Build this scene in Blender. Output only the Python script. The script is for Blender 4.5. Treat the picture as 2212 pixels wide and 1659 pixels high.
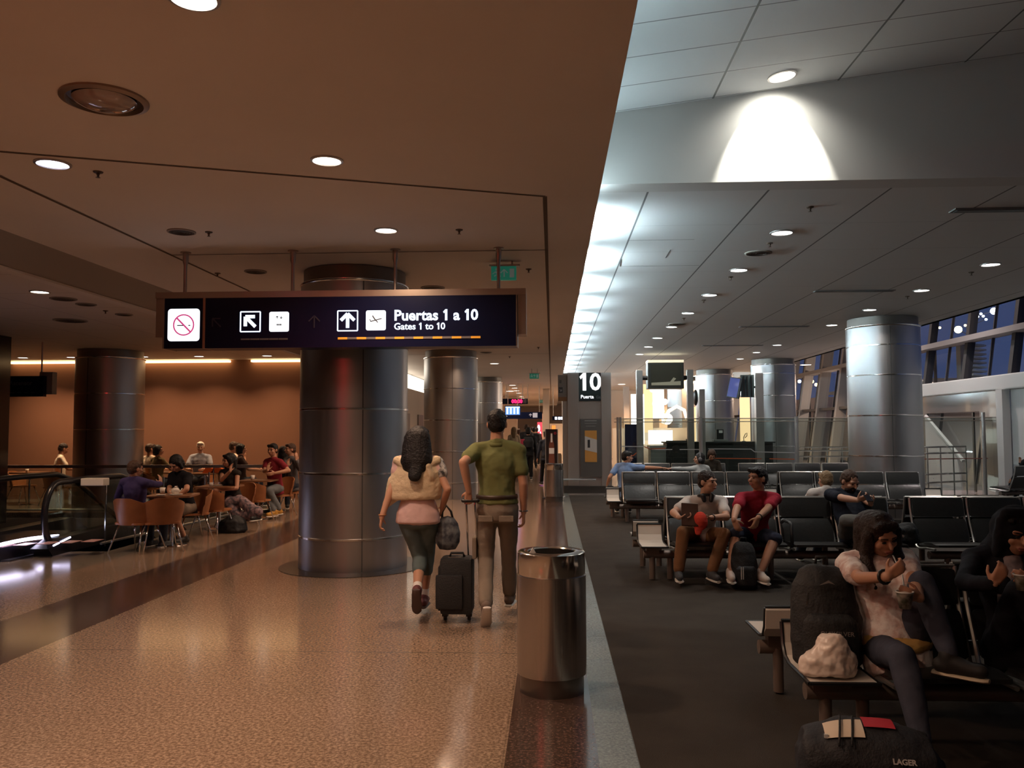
import bpy, bmesh, math, random
from mathutils import Vector, Matrix, Euler, Quaternion, noise
from math import radians as R, sin, cos, pi, sqrt

for o in list(bpy.data.objects):
    bpy.data.objects.remove(o, do_unlink=True)
sc = bpy.context.scene
col = sc.collection
rnd = random.Random(7)

# ------------------------------------------------------------------ camera
FW, FH = 2212.0, 1659.0
FPX = 1805.0
EYE = Vector((0.0, 0.0, 1.58))
cam_d = bpy.data.cameras.new('camera')
cam_d.sensor_fit = 'HORIZONTAL'; cam_d.sensor_width = 36.0
cam_d.lens = FPX / FW * 36.0
cam_d.clip_start = 0.05; cam_d.clip_end = 400
cam = bpy.data.objects.new('camera', cam_d); col.objects.link(cam)
PITCH, YAW, ROLL = R(3.19), R(2.72), R(0.2)
CR = (Matrix.Rotation(YAW, 3, 'Z') @ Matrix.Rotation(PITCH, 3, 'X') @ Matrix.Rotation(R(90), 3, 'X') @ Matrix.Rotation(-ROLL, 3, 'Z'))
cam.matrix_world = Matrix.Translation(EYE) @ CR.to_4x4()
sc.camera = cam

def ray(px, py):
    return CR @ Vector(((px - FW/2)/FPX, -(py - FH/2)/FPX, -1.0))
def P(px, py, Y):
    d = ray(px, py); return EYE + d * (Y / d.y)
def G(px, py, z=0.0):
    d = ray(px, py); return EYE + d * ((z - EYE.z) / d.z)

# ------------------------------------------------------------------ world, view
w = bpy.data.worlds.new('dusk_sky'); sc.world = w; w.use_nodes = True
nt = w.node_tree; bgn = nt.nodes['Background']
tc = nt.nodes.new('ShaderNodeTexCoord'); sx = nt.nodes.new('ShaderNodeSeparateXYZ'); cr = nt.nodes.new('ShaderNodeValToRGB')
nt.links.new(tc.outputs['Generated'], sx.inputs[0]); nt.links.new(sx.outputs['Z'], cr.inputs[0]); nt.links.new(cr.outputs[0], bgn.inputs[0])
cr.color_ramp.elements[0].position = 0.0; cr.color_ramp.elements[0].color = (0.050, 0.080, 0.19, 1)
cr.color_ramp.elements[1].position = 0.5; cr.color_ramp.elements[1].color = (0.028, 0.055, 0.18, 1)
bgn.inputs[1].default_value = 0.75
sc.view_settings.view_transform = 'Standard'; sc.view_settings.look = 'None'
sc.view_settings.exposure = 0.0; sc.view_settings.gamma = 1.0; sc.view_settings.use_curve_mapping = False
sc.cycles.use_denoising = True
sc.cycles.max_bounces = 6; sc.cycles.diffuse_bounces = 4; sc.cycles.glossy_bounces = 3
sc.cycles.transmission_bounces = 4; sc.cycles.transparent_max_bounces = 12
sc.cycles.sample_clamp_indirect = 4.0
sc.cycles.caustics_reflective = False; sc.cycles.caustics_refractive = False

# light levels, tuned together
WARM = (1.0, 0.66, 0.44); COOL = (1.0, 0.93, 0.85); COLD = (0.70, 0.92, 1.0)
L_WARM = 34.0; L_LOW = 30.0; L_COOL = 16.0; L_WASH = 90.0; L_COVE = 150.0; L_HALL = 230.0

# ------------------------------------------------------------------ materials
MATS = {}
def _bsdf(m):
    return m.node_tree.nodes['Principled BSDF']
def mat(name, colr, rough=0.5, metal=0.0, emit=None, es=0.0, spec=0.5, bump=None, var=None, coat=0.0, sheen=0.0):
    if name in MATS: return MATS[name]
    m = bpy.data.materials.new(name); m.use_nodes = True
    b = _bsdf(m); c = tuple(colr) + (1,)
    b.inputs['Base Color'].default_value = c; b.inputs['Roughness'].default_value = rough
    b.inputs['Metallic'].default_value = metal; b.inputs['Specular IOR Level'].default_value = spec
    if coat: b.inputs['Coat Weight'].default_value = coat
    if sheen: b.inputs['Sheen Weight'].default_value = sheen
    if emit is not None:
        b.inputs['Emission Color'].default_value = tuple(emit) + (1,); b.inputs['Emission Strength'].default_value = es
    n = m.node_tree
    if bump or var:
        t = n.nodes.new('ShaderNodeTexCoord')
    if bump:
        sc_, st = bump[0], bump[1]
        nz = n.nodes.new('ShaderNodeTexNoise'); nz.inputs['Scale'].default_value = sc_; nz.inputs['Detail'].default_value = 4
        bp = n.nodes.new('ShaderNodeBump'); bp.inputs['Strength'].default_value = st; bp.inputs['Distance'].default_value = 0.02
        n.links.new(t.outputs['Object'], nz.inputs['Vector']); n.links.new(nz.outputs['Fac'], bp.inputs['Height']); n.links.new(bp.outputs['Normal'], b.inputs['Normal'])
    if var:
        sc_, c2 = var
        nz = n.nodes.new('ShaderNodeTexNoise'); nz.inputs['Scale'].default_value = sc_; nz.inputs['Detail'].default_value = 5
        rp = n.nodes.new('ShaderNodeValToRGB'); rp.color_ramp.elements[0].position = 0.38; rp.color_ramp.elements[1].position = 0.62
        rp.color_ramp.elements[0].color = c; rp.color_ramp.elements[1].color = tuple(c2) + (1,)
        n.links.new(t.outputs['Object'], nz.inputs['Vector']); n.links.new(nz.outputs['Fac'], rp.inputs[0]); n.links.new(rp.outputs[0], b.inputs['Base Color'])
    MATS[name] = m
    return m

def emis(name, colr, s):
    if name in MATS: return MATS[name]
    m = bpy.data.materials.new(name); m.use_nodes = True; n = m.node_tree
    n.nodes.remove(_bsdf(m)); e = n.nodes.new('ShaderNodeEmission'); e.inputs[0].default_value = tuple(colr) + (1,); e.inputs[1].default_value = s
    n.links.new(e.outputs[0], n.nodes['Material Output'].inputs[0]); MATS[name] = m
    return m

def glassm(name, tint=(0.9, 0.95, 0.95), refl=0.12, rough=0.02):
    if name in MATS: return MATS[name]
    m = bpy.data.materials.new(name); m.use_nodes = True; n = m.node_tree
    n.nodes.remove(_bsdf(m))
    t = n.nodes.new('ShaderNodeBsdfTransparent'); t.inputs[0].default_value = tuple(tint) + (1,)
    g = n.nodes.new('ShaderNodeBsdfGlossy'); g.inputs['Roughness'].default_value = rough
    f = n.nodes.new('ShaderNodeLayerWeight'); f.inputs[0].default_value = 0.5
    pw = n.nodes.new('ShaderNodeMath'); pw.operation = 'POWER'; pw.inputs[1].default_value = 5.0
    mm = n.nodes.new('ShaderNodeMath'); mm.operation = 'MULTIPLY_ADD'; mm.inputs[1].default_value = 0.9 - refl; mm.inputs[2].default_value = refl*.6; mm.use_clamp = True
    n.links.new(f.outputs['Facing'], pw.inputs[0])
    mx = n.nodes.new('ShaderNodeMixShader')
    n.links.new(pw.outputs[0], mm.inputs[0]); n.links.new(mm.outputs[0], mx.inputs[0]); n.links.new(t.outputs[0], mx.inputs[1]); n.links.new(g.outputs[0], mx.inputs[2])
    n.links.new(mx.outputs[0], n.nodes['Material Output'].inputs[0]); MATS[name] = m
    return m

def granite(name, c1, c2, c3, scale=70, rough=0.16, joint=None):
    m = bpy.data.materials.new(name); m.use_nodes = True; n = m.node_tree; b = _bsdf(m); N = n.nodes.new; Lk = n.links.new
    t = N('ShaderNodeTexCoord'); nz = N('ShaderNodeTexNoise'); nz.inputs['Scale'].default_value = scale; nz.inputs['Detail'].default_value = 3; nz.inputs['Roughness'].default_value = 0.7
    vo = N('ShaderNodeTexVoronoi'); vo.inputs['Scale'].default_value = scale * 1.3
    mp = N('ShaderNodeMapping'); mp.inputs['Scale'].default_value = (1, 1, 1)
    Lk(t.outputs['Object'], nz.inputs['Vector']); Lk(t.outputs['Object'], vo.inputs['Vector'])
    rp = N('ShaderNodeValToRGB'); e = rp.color_ramp.elements
    e[0].position = 0.40; e[0].color = tuple(c1) + (1,); e[1].position = 0.62; e[1].color = tuple(c3) + (1,)
    k = e.new(0.5); k.color = tuple(c2) + (1,)
    Lk(nz.outputs['Fac'], rp.inputs[0])
    mx = N('ShaderNodeMix'); mx.data_type = 'RGBA'; mx.blend_type = 'MULTIPLY'; mx.inputs[0].default_value = 0.22
    Lk(rp.outputs[0], mx.inputs[6]); Lk(vo.outputs['Color'], mx.inputs[7])
    hs = N('ShaderNodeHueSaturation'); hs.inputs['Saturation'].default_value = 1.0; 
    bw = N('ShaderNodeRGBToBW'); Lk(vo.outputs['Color'], bw.inputs[0]); Lk(bw.outputs[0], mx.inputs[7])
    out = mx.outputs[2]
    big = N('ShaderNodeTexNoise'); big.inputs['Scale'].default_value = 0.8; Lk(t.outputs['Object'], big.inputs['Vector'])
    mr = N('ShaderNodeMapRange'); mr.inputs[3].default_value = 0.85; mr.inputs[4].default_value = 1.15; Lk(big.outputs['Fac'], mr.inputs[0])
    m2 = N('ShaderNodeMix'); m2.data_type = 'RGBA'; m2.blend_type = 'MULTIPLY'; m2.inputs[0].default_value = 1; Lk(out, m2.inputs[6]); Lk(mr.outputs[0], m2.inputs[7]); out = m2.outputs[2]
    if joint:
        f = lines_fac(n, t, joint)
        m3 = N('ShaderNodeMix'); m3.data_type = 'RGBA'; Lk(f, m3.inputs[0]); Lk(out, m3.inputs[6]); m3.inputs[7].default_value = tuple(x*0.45 for x in c1) + (1,); out = m3.outputs[2]
    Lk(out, b.inputs['Base Color']); b.inputs['Roughness'].default_value = rough
    MATS[name] = m
    return m

def lines_fac(n, t, spec):
    """spec: list of (axis, spacing, offset, width, strength). Returns a 0..1 socket."""
    N = n.nodes.new; Lk = n.links.new
    s = N('ShaderNodeSeparateXYZ'); Lk(t.outputs['Object'], s.inputs[0]); last = None
    for ax, sp, off, wd, stg in spec:
        a = N('ShaderNodeMath'); a.operation = 'SUBTRACT'; Lk(s.outputs[ax], a.inputs[0]); a.inputs[1].default_value = off - 100*sp
        d = N('ShaderNodeMath'); d.operation = 'DIVIDE'; Lk(a.outputs[0], d.inputs[0]); d.inputs[1].default_value = sp
        f = N('ShaderNodeMath'); f.operation = 'FRACT'; Lk(d.outputs[0], f.inputs[0])
        l = N('ShaderNodeMath'); l.operation = 'LESS_THAN'; Lk(f.outputs[0], l.inputs[0]); l.inputs[1].default_value = wd/sp
        mu = N('ShaderNodeMath'); mu.operation = 'MULTIPLY'; Lk(l.outputs[0], mu.inputs[0]); mu.inputs[1].default_value = stg
        if last is None: last = mu.outputs[0]
        else:
            x = N('ShaderNodeMath'); x.operation = 'MAXIMUM'; Lk(last, x.inputs[0]); Lk(mu.outputs[0], x.inputs[1]); last = x.outputs[0]
    return last

def tiled(name, c, line_c, spec, rough=0.7, specular=0.3, metal=0.0):
    m = bpy.data.materials.new(name); m.use_nodes = True; n = m.node_tree; b = _bsdf(m)
    t = n.nodes.new('ShaderNodeTexCoord'); f = lines_fac(n, t, spec)
    mx = n.nodes.new('ShaderNodeMix'); mx.data_type = 'RGBA'; n.links.new(f, mx.inputs[0])
    mx.inputs[6].default_value = tuple(c) + (1,); mx.inputs[7].default_value = tuple(line_c) + (1,)
    n.links.new(mx.outputs[2], b.inputs['Base Color']); b.inputs['Roughness'].default_value = rough; b.inputs['Specular IOR Level'].default_value = specular
    b.inputs['Metallic'].default_value = metal
    MATS[name] = m
    return m

def brushed(name, c, rough=0.35, vertical=True, streak=0.12):
    m = bpy.data.materials.new(name); m.use_nodes = True; n = m.node_tree; b = _bsdf(m); N = n.nodes.new; Lk = n.links.new
    t = N('ShaderNodeTexCoord'); mp = N('ShaderNodeMapping'); mp.inputs['Scale'].default_value = (60, 60, 0.6) if vertical else (0.6, 0.6, 90)
    nz = N('ShaderNodeTexNoise'); nz.inputs['Scale'].default_value = 2.0; nz.inputs['Detail'].default_value = 3
    Lk(t.outputs['Object'], mp.inputs[0]); Lk(mp.outputs[0], nz.inputs['Vector'])
    mr = N('ShaderNodeMapRange'); mr.inputs[3].default_value = rough - streak*0.6; mr.inputs[4].default_value = rough + streak*0.6
    Lk(nz.outputs['Fac'], mr.inputs[0]); Lk(mr.outputs[0], b.inputs['Roughness'])
    b.inputs['Base Color'].default_value = tuple(c) + (1,); b.inputs['Metallic'].default_value = 1.0
    
    MATS[name] = m
    return m

# ------------------------------------------------------------------ mesh builder
class MB:
    def __init__(s): s.bm = bmesh.new(); s.mi = 0; s.sm = False
    def _mark(s, faces):
        for f in faces: f.material_index = s.mi; f.smooth = s.sm
    def box(s, x0, y0, z0, x1, y1, z1, M=None, bevel=0):
        x0, x1 = min(x0, x1), max(x0, x1); y0, y1 = min(y0, y1), max(y0, y1); z0, z1 = min(z0, z1), max(z0, z1)
        vs = [s.bm.verts.new(Vector(p)) for p in ((x0,y0,z0),(x1,y0,z0),(x1,y1,z0),(x0,y1,z0),(x0,y0,z1),(x1,y0,z1),(x1,y1,z1),(x0,y1,z1))]
        fs = [s.bm.faces.new([vs[i] for i in q]) for q in ((3,2,1,0),(4,5,6,7),(0,1,5,4),(1,2,6,5),(2,3,7,6),(3,0,4,7))]
        s._mark(fs)
        if bevel:
            es = list({e for f in fs for e in f.edges})
            r = bmesh.ops.bevel(s.bm, geom=es, offset=bevel, segments=2, profile=0.6, affect='EDGES')
            s._mark(r['faces']); vs = list({v for f in r['faces'] for v in f.verts} | set(v for v in vs if v.is_valid))
        if M is not None:
            bmesh.ops.transform(s.bm, matrix=M, verts=[v for v in vs if v.is_valid])
        return s
    def prism(s, pts, a, b, axis='x'):
        """pts: 2D outline (ccw), extruded from a to b along axis. x:(y,z) y:(x,z) z:(x,y)"""
        def mk(p, t):
            return {'x': (t, p[0], p[1]), 'y': (p[0], t, p[1]), 'z': (p[0], p[1], t)}[axis]
        A = [s.bm.verts.new(mk(p, a)) for p in pts]; B = [s.bm.verts.new(mk(p, b)) for p in pts]
        fs = [s.bm.faces.new(A[::-1]), s.bm.faces.new(B)]
        n = len(pts)
        for i in range(n): fs.append(s.bm.faces.new((A[i], A[(i+1) % n], B[(i+1) % n], B[i])))
        s._mark(fs); return s
    def quad(s, *ps):
        f = s.bm.faces.new([s.bm.verts.new(Vector(p)) for p in ps]); s._mark([f]); return s
    def lathe(s, prof, c=(0, 0, 0), seg=32, sx=1.0, sy=1.0, M=None):
        c = Vector(c); rings = []; allv = []
        for r_, z in prof:
            if r_ < 1e-6:
                v = s.bm.verts.new(c + Vector((0, 0, z))); rings.append([v]); allv.append(v)
            else:
                rg = [s.bm.verts.new(c + Vector((r_*sx*cos(2*pi*i/seg), r_*sy*sin(2*pi*i/seg), z))) for i in range(seg)]; rings.append(rg); allv += rg
        fs = []
        for a, b in zip(rings, rings[1:]):
            for i in range(seg):
                j = (i+1) % seg
                if len(a) == 1 and len(b) == 1: continue
                if len(a) == 1: fs.append(s.bm.faces.new((a[0], b[j], b[i])))
                elif len(b) == 1: fs.append(s.bm.faces.new((a[i], a[j], b[0])))
                else: fs.append(s.bm.faces.new((a[i], a[j], b[j], b[i])))
        s._mark(fs)
        if M is not None: bmesh.ops.transform(s.bm, matrix=M, verts=allv)
        return s
    def cyl(s, c, r, h, seg=24, M=None):
        return s.lathe([(0, 0), (r, 0), (r, h), (0, h)], c, seg, M=M)
    def tube(s, pts, r, seg=8, closed=False):
        pts = [Vector(p) for p in pts]; n = len(pts); rr = r if isinstance(r, (list, tuple)) else [r]*n
        up = None; rings = []
        for i in range(n):
            a = pts[i-1] if (i > 0 or closed) else pts[i]; b = pts[(i+1) % n] if (i < n-1 or closed) else pts[i]
            t = (b - a).normalized()
            if up is None:
                up = Vector((0, 0, 1)) if abs(t.z) < 0.9 else Vector((1, 0, 0))
            u = (up - t*up.dot(t)).normalized(); v = t.cross(u); up = u
            rings.append([s.bm.verts.new(pts[i] + (u*cos(2*pi*k/seg) + v*sin(2*pi*k/seg))*rr[i]) for k in range(seg)])
        fs = []
        prs = list(zip(rings, rings[1:])) + ([(rings[-1], rings[0])] if closed else [])
        for a, b in prs:
            for k in range(seg): fs.append(s.bm.faces.new((a[k], a[(k+1) % seg], b[(k+1) % seg], b[k])))
        if not closed: fs.append(s.bm.faces.new(rings[0][::-1])); fs.append(s.bm.faces.new(rings[-1]))
        s._mark(fs); return s
    def caps(s, p0, p1, r0, r1, seg=10, flat=None, fr=1.0):
        """tapered capsule; flat = direction in which it is squashed by fr"""
        p0 = Vector(p0); p1 = Vector(p1); d = p1 - p0; L = d.length
        t = d/L if L > 1e-6 else Vector((0, 0, 1))
        if flat is not None:
            v = Vector(flat); v = v - t*v.dot(t)
            v = v.normalized() if v.length > 1e-5 else t.orthogonal().normalized()
        else: v = t.orthogonal().normalized()
        u = v.cross(t)
        prof = []
        for k in (0, 1, 2, 3): a = pi/2*k/3.5; prof.append((-cos(a)*r0, sin(a)*r0))
        prof.append((0, r0)); prof.append((L, r1))
        for k in (3, 2, 1, 0): a = pi/2*k/3.5; prof.append((L + cos(a)*r1, sin(a)*r1))
        rings = []
        for z, r_ in prof:
            if r_ < 1e-7: rings.append([s.bm.verts.new(p0 + t*z)])
            else: rings.append([s.bm.verts.new(p0 + t*z + u*cos(2*pi*k/seg)*r_ + v*sin(2*pi*k/seg)*r_*fr) for k in range(seg)])
        fs = []
        for a, b in zip(rings, rings[1:]):
            for k in range(seg):
                j = (k+1) % seg
                if len(a) == 1: fs.append(s.bm.faces.new((a[0], b[j], b[k])))
                elif len(b) == 1: fs.append(s.bm.faces.new((a[k], a[j], b[0])))
                else: fs.append(s.bm.faces.new((a[k], a[j], b[j], b[k])))
        s._mark(fs); return s
    def loft(s, secs, seg=20):
        """secs: (centre, u-vector, v-vector); closed by fans"""
        rings = [[s.bm.verts.new(Vector(c) + Vector(u)*cos(2*pi*k/seg) + Vector(v)*sin(2*pi*k/seg)) for k in range(seg)] for c, u, v in secs]
        fs = []
        for a, b in zip(rings, rings[1:]):
            for k in range(seg): fs.append(s.bm.faces.new((a[k], a[(k+1) % seg], b[(k+1) % seg], b[k])))
        fs.append(s.bm.faces.new(rings[0][::-1])); fs.append(s.bm.faces.new(rings[-1]))
        s._mark(fs); return s
    def ball(s, c, rx, ry, rz, M=None, seg=16):
        n = 8; prof = [(sin(pi*k/n), -cos(pi*k/n)) for k in range(n+1)]
        prof[0] = (0, -1); prof[-1] = (0, 1)
        T = Matrix.Translation(Vector(c)) @ (M.to_4x4() if M is not None else Matrix.Identity(4)) @ Matrix.Diagonal((rx, ry, rz, 1))
        return s.lathe(prof, (0, 0, 0), seg, M=T)
    def build(s, name, mats=None, parent=None, smooth=None, fixn=True):
        if fixn: bmesh.ops.recalc_face_normals(s.bm, faces=s.bm.faces)
        me = bpy.data.meshes.new(name); s.bm.to_mesh(me); s.bm.free()
        return link(name, me, mats, parent, smooth)

def link(name, me, mats=None, parent=None, smooth=None):
    if mats is not None:
        for m in (mats if isinstance(mats, (list, tuple)) else [mats]): me.materials.append(m)
    if smooth is not None:
        if smooth is True: me.polygons.foreach_set('use_smooth', [True]*len(me.polygons))
        else:
            me.polygons.foreach_set('use_smooth', [True]*len(me.polygons))
            try: me.set_sharp_from_angle(angle=R(smooth))
            except Exception: pass
    o = bpy.data.objects.new(name, me); col.objects.link(o)
    if parent is not None: o.parent = parent
    return o

def tag(o, label=None, cat=None, group=None, kind=None):
    if label: o['label'] = label
    if cat: o['category'] = cat
    if group: o['group'] = group
    if kind: o['kind'] = kind
    return o
def struct(o): o['kind'] = 'structure'; return o
def empty(name, loc=(0, 0, 0), rz=0):
    o = bpy.data.objects.new(name, None); col.objects.link(o); o.location = loc; o.rotation_euler = (0, 0, rz); o.empty_display_size = 0.2
    return o
def copy_tree(o, parent=None):
    c = o.copy(); col.objects.link(c)
    if parent is not None: c.parent = parent
    for ch in [x for x in o.children]: copy_tree(ch, c)
    return c

def text_mesh(txt, size, extrude=0.002, bold=0.0, align='LEFT', space=1.0):
    cu = bpy.data.curves.new('t', 'FONT'); cu.body = txt; cu.size = size; cu.extrude = extrude; cu.offset = bold
    cu.align_x = align; cu.resolution_u = 3; cu.space_character = space
    o = bpy.data.objects.new('t', cu); col.objects.link(o)
    dg = bpy.context.evaluated_depsgraph_get(); dg.update()
    me = bpy.data.meshes.new_from_object(o.evaluated_get(dg)); bpy.data.objects.remove(o)
    return me
def text_obj(name, txt, size, loc, m, parent=None, rot=(90, 0, 0), **k):
    me = text_mesh(txt, size, **k); me.transform(Matrix.Translation(Vector(loc)) @ Euler([R(a) for a in rot]).to_matrix().to_4x4())
    return link(name, me, m, parent)

def text_run(name, txt, size, loc, m, parent=None, bold=0.0, center=False):
    """upright text whose figure one has a proper flag"""
    def mx(t): me = text_mesh(t, size, bold=bold); v = max(p.co.x for p in me.vertices); bpy.data.meshes.remove(me); return v
    ix = mx('i'); me0 = text_mesh('0', size, bold=bold); h0 = min(p.co.y for p in me0.vertices); h1 = max(p.co.y for p in me0.vertices)
    w0 = mx('0i') - ix; bm = bmesh.new(); x = 0.0; t = size*.115 + bold*1.6
    import re as _re
    for piece in _re.split('(1)', txt):
        if piece == '': continue
        if piece == '1':
            c = x + w0*.52; y1 = h1; mb = MB(); mb.prism([(c-t*.5, h0), (c+t*.5, h0), (c+t*.5, y1), (c-t*.35, y1), (c-w0*.42, y1-(y1-h0)*.22), (c-w0*.30, y1-(y1-h0)*.37), (c-t*.5, y1-(y1-h0)*.24)], -.002, .002, 'z')
            tmp = bpy.data.meshes.new('t'); mb.bm.to_mesh(tmp); mb.bm.free(); bm.from_mesh(tmp); x += w0*.95
        else:
            tmp = text_mesh(piece, size, bold=bold); tmp.transform(Matrix.Translation((x, 0, 0))); bm.from_mesh(tmp); x += mx(piece + 'i') - ix
        bpy.data.meshes.remove(tmp)
    bmesh.ops.recalc_face_normals(bm, faces=bm.faces)
    me = bpy.data.meshes.new(name); bm.to_mesh(me); bm.free()
    me.transform(Matrix.Translation(Vector(loc) + Vector((-x/2 if center else 0, 0, 0))) @ Matrix.Rotation(R(90), 4, 'X'))
    return link(name, me, m, parent)

def bake(o, voxel, smooth_it=6, disp=None, decim=None):
    """voxel-remesh, relax and optionally wrinkle a mesh, then freeze it"""
    m = o.modifiers.new('r', 'REMESH'); m.mode = 'VOXEL'; m.voxel_size = voxel; m.use_smooth_shade = True
    if smooth_it:
        s_ = o.modifiers.new('s', 'SMOOTH'); s_.factor = 0.5; s_.iterations = smooth_it
    if disp:
        tx = bpy.data.textures.new('folds', 'CLOUDS'); tx.noise_scale = disp[1]; tx.noise_depth = 2
        d = o.modifiers.new('d', 'DISPLACE'); d.texture = tx; d.strength = disp[0]; d.mid_level = 0.5; d.texture_coords = 'LOCAL'
    dg = bpy.context.evaluated_depsgraph_get(); dg.update()
    me = bpy.data.meshes.new_from_object(o.evaluated_get(dg))
    old = o.data; o.modifiers.clear(); o.data = me; me.name = old.name; bpy.data.meshes.remove(old)
    me.polygons.foreach_set('use_smooth', [True]*len(me.polygons))
    return o
# ------------------------------------------------------------------ surfaces of the place
ZL, ZR, ZC = 3.47, 3.63, 3.27        # concourse ceiling, gate lounge ceiling, cafe ceiling
XE = 0.39                            # edge of the concourse ceiling
M_CEIL = mat('ceiling_plaster', (0.80, 0.74, 0.68), 0.75, spec=0.2, var=(0.7, (0.76, 0.70, 0.64)))
M_CEILC = tiled('cafe_ceiling', (0.72, 0.66, 0.60), (0.2, 0.16, 0.14), [(0, 1.2, 0.3, 0.012, 0.6), (1, 1.2, 0.2, 0.012, 0.6)], 0.7)
M_CEILR = tiled('lounge_ceiling', (0.72, 0.72, 0.71), (0.09, 0.09, 0.09), [(0, 1.03, 0.83, 0.018, 0.9), (1, 1.24, 8.35, 0.010, 0.3)], 0.55, 0.4)
M_CEILT = tiled('raised_ceiling', (0.72, 0.73, 0.73), (0.10, 0.10, 0.10), [(0, 1.03, 0.32, 0.018, 0.9), (1, 0.50, 0.37, 0.012, 0.75)], 0.6, 0.3)
M_WHITE = mat('white_paint', (0.62, 0.61, 0.59), 0.6)
M_BROWN = mat('brown_plaster', (0.26, 0.130, 0.083), 0.8, spec=0.2, var=(0.6, (0.24, 0.118, 0.076)))
M_BEIGE = mat('beige_paint', (0.62, 0.52, 0.42), 0.6)
M_DARK = mat('dark_paint', (0.03, 0.03, 0.035), 0.4)
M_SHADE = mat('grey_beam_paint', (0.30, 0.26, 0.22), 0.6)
M_TAN = granite('tan_granite', (0.16, 0.105, 0.07), (0.26, 0.175, 0.12), (0.39, 0.275, 0.195), 55, 0.135, [(1, 3.6, 9.62, 0.012, 0.8), (0, 3.6, -0.25-3.6, 0.006, 0.35)])
M_BAND = granite('dark_granite', (0.035, 0.022, 0.018), (0.075, 0.045, 0.035), (0.13, 0.08, 0.06), 60, 0.14)
M_CAFE = granite('cafe_granite', (0.10, 0.085, 0.065), (0.18, 0.15, 0.115), (0.28, 0.23, 0.18), 50, 0.14)
M_TILE = granite('grey_green_tile', (0.13, 0.155, 0.15), (0.17, 0.20, 0.195), (0.23, 0.26, 0.255), 60, 0.22, [(1, 0.62, 0.3, 0.006, 0.8), (0, 0.19, 0.40, 0.004, 0.7)])
M_CARPET = mat('carpet', (0.040, 0.034, 0.029), 0.95, spec=0.1, bump=(160, 0.5), var=(3.0, (0.047, 0.040, 0.034)))
M_PALE = granite('pale_floor', (0.24, 0.20, 0.19), (0.30, 0.26, 0.25), (0.36, 0.32, 0.30), 30, 0.2)
M_STEEL = brushed('column_steel', (0.46, 0.45, 0.45), 0.36, True, 0.14)
M_STEEL2 = brushed('bin_steel', (0.55, 0.52, 0.50), 0.24, True, 0.12)
M_CHROME = mat('chrome', (0.75, 0.75, 0.75), 0.12, 1.0)
M_ALU = mat('brushed_aluminium', (0.50, 0.48, 0.46), 0.38, 0.9)
M_BLACKP = mat('black_plastic', (0.012, 0.012, 0.013), 0.35)
M_GROOVE = mat('groove_shadow_gap', (0.12, 0.085, 0.06), 0.9)
M_GLASS = glassm('clear_glass', (0.86, 0.90, 0.88), 0.07)
M_GLASSG = glassm('barrier_glass', (0.80, 0.86, 0.84), 0.08)
M_GLASSW = glassm('facade_glass', (0.90, 0.93, 0.97), 0.08)

def flat(name, x0, y0, x1, y1, z, m, th=-0.1):
    return struct(MB().box(x0, y0, z, x1, y1, z + th).build(name, m))
# floors, each its own strip of stone or carpet
flat('floor', -5.46, -8, -4.62, 26, 0, M_TAN)
flat('floor', -4.62, -8, -3.76, 26, 0, M_BAND)
flat('floor', -3.76, -8, -0.235, 76, 0, M_TAN)
flat('floor', -0.235, -8, 0.215, 76, 0, M_BAND)
flat('floor', 0.215, -8, 0.405, 76, 0, M_TILE)
flat('floor', 0.405, -8, 13, 20.6, 0, M_CARPET)
flat('floor', 0.405, 20.6, 13, 76, 0, M_PALE)
flat('floor', -7.95, -8, -5.46, 10.9, 0, M_CAFE)
flat('floor', -5.9, 10.9, -5.46, 16.1, 0, M_CAFE)
flat('floor', -14, 16.1, -5.46, 20, 0, M_CAFE)
flat('floor', -14, -8, -7.95, 8.6, 0, M_CAFE)
flat('floor', -14, 8.4, -5.9, 20, -4.5, M_CAFE)
flat('floor', -4.62, 26, -3.76, 76, 0, M_TAN)
# escalator well sides
struct(MB().box(-14, 8.3, -4.5, -5.9, 8.4, -0.1).build('trim_2', M_DARK))
struct(MB().box(-5.9, 10.9, -4.5, -5.84, 16.1, -0.1).build('trim_1', M_DARK))
struct(MB().box(-14, 16.1, -4.5, -5.84, 16.2, -0.1).build('trim_2', M_BEIGE))
# ceilings
flat('ceiling', -5.12, -8, XE, 62, ZL, M_CEIL, 0.02)
flat('ceiling', -14, -8, -5.5, 19.3, ZC, M_CEILC, 0.08)
flat('ceiling', 0.0, 7.15, 7.4, 30, ZR, M_CEILR, 0.12)
flat('ceiling', 0.0, 30, 7.4, 76, ZR + 0.25, M_WHITE, 0.1)
flat('ceiling', 7.3, -8, 13.5, 76, 6.2, M_WHITE, 0.1)
flat('ceiling', -5.2, 62, 0.39, 76, ZL + 0.2, M_CEIL, 0.05)
# sloped beam face between concourse and cafe ceilings
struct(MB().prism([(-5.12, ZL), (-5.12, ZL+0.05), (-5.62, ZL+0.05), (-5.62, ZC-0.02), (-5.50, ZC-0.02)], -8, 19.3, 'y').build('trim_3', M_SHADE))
struct(MB().box(-5.62, -8, ZC-0.045, -5.49, 19.3, ZC-0.02).build('trim_4', M_CEIL))
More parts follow.
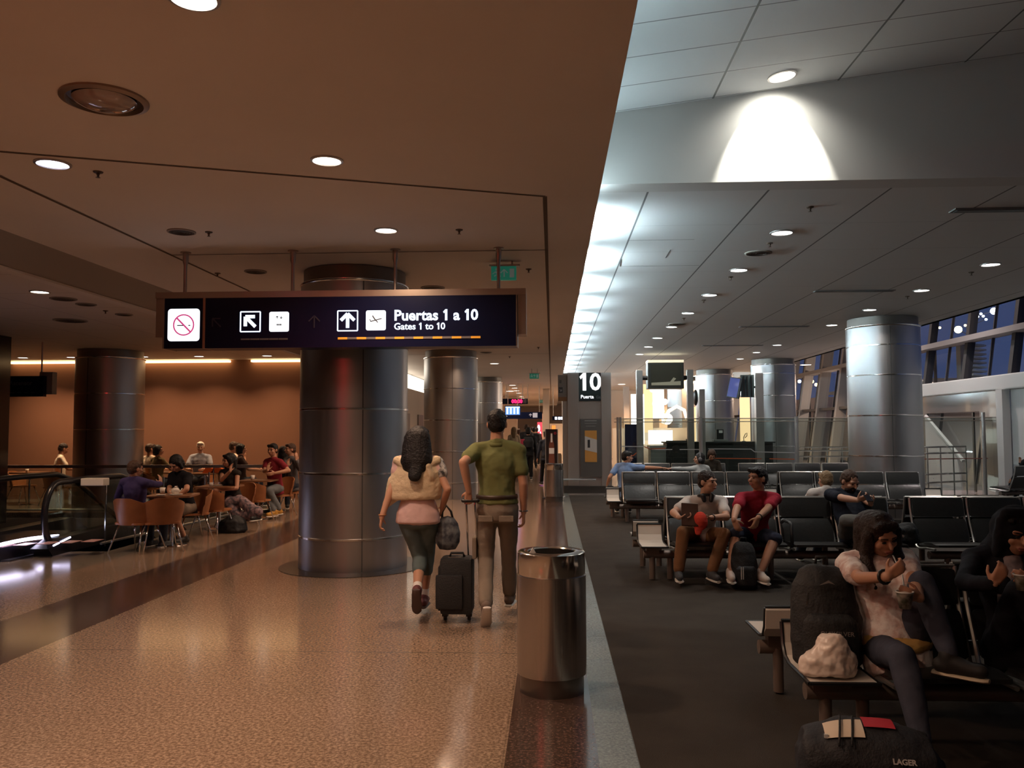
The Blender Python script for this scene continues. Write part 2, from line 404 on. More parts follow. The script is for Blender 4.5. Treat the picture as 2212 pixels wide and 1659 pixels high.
# raised sloping ceiling of the near lounge
zt = lambda x: 4.24 + 0.125*(x - 0.55)
b = MB(); b.prism([(-0.3, zt(-0.3)), (8.6, zt(8.6)), (8.6, zt(8.6)+0.1), (-0.3, zt(-0.3)+0.1)], -8, 6.9, 'y'); struct(b.build('ceiling', M_CEILT))
struct(MB().box(-0.3, 6.9, ZR, 8.6, 7.15, 5.5).build('trim_5', M_WHITE))          # the deep cross beam
struct(MB().box(-0.36, -8, ZL+0.05, -0.3, 7.15, 4.5).build('trim_6', M_WHITE))  # unseen cove back, added to stop light leaks above the ceiling
struct(MB().box(-0.06, 7.15, ZL+0.05, 0.0, 62, ZR+0.3).build('trim_6', M_WHITE))  # its run beyond the cross beam, unseen and likewise added against leaks
struct(MB().box(7.3, 7.15, ZR, 7.4, 76, 6.2).build('trim_7', M_WHITE))
struct(MB().box(8.5, -8, 5.2, 8.6, 6.95, 6.2).build('trim_7', M_WHITE))
# shadow gaps in the concourse ceiling
def gap(a, b_, w_=0.022):
    a = Vector(a); b_ = Vector(b_); d = (b_-a).normalized(); n_ = Vector((-d.y, d.x, 0))*w_/2
    m_ = MB(); z = Vector((0, 0, -0.003)); m_.quad(a-n_+z, a+n_+z, b_+n_+z, b_-n_+z); struct(m_.build('trim_8', M_GROOVE))
g = lambda px, py: G(px, py, ZL)
A_, B_ = g(1180, 424), g(0, 327); A_.x = -0.045
gap(A_, B_ + (B_-A_)*1.0, 0.03); gap((-0.045, A_.y, ZL), (-0.045, 60, ZL), 0.035)
C_ = g(0, 380); D_ = g(535, 627)
gap((C_.x, -2, ZL), (C_.x, 20, ZL), 0.035)
E_ = g(700, 546); gap((C_.x, E_.y, ZL), (-0.045, E_.y, ZL), 0.02)
for yy in (20.5, 32): gap((-4.2, yy, ZL), (-0.045, yy, ZL), 0.03)

# walls
struct(MB().box(-14, 19.3, -0.1, -4.3, 19.5, 3.6).build('wall_back', M_BROWN))
wl = MB(); wl.box(-4.5, 19.5, 0, -4.3, 76, 2.86); struct(wl.build('wall_left', M_BEIGE))
struct(MB().box(-4.9, 19.5, 2.86, -4.7, 76, 3.6).build('wall_left', M_WHITE))
struct(MB().box(-14.1, -8, -4.5, -14, 19.5, 3.6).build('wall_left', M_BROWN))
struct(MB().box(-14, -8.1, 0, 13, -8, 6.2).build('wall_rear', M_BEIGE))
struct(MB().box(-5.2, 76, 0, 13, 76.2, 4.2).build('wall_back', M_BEIGE))
struct(MB().box(-4.8, 62.0, ZL-0.02, 0.39, 62.2, 4.2).build('trim_9', M_CEIL))
# clerestory daylight-white cove along the corridor wall
for k in range(6):
    o = MB().box(-4.69, 20.2 + k*2.6, 2.95, -4.66, 22.6 + k*2.6, 3.42).build('cove_light', emis('cove_white', (1.0, 0.88, 0.72), 3.0))
    tag(o, 'white glowing panel high on the beige corridor wall between two columns', 'light', 'glowing wall panels behind the columns')
# warm light strip at the top of the cafe wall, broken into three runs
for k, (pa, pb, lab) in enumerate([(16, 166, 'warm light strip on top of brown wall, left of the cafe column'), (300, 492, 'long warm light strip on top of brown wall, right of the cafe column'), (540, 648, 'short warm light strip on top of brown wall, next to the big column')]):
    a = P(pa, 771, 19.1).x; b2 = P(pb, 771, 19.1).x
    o = MB().box(a, 19.16, ZC-0.065, b2, 19.29, ZC-0.02).build('light_strip', emis('strip_warm', (1.0, 0.62, 0.28), 5.0)); tag(o, lab, 'light')

# facade: leaning glass wall with deep mullions above a white sill
LEAN = 0.147
def fx(z, base=11.0): return base + (z - 2.8)*LEAN
M_MULL = mat('mullion_grey', (0.035, 0.033, 0.035), 0.5)
M_FRAME = mat('transom_grey', (0.30, 0.29, 0.29), 0.5)
win = empty('window_1'); struct(win)
fy0, fy1 = 2.0, 60.0
b = MB(); b.quad((fx(0.0), fy0, 0.0), (fx(6.2), fy0, 6.2), (fx(6.2), fy1, 6.2), (fx(0.0), fy1, 0.0)); b.build('pane', M_GLASSW, win)
yy = 22.75 - 2.3*9
while yy < fy1:
    far = yy > 27
    b = MB(); hw = 0.08 if not far else 0.10; dp = 0.10 if not far else 0.28
    z0 = 2.8 if not far else 0.0
    b.prism([(fx(z0)-dp, z0), (fx(z0)+0.1, z0), (fx(6.2)+0.1, 6.2), (fx(6.2)-dp, 6.2)], yy-hw, yy+hw, 'y'); b.build('mullion', M_MULL if not far else M_FRAME, win); yy += 2.3
    b = MB(); b.prism([(fx(0.2)-0.02, 0.2), (fx(0.2)+0.05, 0.2), (fx(6.2)+0.05, 6.2), (fx(6.2)-0.02, 6.2)], yy-1.15-0.02, yy-1.15+0.02, 'y'); b.build('mullion', M_MULL, win)
for z in (3.95,):
    b = MB(); b.box(fx(z)-0.35, fy0, z-0.07, fx(z)+0.1, fy1, z+0.07); b.build('transom', M_FRAME, win)
b = MB(); b.box(fx(2.4)-0.2, 27, 2.33, fx(2.4)+0.1, fy1, 2.43); b.build('transom', M_MULL, win)
# white sill band and wall with the boarding portal
pY0, pY1 = 20.3, 24.6
struct(MB().box(10.55, 2, 2.50, 11.1, 25.6, 2.86, bevel=0.03).build('wall_right', M_WHITE))
struct(MB().box(10.7, 2, 0, 11.0, pY0-0.25, 2.52).build('wall_right', M_WHITE))
struct(MB().box(10.7, pY1+0.5, 0, 11.0, 25.6, 2.52).build('wall_right', M_WHITE))
struct(MB().box(11.0, -8, -0.1, 11.2, 2, 6.2).build('wall_right', M_WHITE))
# ------------------------------------------------------------------ ceiling fixtures
M_LENS_W = emis('lamp_warm', (1.0, 0.86, 0.72), 9.0)
M_LENS_C = emis('lamp_cool', (1.0, 0.97, 0.92), 9.0)
def downlight(p, r, lens, lab, power=0, colr=COOL, group=None, spread=140, nz=None):
    root = empty('ceiling_downlight', p); tag(root, lab, 'ceiling light', group)
    MB().lathe([(r*1.16, 0.0), (r*1.16, -0.008), (r*1.0, -0.012), (r*0.97, 0.0)], seg=28).build('trim_ring', M_ALU, root, 40)
    MB().lathe([(0, -0.004), (r*0.97, -0.004)], seg=28).build('lens', lens, root)
    if nz is not None: root.rotation_euler = nz
    if power:
        ld = bpy.data.lights.new('lamp', 'AREA'); ld.shape = 'DISK'; ld.size = r*1.7; ld.energy = power; ld.color = colr; ld.spread = R(spread)
        lo = bpy.data.objects.new('lamp', ld); col.objects.link(lo); lo.parent = root; lo.location = (0, 0, -0.02)
    return root
gz = lambda px, py, z: G(px, py, z)
# warm concourse row
words = ['cut by the top edge of the photo', 'just past the diagonal ceiling groove', 'above the right half of the hanging sign']
for (px, py), wd in zip([(418, -6), (706, 346), (834, 497)], words):
    downlight(gz(px, py, ZL), 0.098, M_LENS_W, 'lit round downlight in the concourse ceiling, ' + wd, L_WARM, WARM)
for yy in (12.0, 14.1, 16.2, 18.2): downlight((-1.55, yy, ZL), 0.098, M_LENS_W, 'added unseen downlight behind the hanging sign, brightening the concourse ceiling', L_WARM, WARM, 'added concourse downlights behind the sign')  # unseen lamps added to brighten the middle of the ceiling
for yy in (8.1, 10.2, 12.3, 14.4, 16.5): downlight((-3.5, yy, ZL), 0.098, M_LENS_W, 'added unseen downlight toward the cafe, brightening the ceiling behind the hanging sign', L_WARM*.8, WARM, 'added cafe side downlights behind the sign') if yy > 11 else None  # second unseen row, added to lift the ceiling toward the cafe
for yy in (-2.6, -0.5, 1.6): downlight((-1.55, yy, ZL), 0.098, M_LENS_W, 'lit round downlight in the concourse ceiling behind the viewer', L_WARM*.8, WARM, 'concourse downlights behind the viewer')
for yy in (-4.0, 1.7): downlight((-3.5, yy, ZL), 0.098, M_LENS_W, 'lit round downlight near the cafe side behind the viewer', L_WARM, WARM, 'cafe side downlights behind the viewer')
for yy in (4.0, 9.0, 13.5, 18): downlight((-7.6, yy, ZC), 0.098, M_LENS_W, 'lit round downlight in the cafe ceiling hidden from the photo', 0 if yy > 10 else L_LOW*0.5, WARM, 'cafe ceiling downlights out of sight') if yy < 5 else None
downlight(gz(114, 353, ZL), 0.105, emis('lamp_bluish', (0.82, 0.80, 1.0), 6.0), 'bluish white round downlight at the left edge near a ceiling groove', L_WARM*0.8, (0.9, 0.75, 0.7))
downlight(gz(86, 630, ZC), 0.10, M_LENS_W, 'lit round downlight in the lower cafe ceiling at far left', L_LOW, WARM)
for k, (px, Y) in enumerate([(50, 18.3), (155, 18.3), (430, 18.3), (577, 18.3), (310, 18.3)]):
    q = P(px, 760, Y); downlight((q.x, Y, ZC), 0.11, M_LENS_W, 'warm downlight close to the brown wall over the far cafe tables', L_LOW*.8, (1.0, 0.62, 0.34), 'downlights close to the brown wall', 120)
for k, (px, py) in enumerate([(1068, 785)]):
    downlight(gz(px, py, ZL), 0.13, M_LENS_W, 'lit round downlight in the far concourse ceiling behind the third column', L_WARM*1.5, WARM)
for px, py in [(1107, 832), (1112, 838), (1116, 844), (1120.5, 849), (1126.5, 856.5), (1129, 860)]:
    downlight(gz(px, py, ZL), 0.16, M_LENS_W, 'one of a slanted row of small far downlights over the corridor', L_WARM*1.3, WARM, 'small far downlights over the corridor')
# lounge rows
pl1 = [(1689, 502), (1596, 583), (1533, 637), (1486, 676), (1451, 706), (1421, 730), (1401, 749), (1382, 765)]
ord_ = ['nearest', 'second nearest', 'third', 'fourth', 'fifth', 'sixth', 'seventh', 'farthest']
for i, (px, py) in enumerate(pl1):
    downlight(gz(px, py, ZR), 0.105, M_LENS_C, 'white downlight in the middle row of the lounge ceiling, %s of eight' % ord_[i], L_COOL, COOL)
pl2 = [(2140, 571), (1991, 627), (1879, 669), (1797, 702), (1679, 745), (1634, 761), (1599, 775)]
ord2 = ['nearest', 'second nearest', 'third, by the large column', 'fourth', 'fifth', 'sixth', 'farthest']
for i, (px, py) in enumerate(pl2):
    downlight(gz(px, py, ZR), 0.105, M_LENS_C, 'white downlight in the row beside the windows, %s of seven' % ord2[i], L_COOL*0.9, COOL)
# wall-wash downlight in the raised ceiling, tight to the beam
xx = P(1690, 168, 6.62).x
dl = downlight((xx, 6.62, zt(xx) - 0.004), 0.10, M_LENS_C, 'bright downlight in the raised ceiling throwing a scallop on the white beam', 0, nz=(0, -math.atan(0.125), 0))
for sz, bl, en, tl in ((76, .14, L_WASH*1.5, 38), (140, 1.0, L_WASH*.35, 30)):
    sp = bpy.data.lights.new('lamp', 'SPOT'); sp.energy = en; sp.color = (1.0, 0.97, 0.86); sp.spot_size = R(sz); sp.spot_blend = bl; sp.shadow_soft_size = 0.02
    so = bpy.data.objects.new('lamp', sp); col.objects.link(so); so.parent = dl; so.matrix_parent_inverse = Matrix.Rotation(math.atan(0.125), 4, 'Y'); so.location = (0, 0.0, -0.05); so.rotation_euler = (R(tl), 0, 0)
# cold cove tubes hidden on top of the concourse ceiling edge
yy = 4.3; k = 0
M_COVE = emis('cove_cold', COLD, L_COVE*2.4); M_COVEN = emis('cove_cold_dim', COLD, L_COVE*.3)
while yy < 44:
    L = 1.0
    o = MB().tube([(0.33, yy, ZL+0.04), (0.33, yy+L, ZL+0.04)], 0.016, 8).build('fluorescent_tube', M_COVE if yy > 6.9 else M_COVEN)
    tag(o, 'cold white tube lying on top of the concourse ceiling edge', 'light', 'cove tubes along the concourse ceiling edge'); yy += 1.72; k += 1
# hall beyond the gate desk
for k, (x, y, pw) in enumerate([(4.3, 30.9, 1.0), (6.0, 36, 1.0), (3.5, 42, 1.4), (7, 46, 1.4), (-2, 40, .8), (-2, 50, .8), (-2, 66, 1.0), (4, 60, 1.5), (9, 30, .5)]):
    downlight((x, y, (ZR+0.25 if x > 0 else ZL if y < 62 else ZL+.2)-0.005), 0.2, M_LENS_W, 'warm round lamp in the bright hall beyond the gate', L_HALL*pw, (1.0, 0.66, 0.40), 'warm lamps in the hall beyond the gate')
for y in (13.5, 21.5, 26):   # lamps over the window side
    downlight((9.4, y, 6.2-0.005), 0.16, M_LENS_C, 'round lamp high under the roof by the leaning windows', L_HALL*0.45, (1.0, 0.85, 0.82), 'lamps high under the window roof')
# dark speaker grilles, vents
M_GRILLE = mat('dark_grille', (0.07, 0.055, 0.045), 0.5, bump=(200, 0.6))
def grille(p, r, lab, group=None):
    root = empty('ceiling_vent', p); tag(root, lab, 'ceiling vent', group)
    MB().lathe([(r, 0.0), (r, -0.01), (r*0.88, -0.014), (r*0.86, -0.002)], seg=28).build('trim_ring', M_SHADE, root, 40)
    b = MB(); 
    for q in (0.82, 0.64, 0.46, 0.28): b.lathe([(r*q, -0.010), (r*q-0.012, -0.016), (r*q-0.02, -0.006)], seg=24)
    b.lathe([(0, -0.004), (r*0.86, -0.004)], seg=24)
    b.build('grille', M_GRILLE, root)
for px, py, z, r, lab in [(392, 500, ZL, 0.13, 'round dark ceiling vent left above the hanging sign'), (552, 586, ZL, 0.13, 'round dark ceiling vent between two sign rods'),
        (935, 621, ZL, 0.16, 'round dark ceiling vent just above the sign, right of the big column'), (137, 645, ZC, 0.16, 'round vent in the cafe ceiling beside the lit lamp'),
        (186, 657, ZC, 0.13, 'smaller round vent in the cafe ceiling behind the first'), (152, 692, ZC, 0.24, 'large round pale diffuser in the cafe ceiling'), (268, 679, ZC, 0.12, 'small round vent in the cafe ceiling beside the beam end'),
        (1050, 761, ZL, 0.14, 'round dark vent in the far concourse ceiling above the second column'), (1638, 546, ZR, 0.155, 'round dark speaker in the lounge ceiling below the first lamp'), (1462, 700, ZR, 0.17, 'small round speaker in the lounge ceiling by the fifth lamp')]:
    grille(gz(px, py, z), r, lab)
# big recessed glass-domed lamp, unlit
q = gz(226, 214, ZL); root = empty('recessed_lamp', q); tag(root, 'large unlit recessed lamp with glass dome in the ceiling at upper left', 'ceiling light')
MB().lathe([(0.235, 0.0), (0.235, -0.012), (0.205, -0.022), (0.195, 0.0)], seg=40).build('trim_ring', mat('lamp_ring', (0.30, 0.22, 0.17), 0.3, 0.6), root, 40)
MB().lathe([(0.195, -0.002), (0.0, -0.002)], seg=40).build('reflector', mat('lamp_inner', (0.10, 0.07, 0.055), 0.25, 0.7), root)
MB().lathe([(0.170, -0.010), (0.150, -0.030), (0.10, -0.048), (0.0, -0.058)], seg=40).build('glass_dome', mat('milky_glass', (0.34, 0.26, 0.23), 0.08, coat=1.0), root, 60)
# sprinklers
def sprinkler(px, py, z, lab):
    root = empty('sprinkler', gz(px, py, z)); tag(root, lab, 'sprinkler')
    MB().lathe([(0.0, 0), (0.036, 0), (0.032, -0.008), (0.012, -0.012), (0.012, -0.022), (0.0, -0.022)], seg=12).build('flange', mat('sprinkler_brass', (0.10, 0.07, 0.05), 0.4, 0.6), root, 40)
    MB().lathe([(0, -0.022), (0.008, -0.022), (0.008, -0.04), (0.018, -0.043), (0.0, -0.045)], seg=12).build('nozzle', MATS['sprinkler_brass'], root, 40)
for a in [(212, 371, ZL, 'sprinkler head beside the bluish lamp'), (451, 501, ZL, 'sprinkler head right of the round vent over the sign'), (992, 496, ZL, 'sprinkler head right of the lamp above the sign'),
          (470, 590, ZL, 'sprinkler head on the long groove left of the big column'), (1142, 581, ZL, 'sprinkler head beside the green exit sign'), (1163, 750, ZL, 'sprinkler head in the far concourse ceiling by the groove'), (1101, 770, ZL, 'tiny sprinkler head in the far ceiling behind the second column'),
          (228, 671, ZC, 'sprinkler head in the cafe ceiling'), (1750, 447, ZR, 'sprinkler head just behind the white cross beam'), (1663, 525, ZR, 'sprinkler head between the first lounge lamp and the speaker'),
          (1578, 598, ZR, 'sprinkler head under the second lounge lamp'), (1520, 648, ZR, 'sprinkler head under the third lounge lamp'), (1477, 687, ZR, 'sprinkler head under the fourth lounge lamp'), (2098, 588, ZR, 'sprinkler head beside the nearest window lamp'), (1960, 640, ZR, 'sprinkler head beside the second window lamp')]:
    sprinkler(*a)
# long flush slots in the lounge ceiling
for px, py, L_, lab in [(1845, 628, 1.1, 'long dark slot diffuser in the lounge ceiling left of the second window lamp'), (1672, 705, 1.3, 'long dark slot diffuser in the middle of the lounge ceiling'), (1582, 746, 1.4, 'far long slot diffuser before the farthest lamps'), (2170, 452, 0.9, 'slot diffuser in the lounge ceiling at the right edge')]:
    q = gz(px, py, ZR); root = empty('slot_diffuser', q); tag(root, lab, 'ceiling vent')
    MB().box(-L_/2-0.03, -0.07, -0.012, L_/2+0.03, 0.07, 0).build('frame', mat('slot_frame', (0.14, 0.13, 0.125), 0.5), root)
    MB().box(-L_/2, -0.04, -0.016, L_/2, 0.04, -0.0125).build('slot', M_DARK, root)
# thin access-panel seams
sl = MB()
for (a, b2) in [((1340, 575), (1510, 573)), ((1355, 519), (1500, 517)), ((1449, 539), (1438, 557)), ((1342, 560), (1339, 575))]:
    A1, B1 = gz(*a, ZR), gz(*b2, ZR); d = (B1-A1).normalized(); n_ = Vector((-d.y, d.x, 0))*0.006; z_ = Vector((0, 0, -0.002)); sl.quad(A1-n_+z_, A1+n_+z_, B1+n_+z_, B1-n_+z_)
struct(sl.build('trim_10', M_DARK))

# ------------------------------------------------------------------ columns
M_SEAM = mat('column_seam', (0.10, 0.10, 0.10), 0.4, 0.6)
M_RING = mat('column_ring', (0.85, 0.84, 0.82), 0.16, 1.0)
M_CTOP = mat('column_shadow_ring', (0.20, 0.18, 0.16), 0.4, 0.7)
def column(cx, cy, r, top, zs, lab, seam=-100, plate=False):
    top -= 0.006; root = empty('steel_column', (cx, cy, 0)); tag(root, lab, 'column'); root['kind'] = 'thing'
    MB().lathe([(r, 0.0), (r, top-0.16)], seg=64).build('shaft', M_STEEL, root, 60)
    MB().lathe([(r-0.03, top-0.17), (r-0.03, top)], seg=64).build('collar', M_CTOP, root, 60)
    for z in zs:
        MB().lathe([(r, z-0.014), (r+0.007, z-0.010), (r+0.007, z+0.010), (r, z+0.014)], seg=64).build('band', M_RING, root, 60)
    MB().lathe([(r, top-0.185), (r+0.012, top-0.175), (r+0.012, top-0.158), (r-0.03, top-0.155)], seg=64).build('band', M_RING, root, 60)
    for s_ in (seam, seam+180):
        a = R(s_); c_, s2 = cos(a), sin(a)
        MB().box(-0.006, -0.004, 0.02, 0.006, 0.004, top-0.19, M=Matrix.Translation((c_*(r+0.001), s2*(r+0.001), 0)) @ Matrix.Rotation(a+pi/2, 4, 'Z')).build('seam', M_SEAM, root)
    if plate: MB().lathe([(r-0.01, 0.001), (r+0.22, 0.001), (r+0.22, 0.006), (r-0.01, 0.012)], seg=64).build('base_plate', mat('base_stone', (0.035, 0.028, 0.024), 0.25), root, 40)
    return root
ZS = [0.37, 1.10, 1.83, 2.56]
q = P(765, 930, 9.85)
column(q.x, 9.85, 0.63, ZL, ZS, 'wide brushed steel column behind the hanging sign, left of the walking couple', -68, True)
q = P(974, 930, 19.8); column(q.x, 19.8, 0.64, ZL, ZS, 'brushed steel column right behind the walking man', -80)
q = P(1047, 930, 29.8); column(q.x, 29.8, 0.64, ZL, ZS, 'steel column peeking out right behind the second column')
q = P(236, 930, 17.0); column(q.x, 17.0, 0.665, ZC, [0.9, 1.63, 2.36], 'dark steel column in front of the brown cafe wall')
q = P(1912, 930, 15.8); column(q.x, 15.8, 0.64, ZR, [0.37, 1.10, 1.83, 2.56, 3.1], 'broad steel column in the lounge between the glass barrier and the windows', -100)
q = P(1672, 930, 24.8); column(q.x, 24.8, 0.63, ZR, [0.37, 1.10, 1.83, 2.56, 3.2], 'steel column right of the gate desk behind the glass')
q = P(1545, 930, 29.0); column(q.x, 29.0, 0.64, ZR, [0.37, 1.10, 1.83, 2.56], 'pale steel column behind the gate desk')
q = P(1478, 930, 37.0); column(q.x, 37.0, 0.72, ZR+0.2, [0.37, 1.10, 1.83, 2.56], 'steel column in the bright hall behind the hanging monitor')
# dark pillar at the left edge
x1 = P(19, 930, 14.3).x
o = MB().box(x1-1.2, 13.3, 0.0, x1, 14.3, ZC-0.006).build('dark_pillar', mat('dark_glossy', (0.02, 0.02, 0.025), 0.15)); tag(o, 'dark glossy lift pillar at the left edge of the photo', 'pillar')
o['kind'] = 'thing'
# ------------------------------------------------------------------ hanging way-finding sign
SY = 8.4
M_SIGNB = mat('sign_navy', (0.003, 0.006, 0.028), 0.3, spec=0.25)
M_SIGNF = mat('sign_frame', (0.42, 0.36, 0.31), 0.30, 0.85)
M_LIT = emis('sign_lit_white', (0.95, 0.97, 1.0), 1.6)
M_LITT = emis('sign_lit_text', (0.80, 0.88, 1.0), 1.5)
M_PINK = mat('sign_pink', (0.62, 0.05, 0.20), 0.5, emit=(0.75, 0.08, 0.28), es=0.7)
M_INK = mat('sign_ink', (0.05, 0.05, 0.06), 0.5)
M_GHOST = mat('sign_unlit', (0.035, 0.035, 0.06), 0.4)
M_GREYL = mat('sign_grey_dash', (0.16, 0.15, 0.16), 0.5)
M_YEL = mat('sign_yellow_dash', (0.75, 0.32, 0.03), 0.5, emit=(0.9, 0.38, 0.04), es=0.3)
def rrect(w_, h_, r, n=5):
    pts = []
    for cx, cy, a0 in ((w_/2-r, h_/2-r, 0), (-w_/2+r, h_/2-r, 90), (-w_/2+r, -h_/2+r, 180), (w_/2-r, -h_/2+r, 270)):
        for k in range(n+1): a = R(a0 + 90*k/n); pts.append((cx + r*cos(a), cy + r*sin(a)))
    return pts
def frect(b, cx, cz, w_, h_, r, y0, y1):
    b.prism([(x+cx, z+cz) for x, z in rrect(w_, h_, r)][::-1], y0, y1, 'y'); return b
def bar(b, x0, z0, x1, z1, t, y0, y1):
    d = Vector((x1-x0, z1-z0)).normalized(); n_ = Vector((-d.y, d.x))*t/2
    b.prism([(x0+n_.x, z0+n_.y), (x0-n_.x, z0-n_.y), (x1-n_.x, z1-n_.y), (x1+n_.x, z1+n_.y)], y0, y1, 'y'); return b
def arrow(b, cx, cz, s_, ang, y0, y1, t=None):
    t = t or s_*0.17; a = R(ang); f = Vector((-sin(a), cos(a))); l = Vector((-f.y, f.x)); c = Vector((cx, cz))
    tip = c + f*s_*0.36; tail = c - f*s_*0.36
    bar(b, tail.x, tail.y, tip.x - f.x*t*.6, tip.y - f.y*t*.6, t, y0, y1)
    for sgn in (1, -1):
        e = tip - f*s_*0.34 + l*sgn*s_*0.34; bar(b, tip.x, tip.y, e.x, e.y, t, y0, y1)
    return b
pa, pb = P(354, 752, SY), P(1115, 748, SY); ptop = P(700, 641, SY)
sx0, sx1, sz0 = pa.x, pb.x, (pa.z+pb.z)/2; sz1 = ptop.z
sign = empty('hanging_sign', ((sx0+sx1)/2, SY, sz0)); cxs = (sx0+sx1)/2
tag(sign, 'long dark blue hanging sign reading Puertas 1 a 10 with pink no-smoking mark', 'sign')
def sl_(px, py):   # sign-local position of a point on its face
    q = P(px, py, SY); return q.x - cxs, q.z - sz0
H = sz1 - sz0
xl, xr = sx0-cxs, sx1-cxs
b = MB(); b.box(xl-0.10, 0.0, H, xr+0.10, 0.30, H+0.065); b.box(xl-0.10, 0.02, 0.12, xl-0.02, 0.28, H); b.box(xr+0.02, 0.02, 0.12, xr+0.10, 0.28, H)
b.box(xl-0.015, -0.004, 0, xl, 0.3, H); b.box(xr, -0.004, 0, xr+0.012, 0.3, H); b.build('frame', M_SIGNF, sign)
dv = sl_(441, 700)[0]
MB().box(xl, 0.0, 0, dv-0.012, 0.26, H).build('panel', M_SIGNB, sign)
MB().box(dv+0.012, 0.0, 0, xr, 0.26, H).build('panel', M_SIGNB, sign)
MB().box(dv-0.012, -0.008, 0, dv+0.012, 0.26, H).build('divider', mat('divider_copper', (0.45, 0.25, 0.18), 0.35, 0.7), sign)
for px in (401, 633, 854, 1077):
    x = P(px, 560, SY+0.15).x - cxs; top = ZL - sz0
    MB().lathe([(0, H+0.065), (0.018, H+0.065), (0.018, top-0.14), (0.03, top-0.10), (0.03, top-0.012), (0.055, top-0.010), (0.055, top), (0, top)], (x, 0.15, 0), 16).build('hanging_rod', M_SIGNF, sign, 40)
y0, y1, y2 = -0.003, -0.006, -0.009
cx, cz = sl_(397, 702); nb = MB(); frect(nb, cx, cz, 0.335, 0.335, 0.035, y0, 0.001); ns = nb.build('symbol_panel', M_LIT, sign)
b = MB(); b.lathe([(0.098, 0), (0.112, 0), (0.112, 0.003), (0.098, 0.003), (0.098, 0)], (0, 0, 0), 32, M=Matrix.Translation((cx, y0, cz)) @ Matrix.Rotation(R(90), 4, 'X'))
bar(b, cx-0.072, cz+0.072, cx+0.072, cz-0.072, 0.016, y2, y0); b.build('no_smoking_ring', M_PINK, ns)
b = MB(); bar(b, cx-0.068, cz-0.006, cx+0.0, cz-0.006, 0.010, y1, y0); bar(b, cx+0.05, cz-0.006, cx+0.07, cz-0.006, 0.010, y1, y0); b.build('cigarette', M_INK, ns)
def framed_arrow(px, py, s_, ang, m_, nm):
    cx, cz = sl_(px, py); b = MB(); t = 0.012; h = s_/2
    for a in ((cx-h, cz-h, cx+h, cz-h), (cx-h, cz+h, cx+h, cz+h), (cx-h, cz-h, cx-h, cz+h), (cx+h, cz-h, cx+h, cz+h)): bar(b, a[0], a[1], a[2], a[3], t, y1, 0.001)
    arrow(b, cx, cz, s_*1.0, ang, y1, 0.001); b.build(nm, m_, sign)
framed_arrow(541, 695, 0.205, 45, M_LITT, 'arrow_symbol'); framed_arrow(751, 693, 0.205, 0, M_LITT, 'arrow_symbol')
cx, cz = sl_(468, 697); b = MB(); arrow(b, cx, cz, 0.17, 45, y1, 0.001, 0.012); b.build('unlit_arrow', M_GHOST, sign)
cx, cz = sl_(679, 695); b = MB(); arrow(b, cx, cz, 0.17, 0, y1, 0.001, 0.012); b.build('unlit_arrow', M_GHOST, sign)
cx, cz = sl_(603, 695); b = MB(); frect(b, cx, cz, 0.205, 0.205, 0.02, y0, 0.001); ls = b.build('lift_symbol', M_LIT, sign)
b = MB(); arrow(b, cx-0.02, cz+0.045, 0.035, 0, y1, y0, 0.006); arrow(b, cx+0.022, cz+0.045, 0.035, 180, y1, y0, 0.006)
for dx in (-0.018, 0.0, 0.018): b.box(cx+dx-0.006, y1, cz-0.04, cx+dx+0.006, y0, cz-0.022)
b.build('pictogram', M_INK, ls)
cx, cz = sl_(812, 692); b = MB(); frect(b, cx, cz, 0.205, 0.205, 0.02, y0, 0.001); pls = b.build('plane_symbol', M_LIT, sign)
b = MB(); bar(b, cx-0.055, cz-0.012, cx+0.06, cz+0.018, 0.010, y1, y0); bar(b, cx-0.005, cz+0.003, cx-0.035, cz+0.048, 0.012, y1, y0); bar(b, cx-0.052, cz-0.012, cx-0.062, cz+0.012, 0.008, y1, y0); bar(b, cx+0.0, cz+0.0, cx+0.02, cz-0.022, 0.010, y1, y0)
b.build('pictogram', M_INK, pls)
x, z = sl_(851, 692); text_run('sign_text', 'Puertas 1 a 10', 0.150, (x, -0.005, z), M_LITT, sign, bold=0.0045)
x, z = sl_(851, 712); text_run('sign_text', 'Gates 1 to 10', 0.095, (x, -0.005, z), M_LITT, sign, bold=0.0022)
xa, za = sl_(730, 731); xb, _ = sl_(1038, 727); n_ = 15
for par, m_, nm in ((0, M_YEL, 'yellow_dashes'), (1, M_GREYL, 'grey_dashes')):
    b = MB()
    for k in range(par, n_, 2): b.box(xa+(xb-xa)*k/n_, y1, za-0.011, xa+(xb-xa)*(k+1)/n_, 0.001, za+0.011)
    b.build(nm, m_, sign)
xa, za = sl_(520, 733); xb, _ = sl_(622, 731); b = MB()
for k in range(5): b.box(xa+(xb-xa)*k/5+0.003, y1, za-0.008, xa+(xb-xa)*(k+1)/5-0.003, 0.001, za+0.008)
b.build('grey_dashes', M_GREYL, sign)

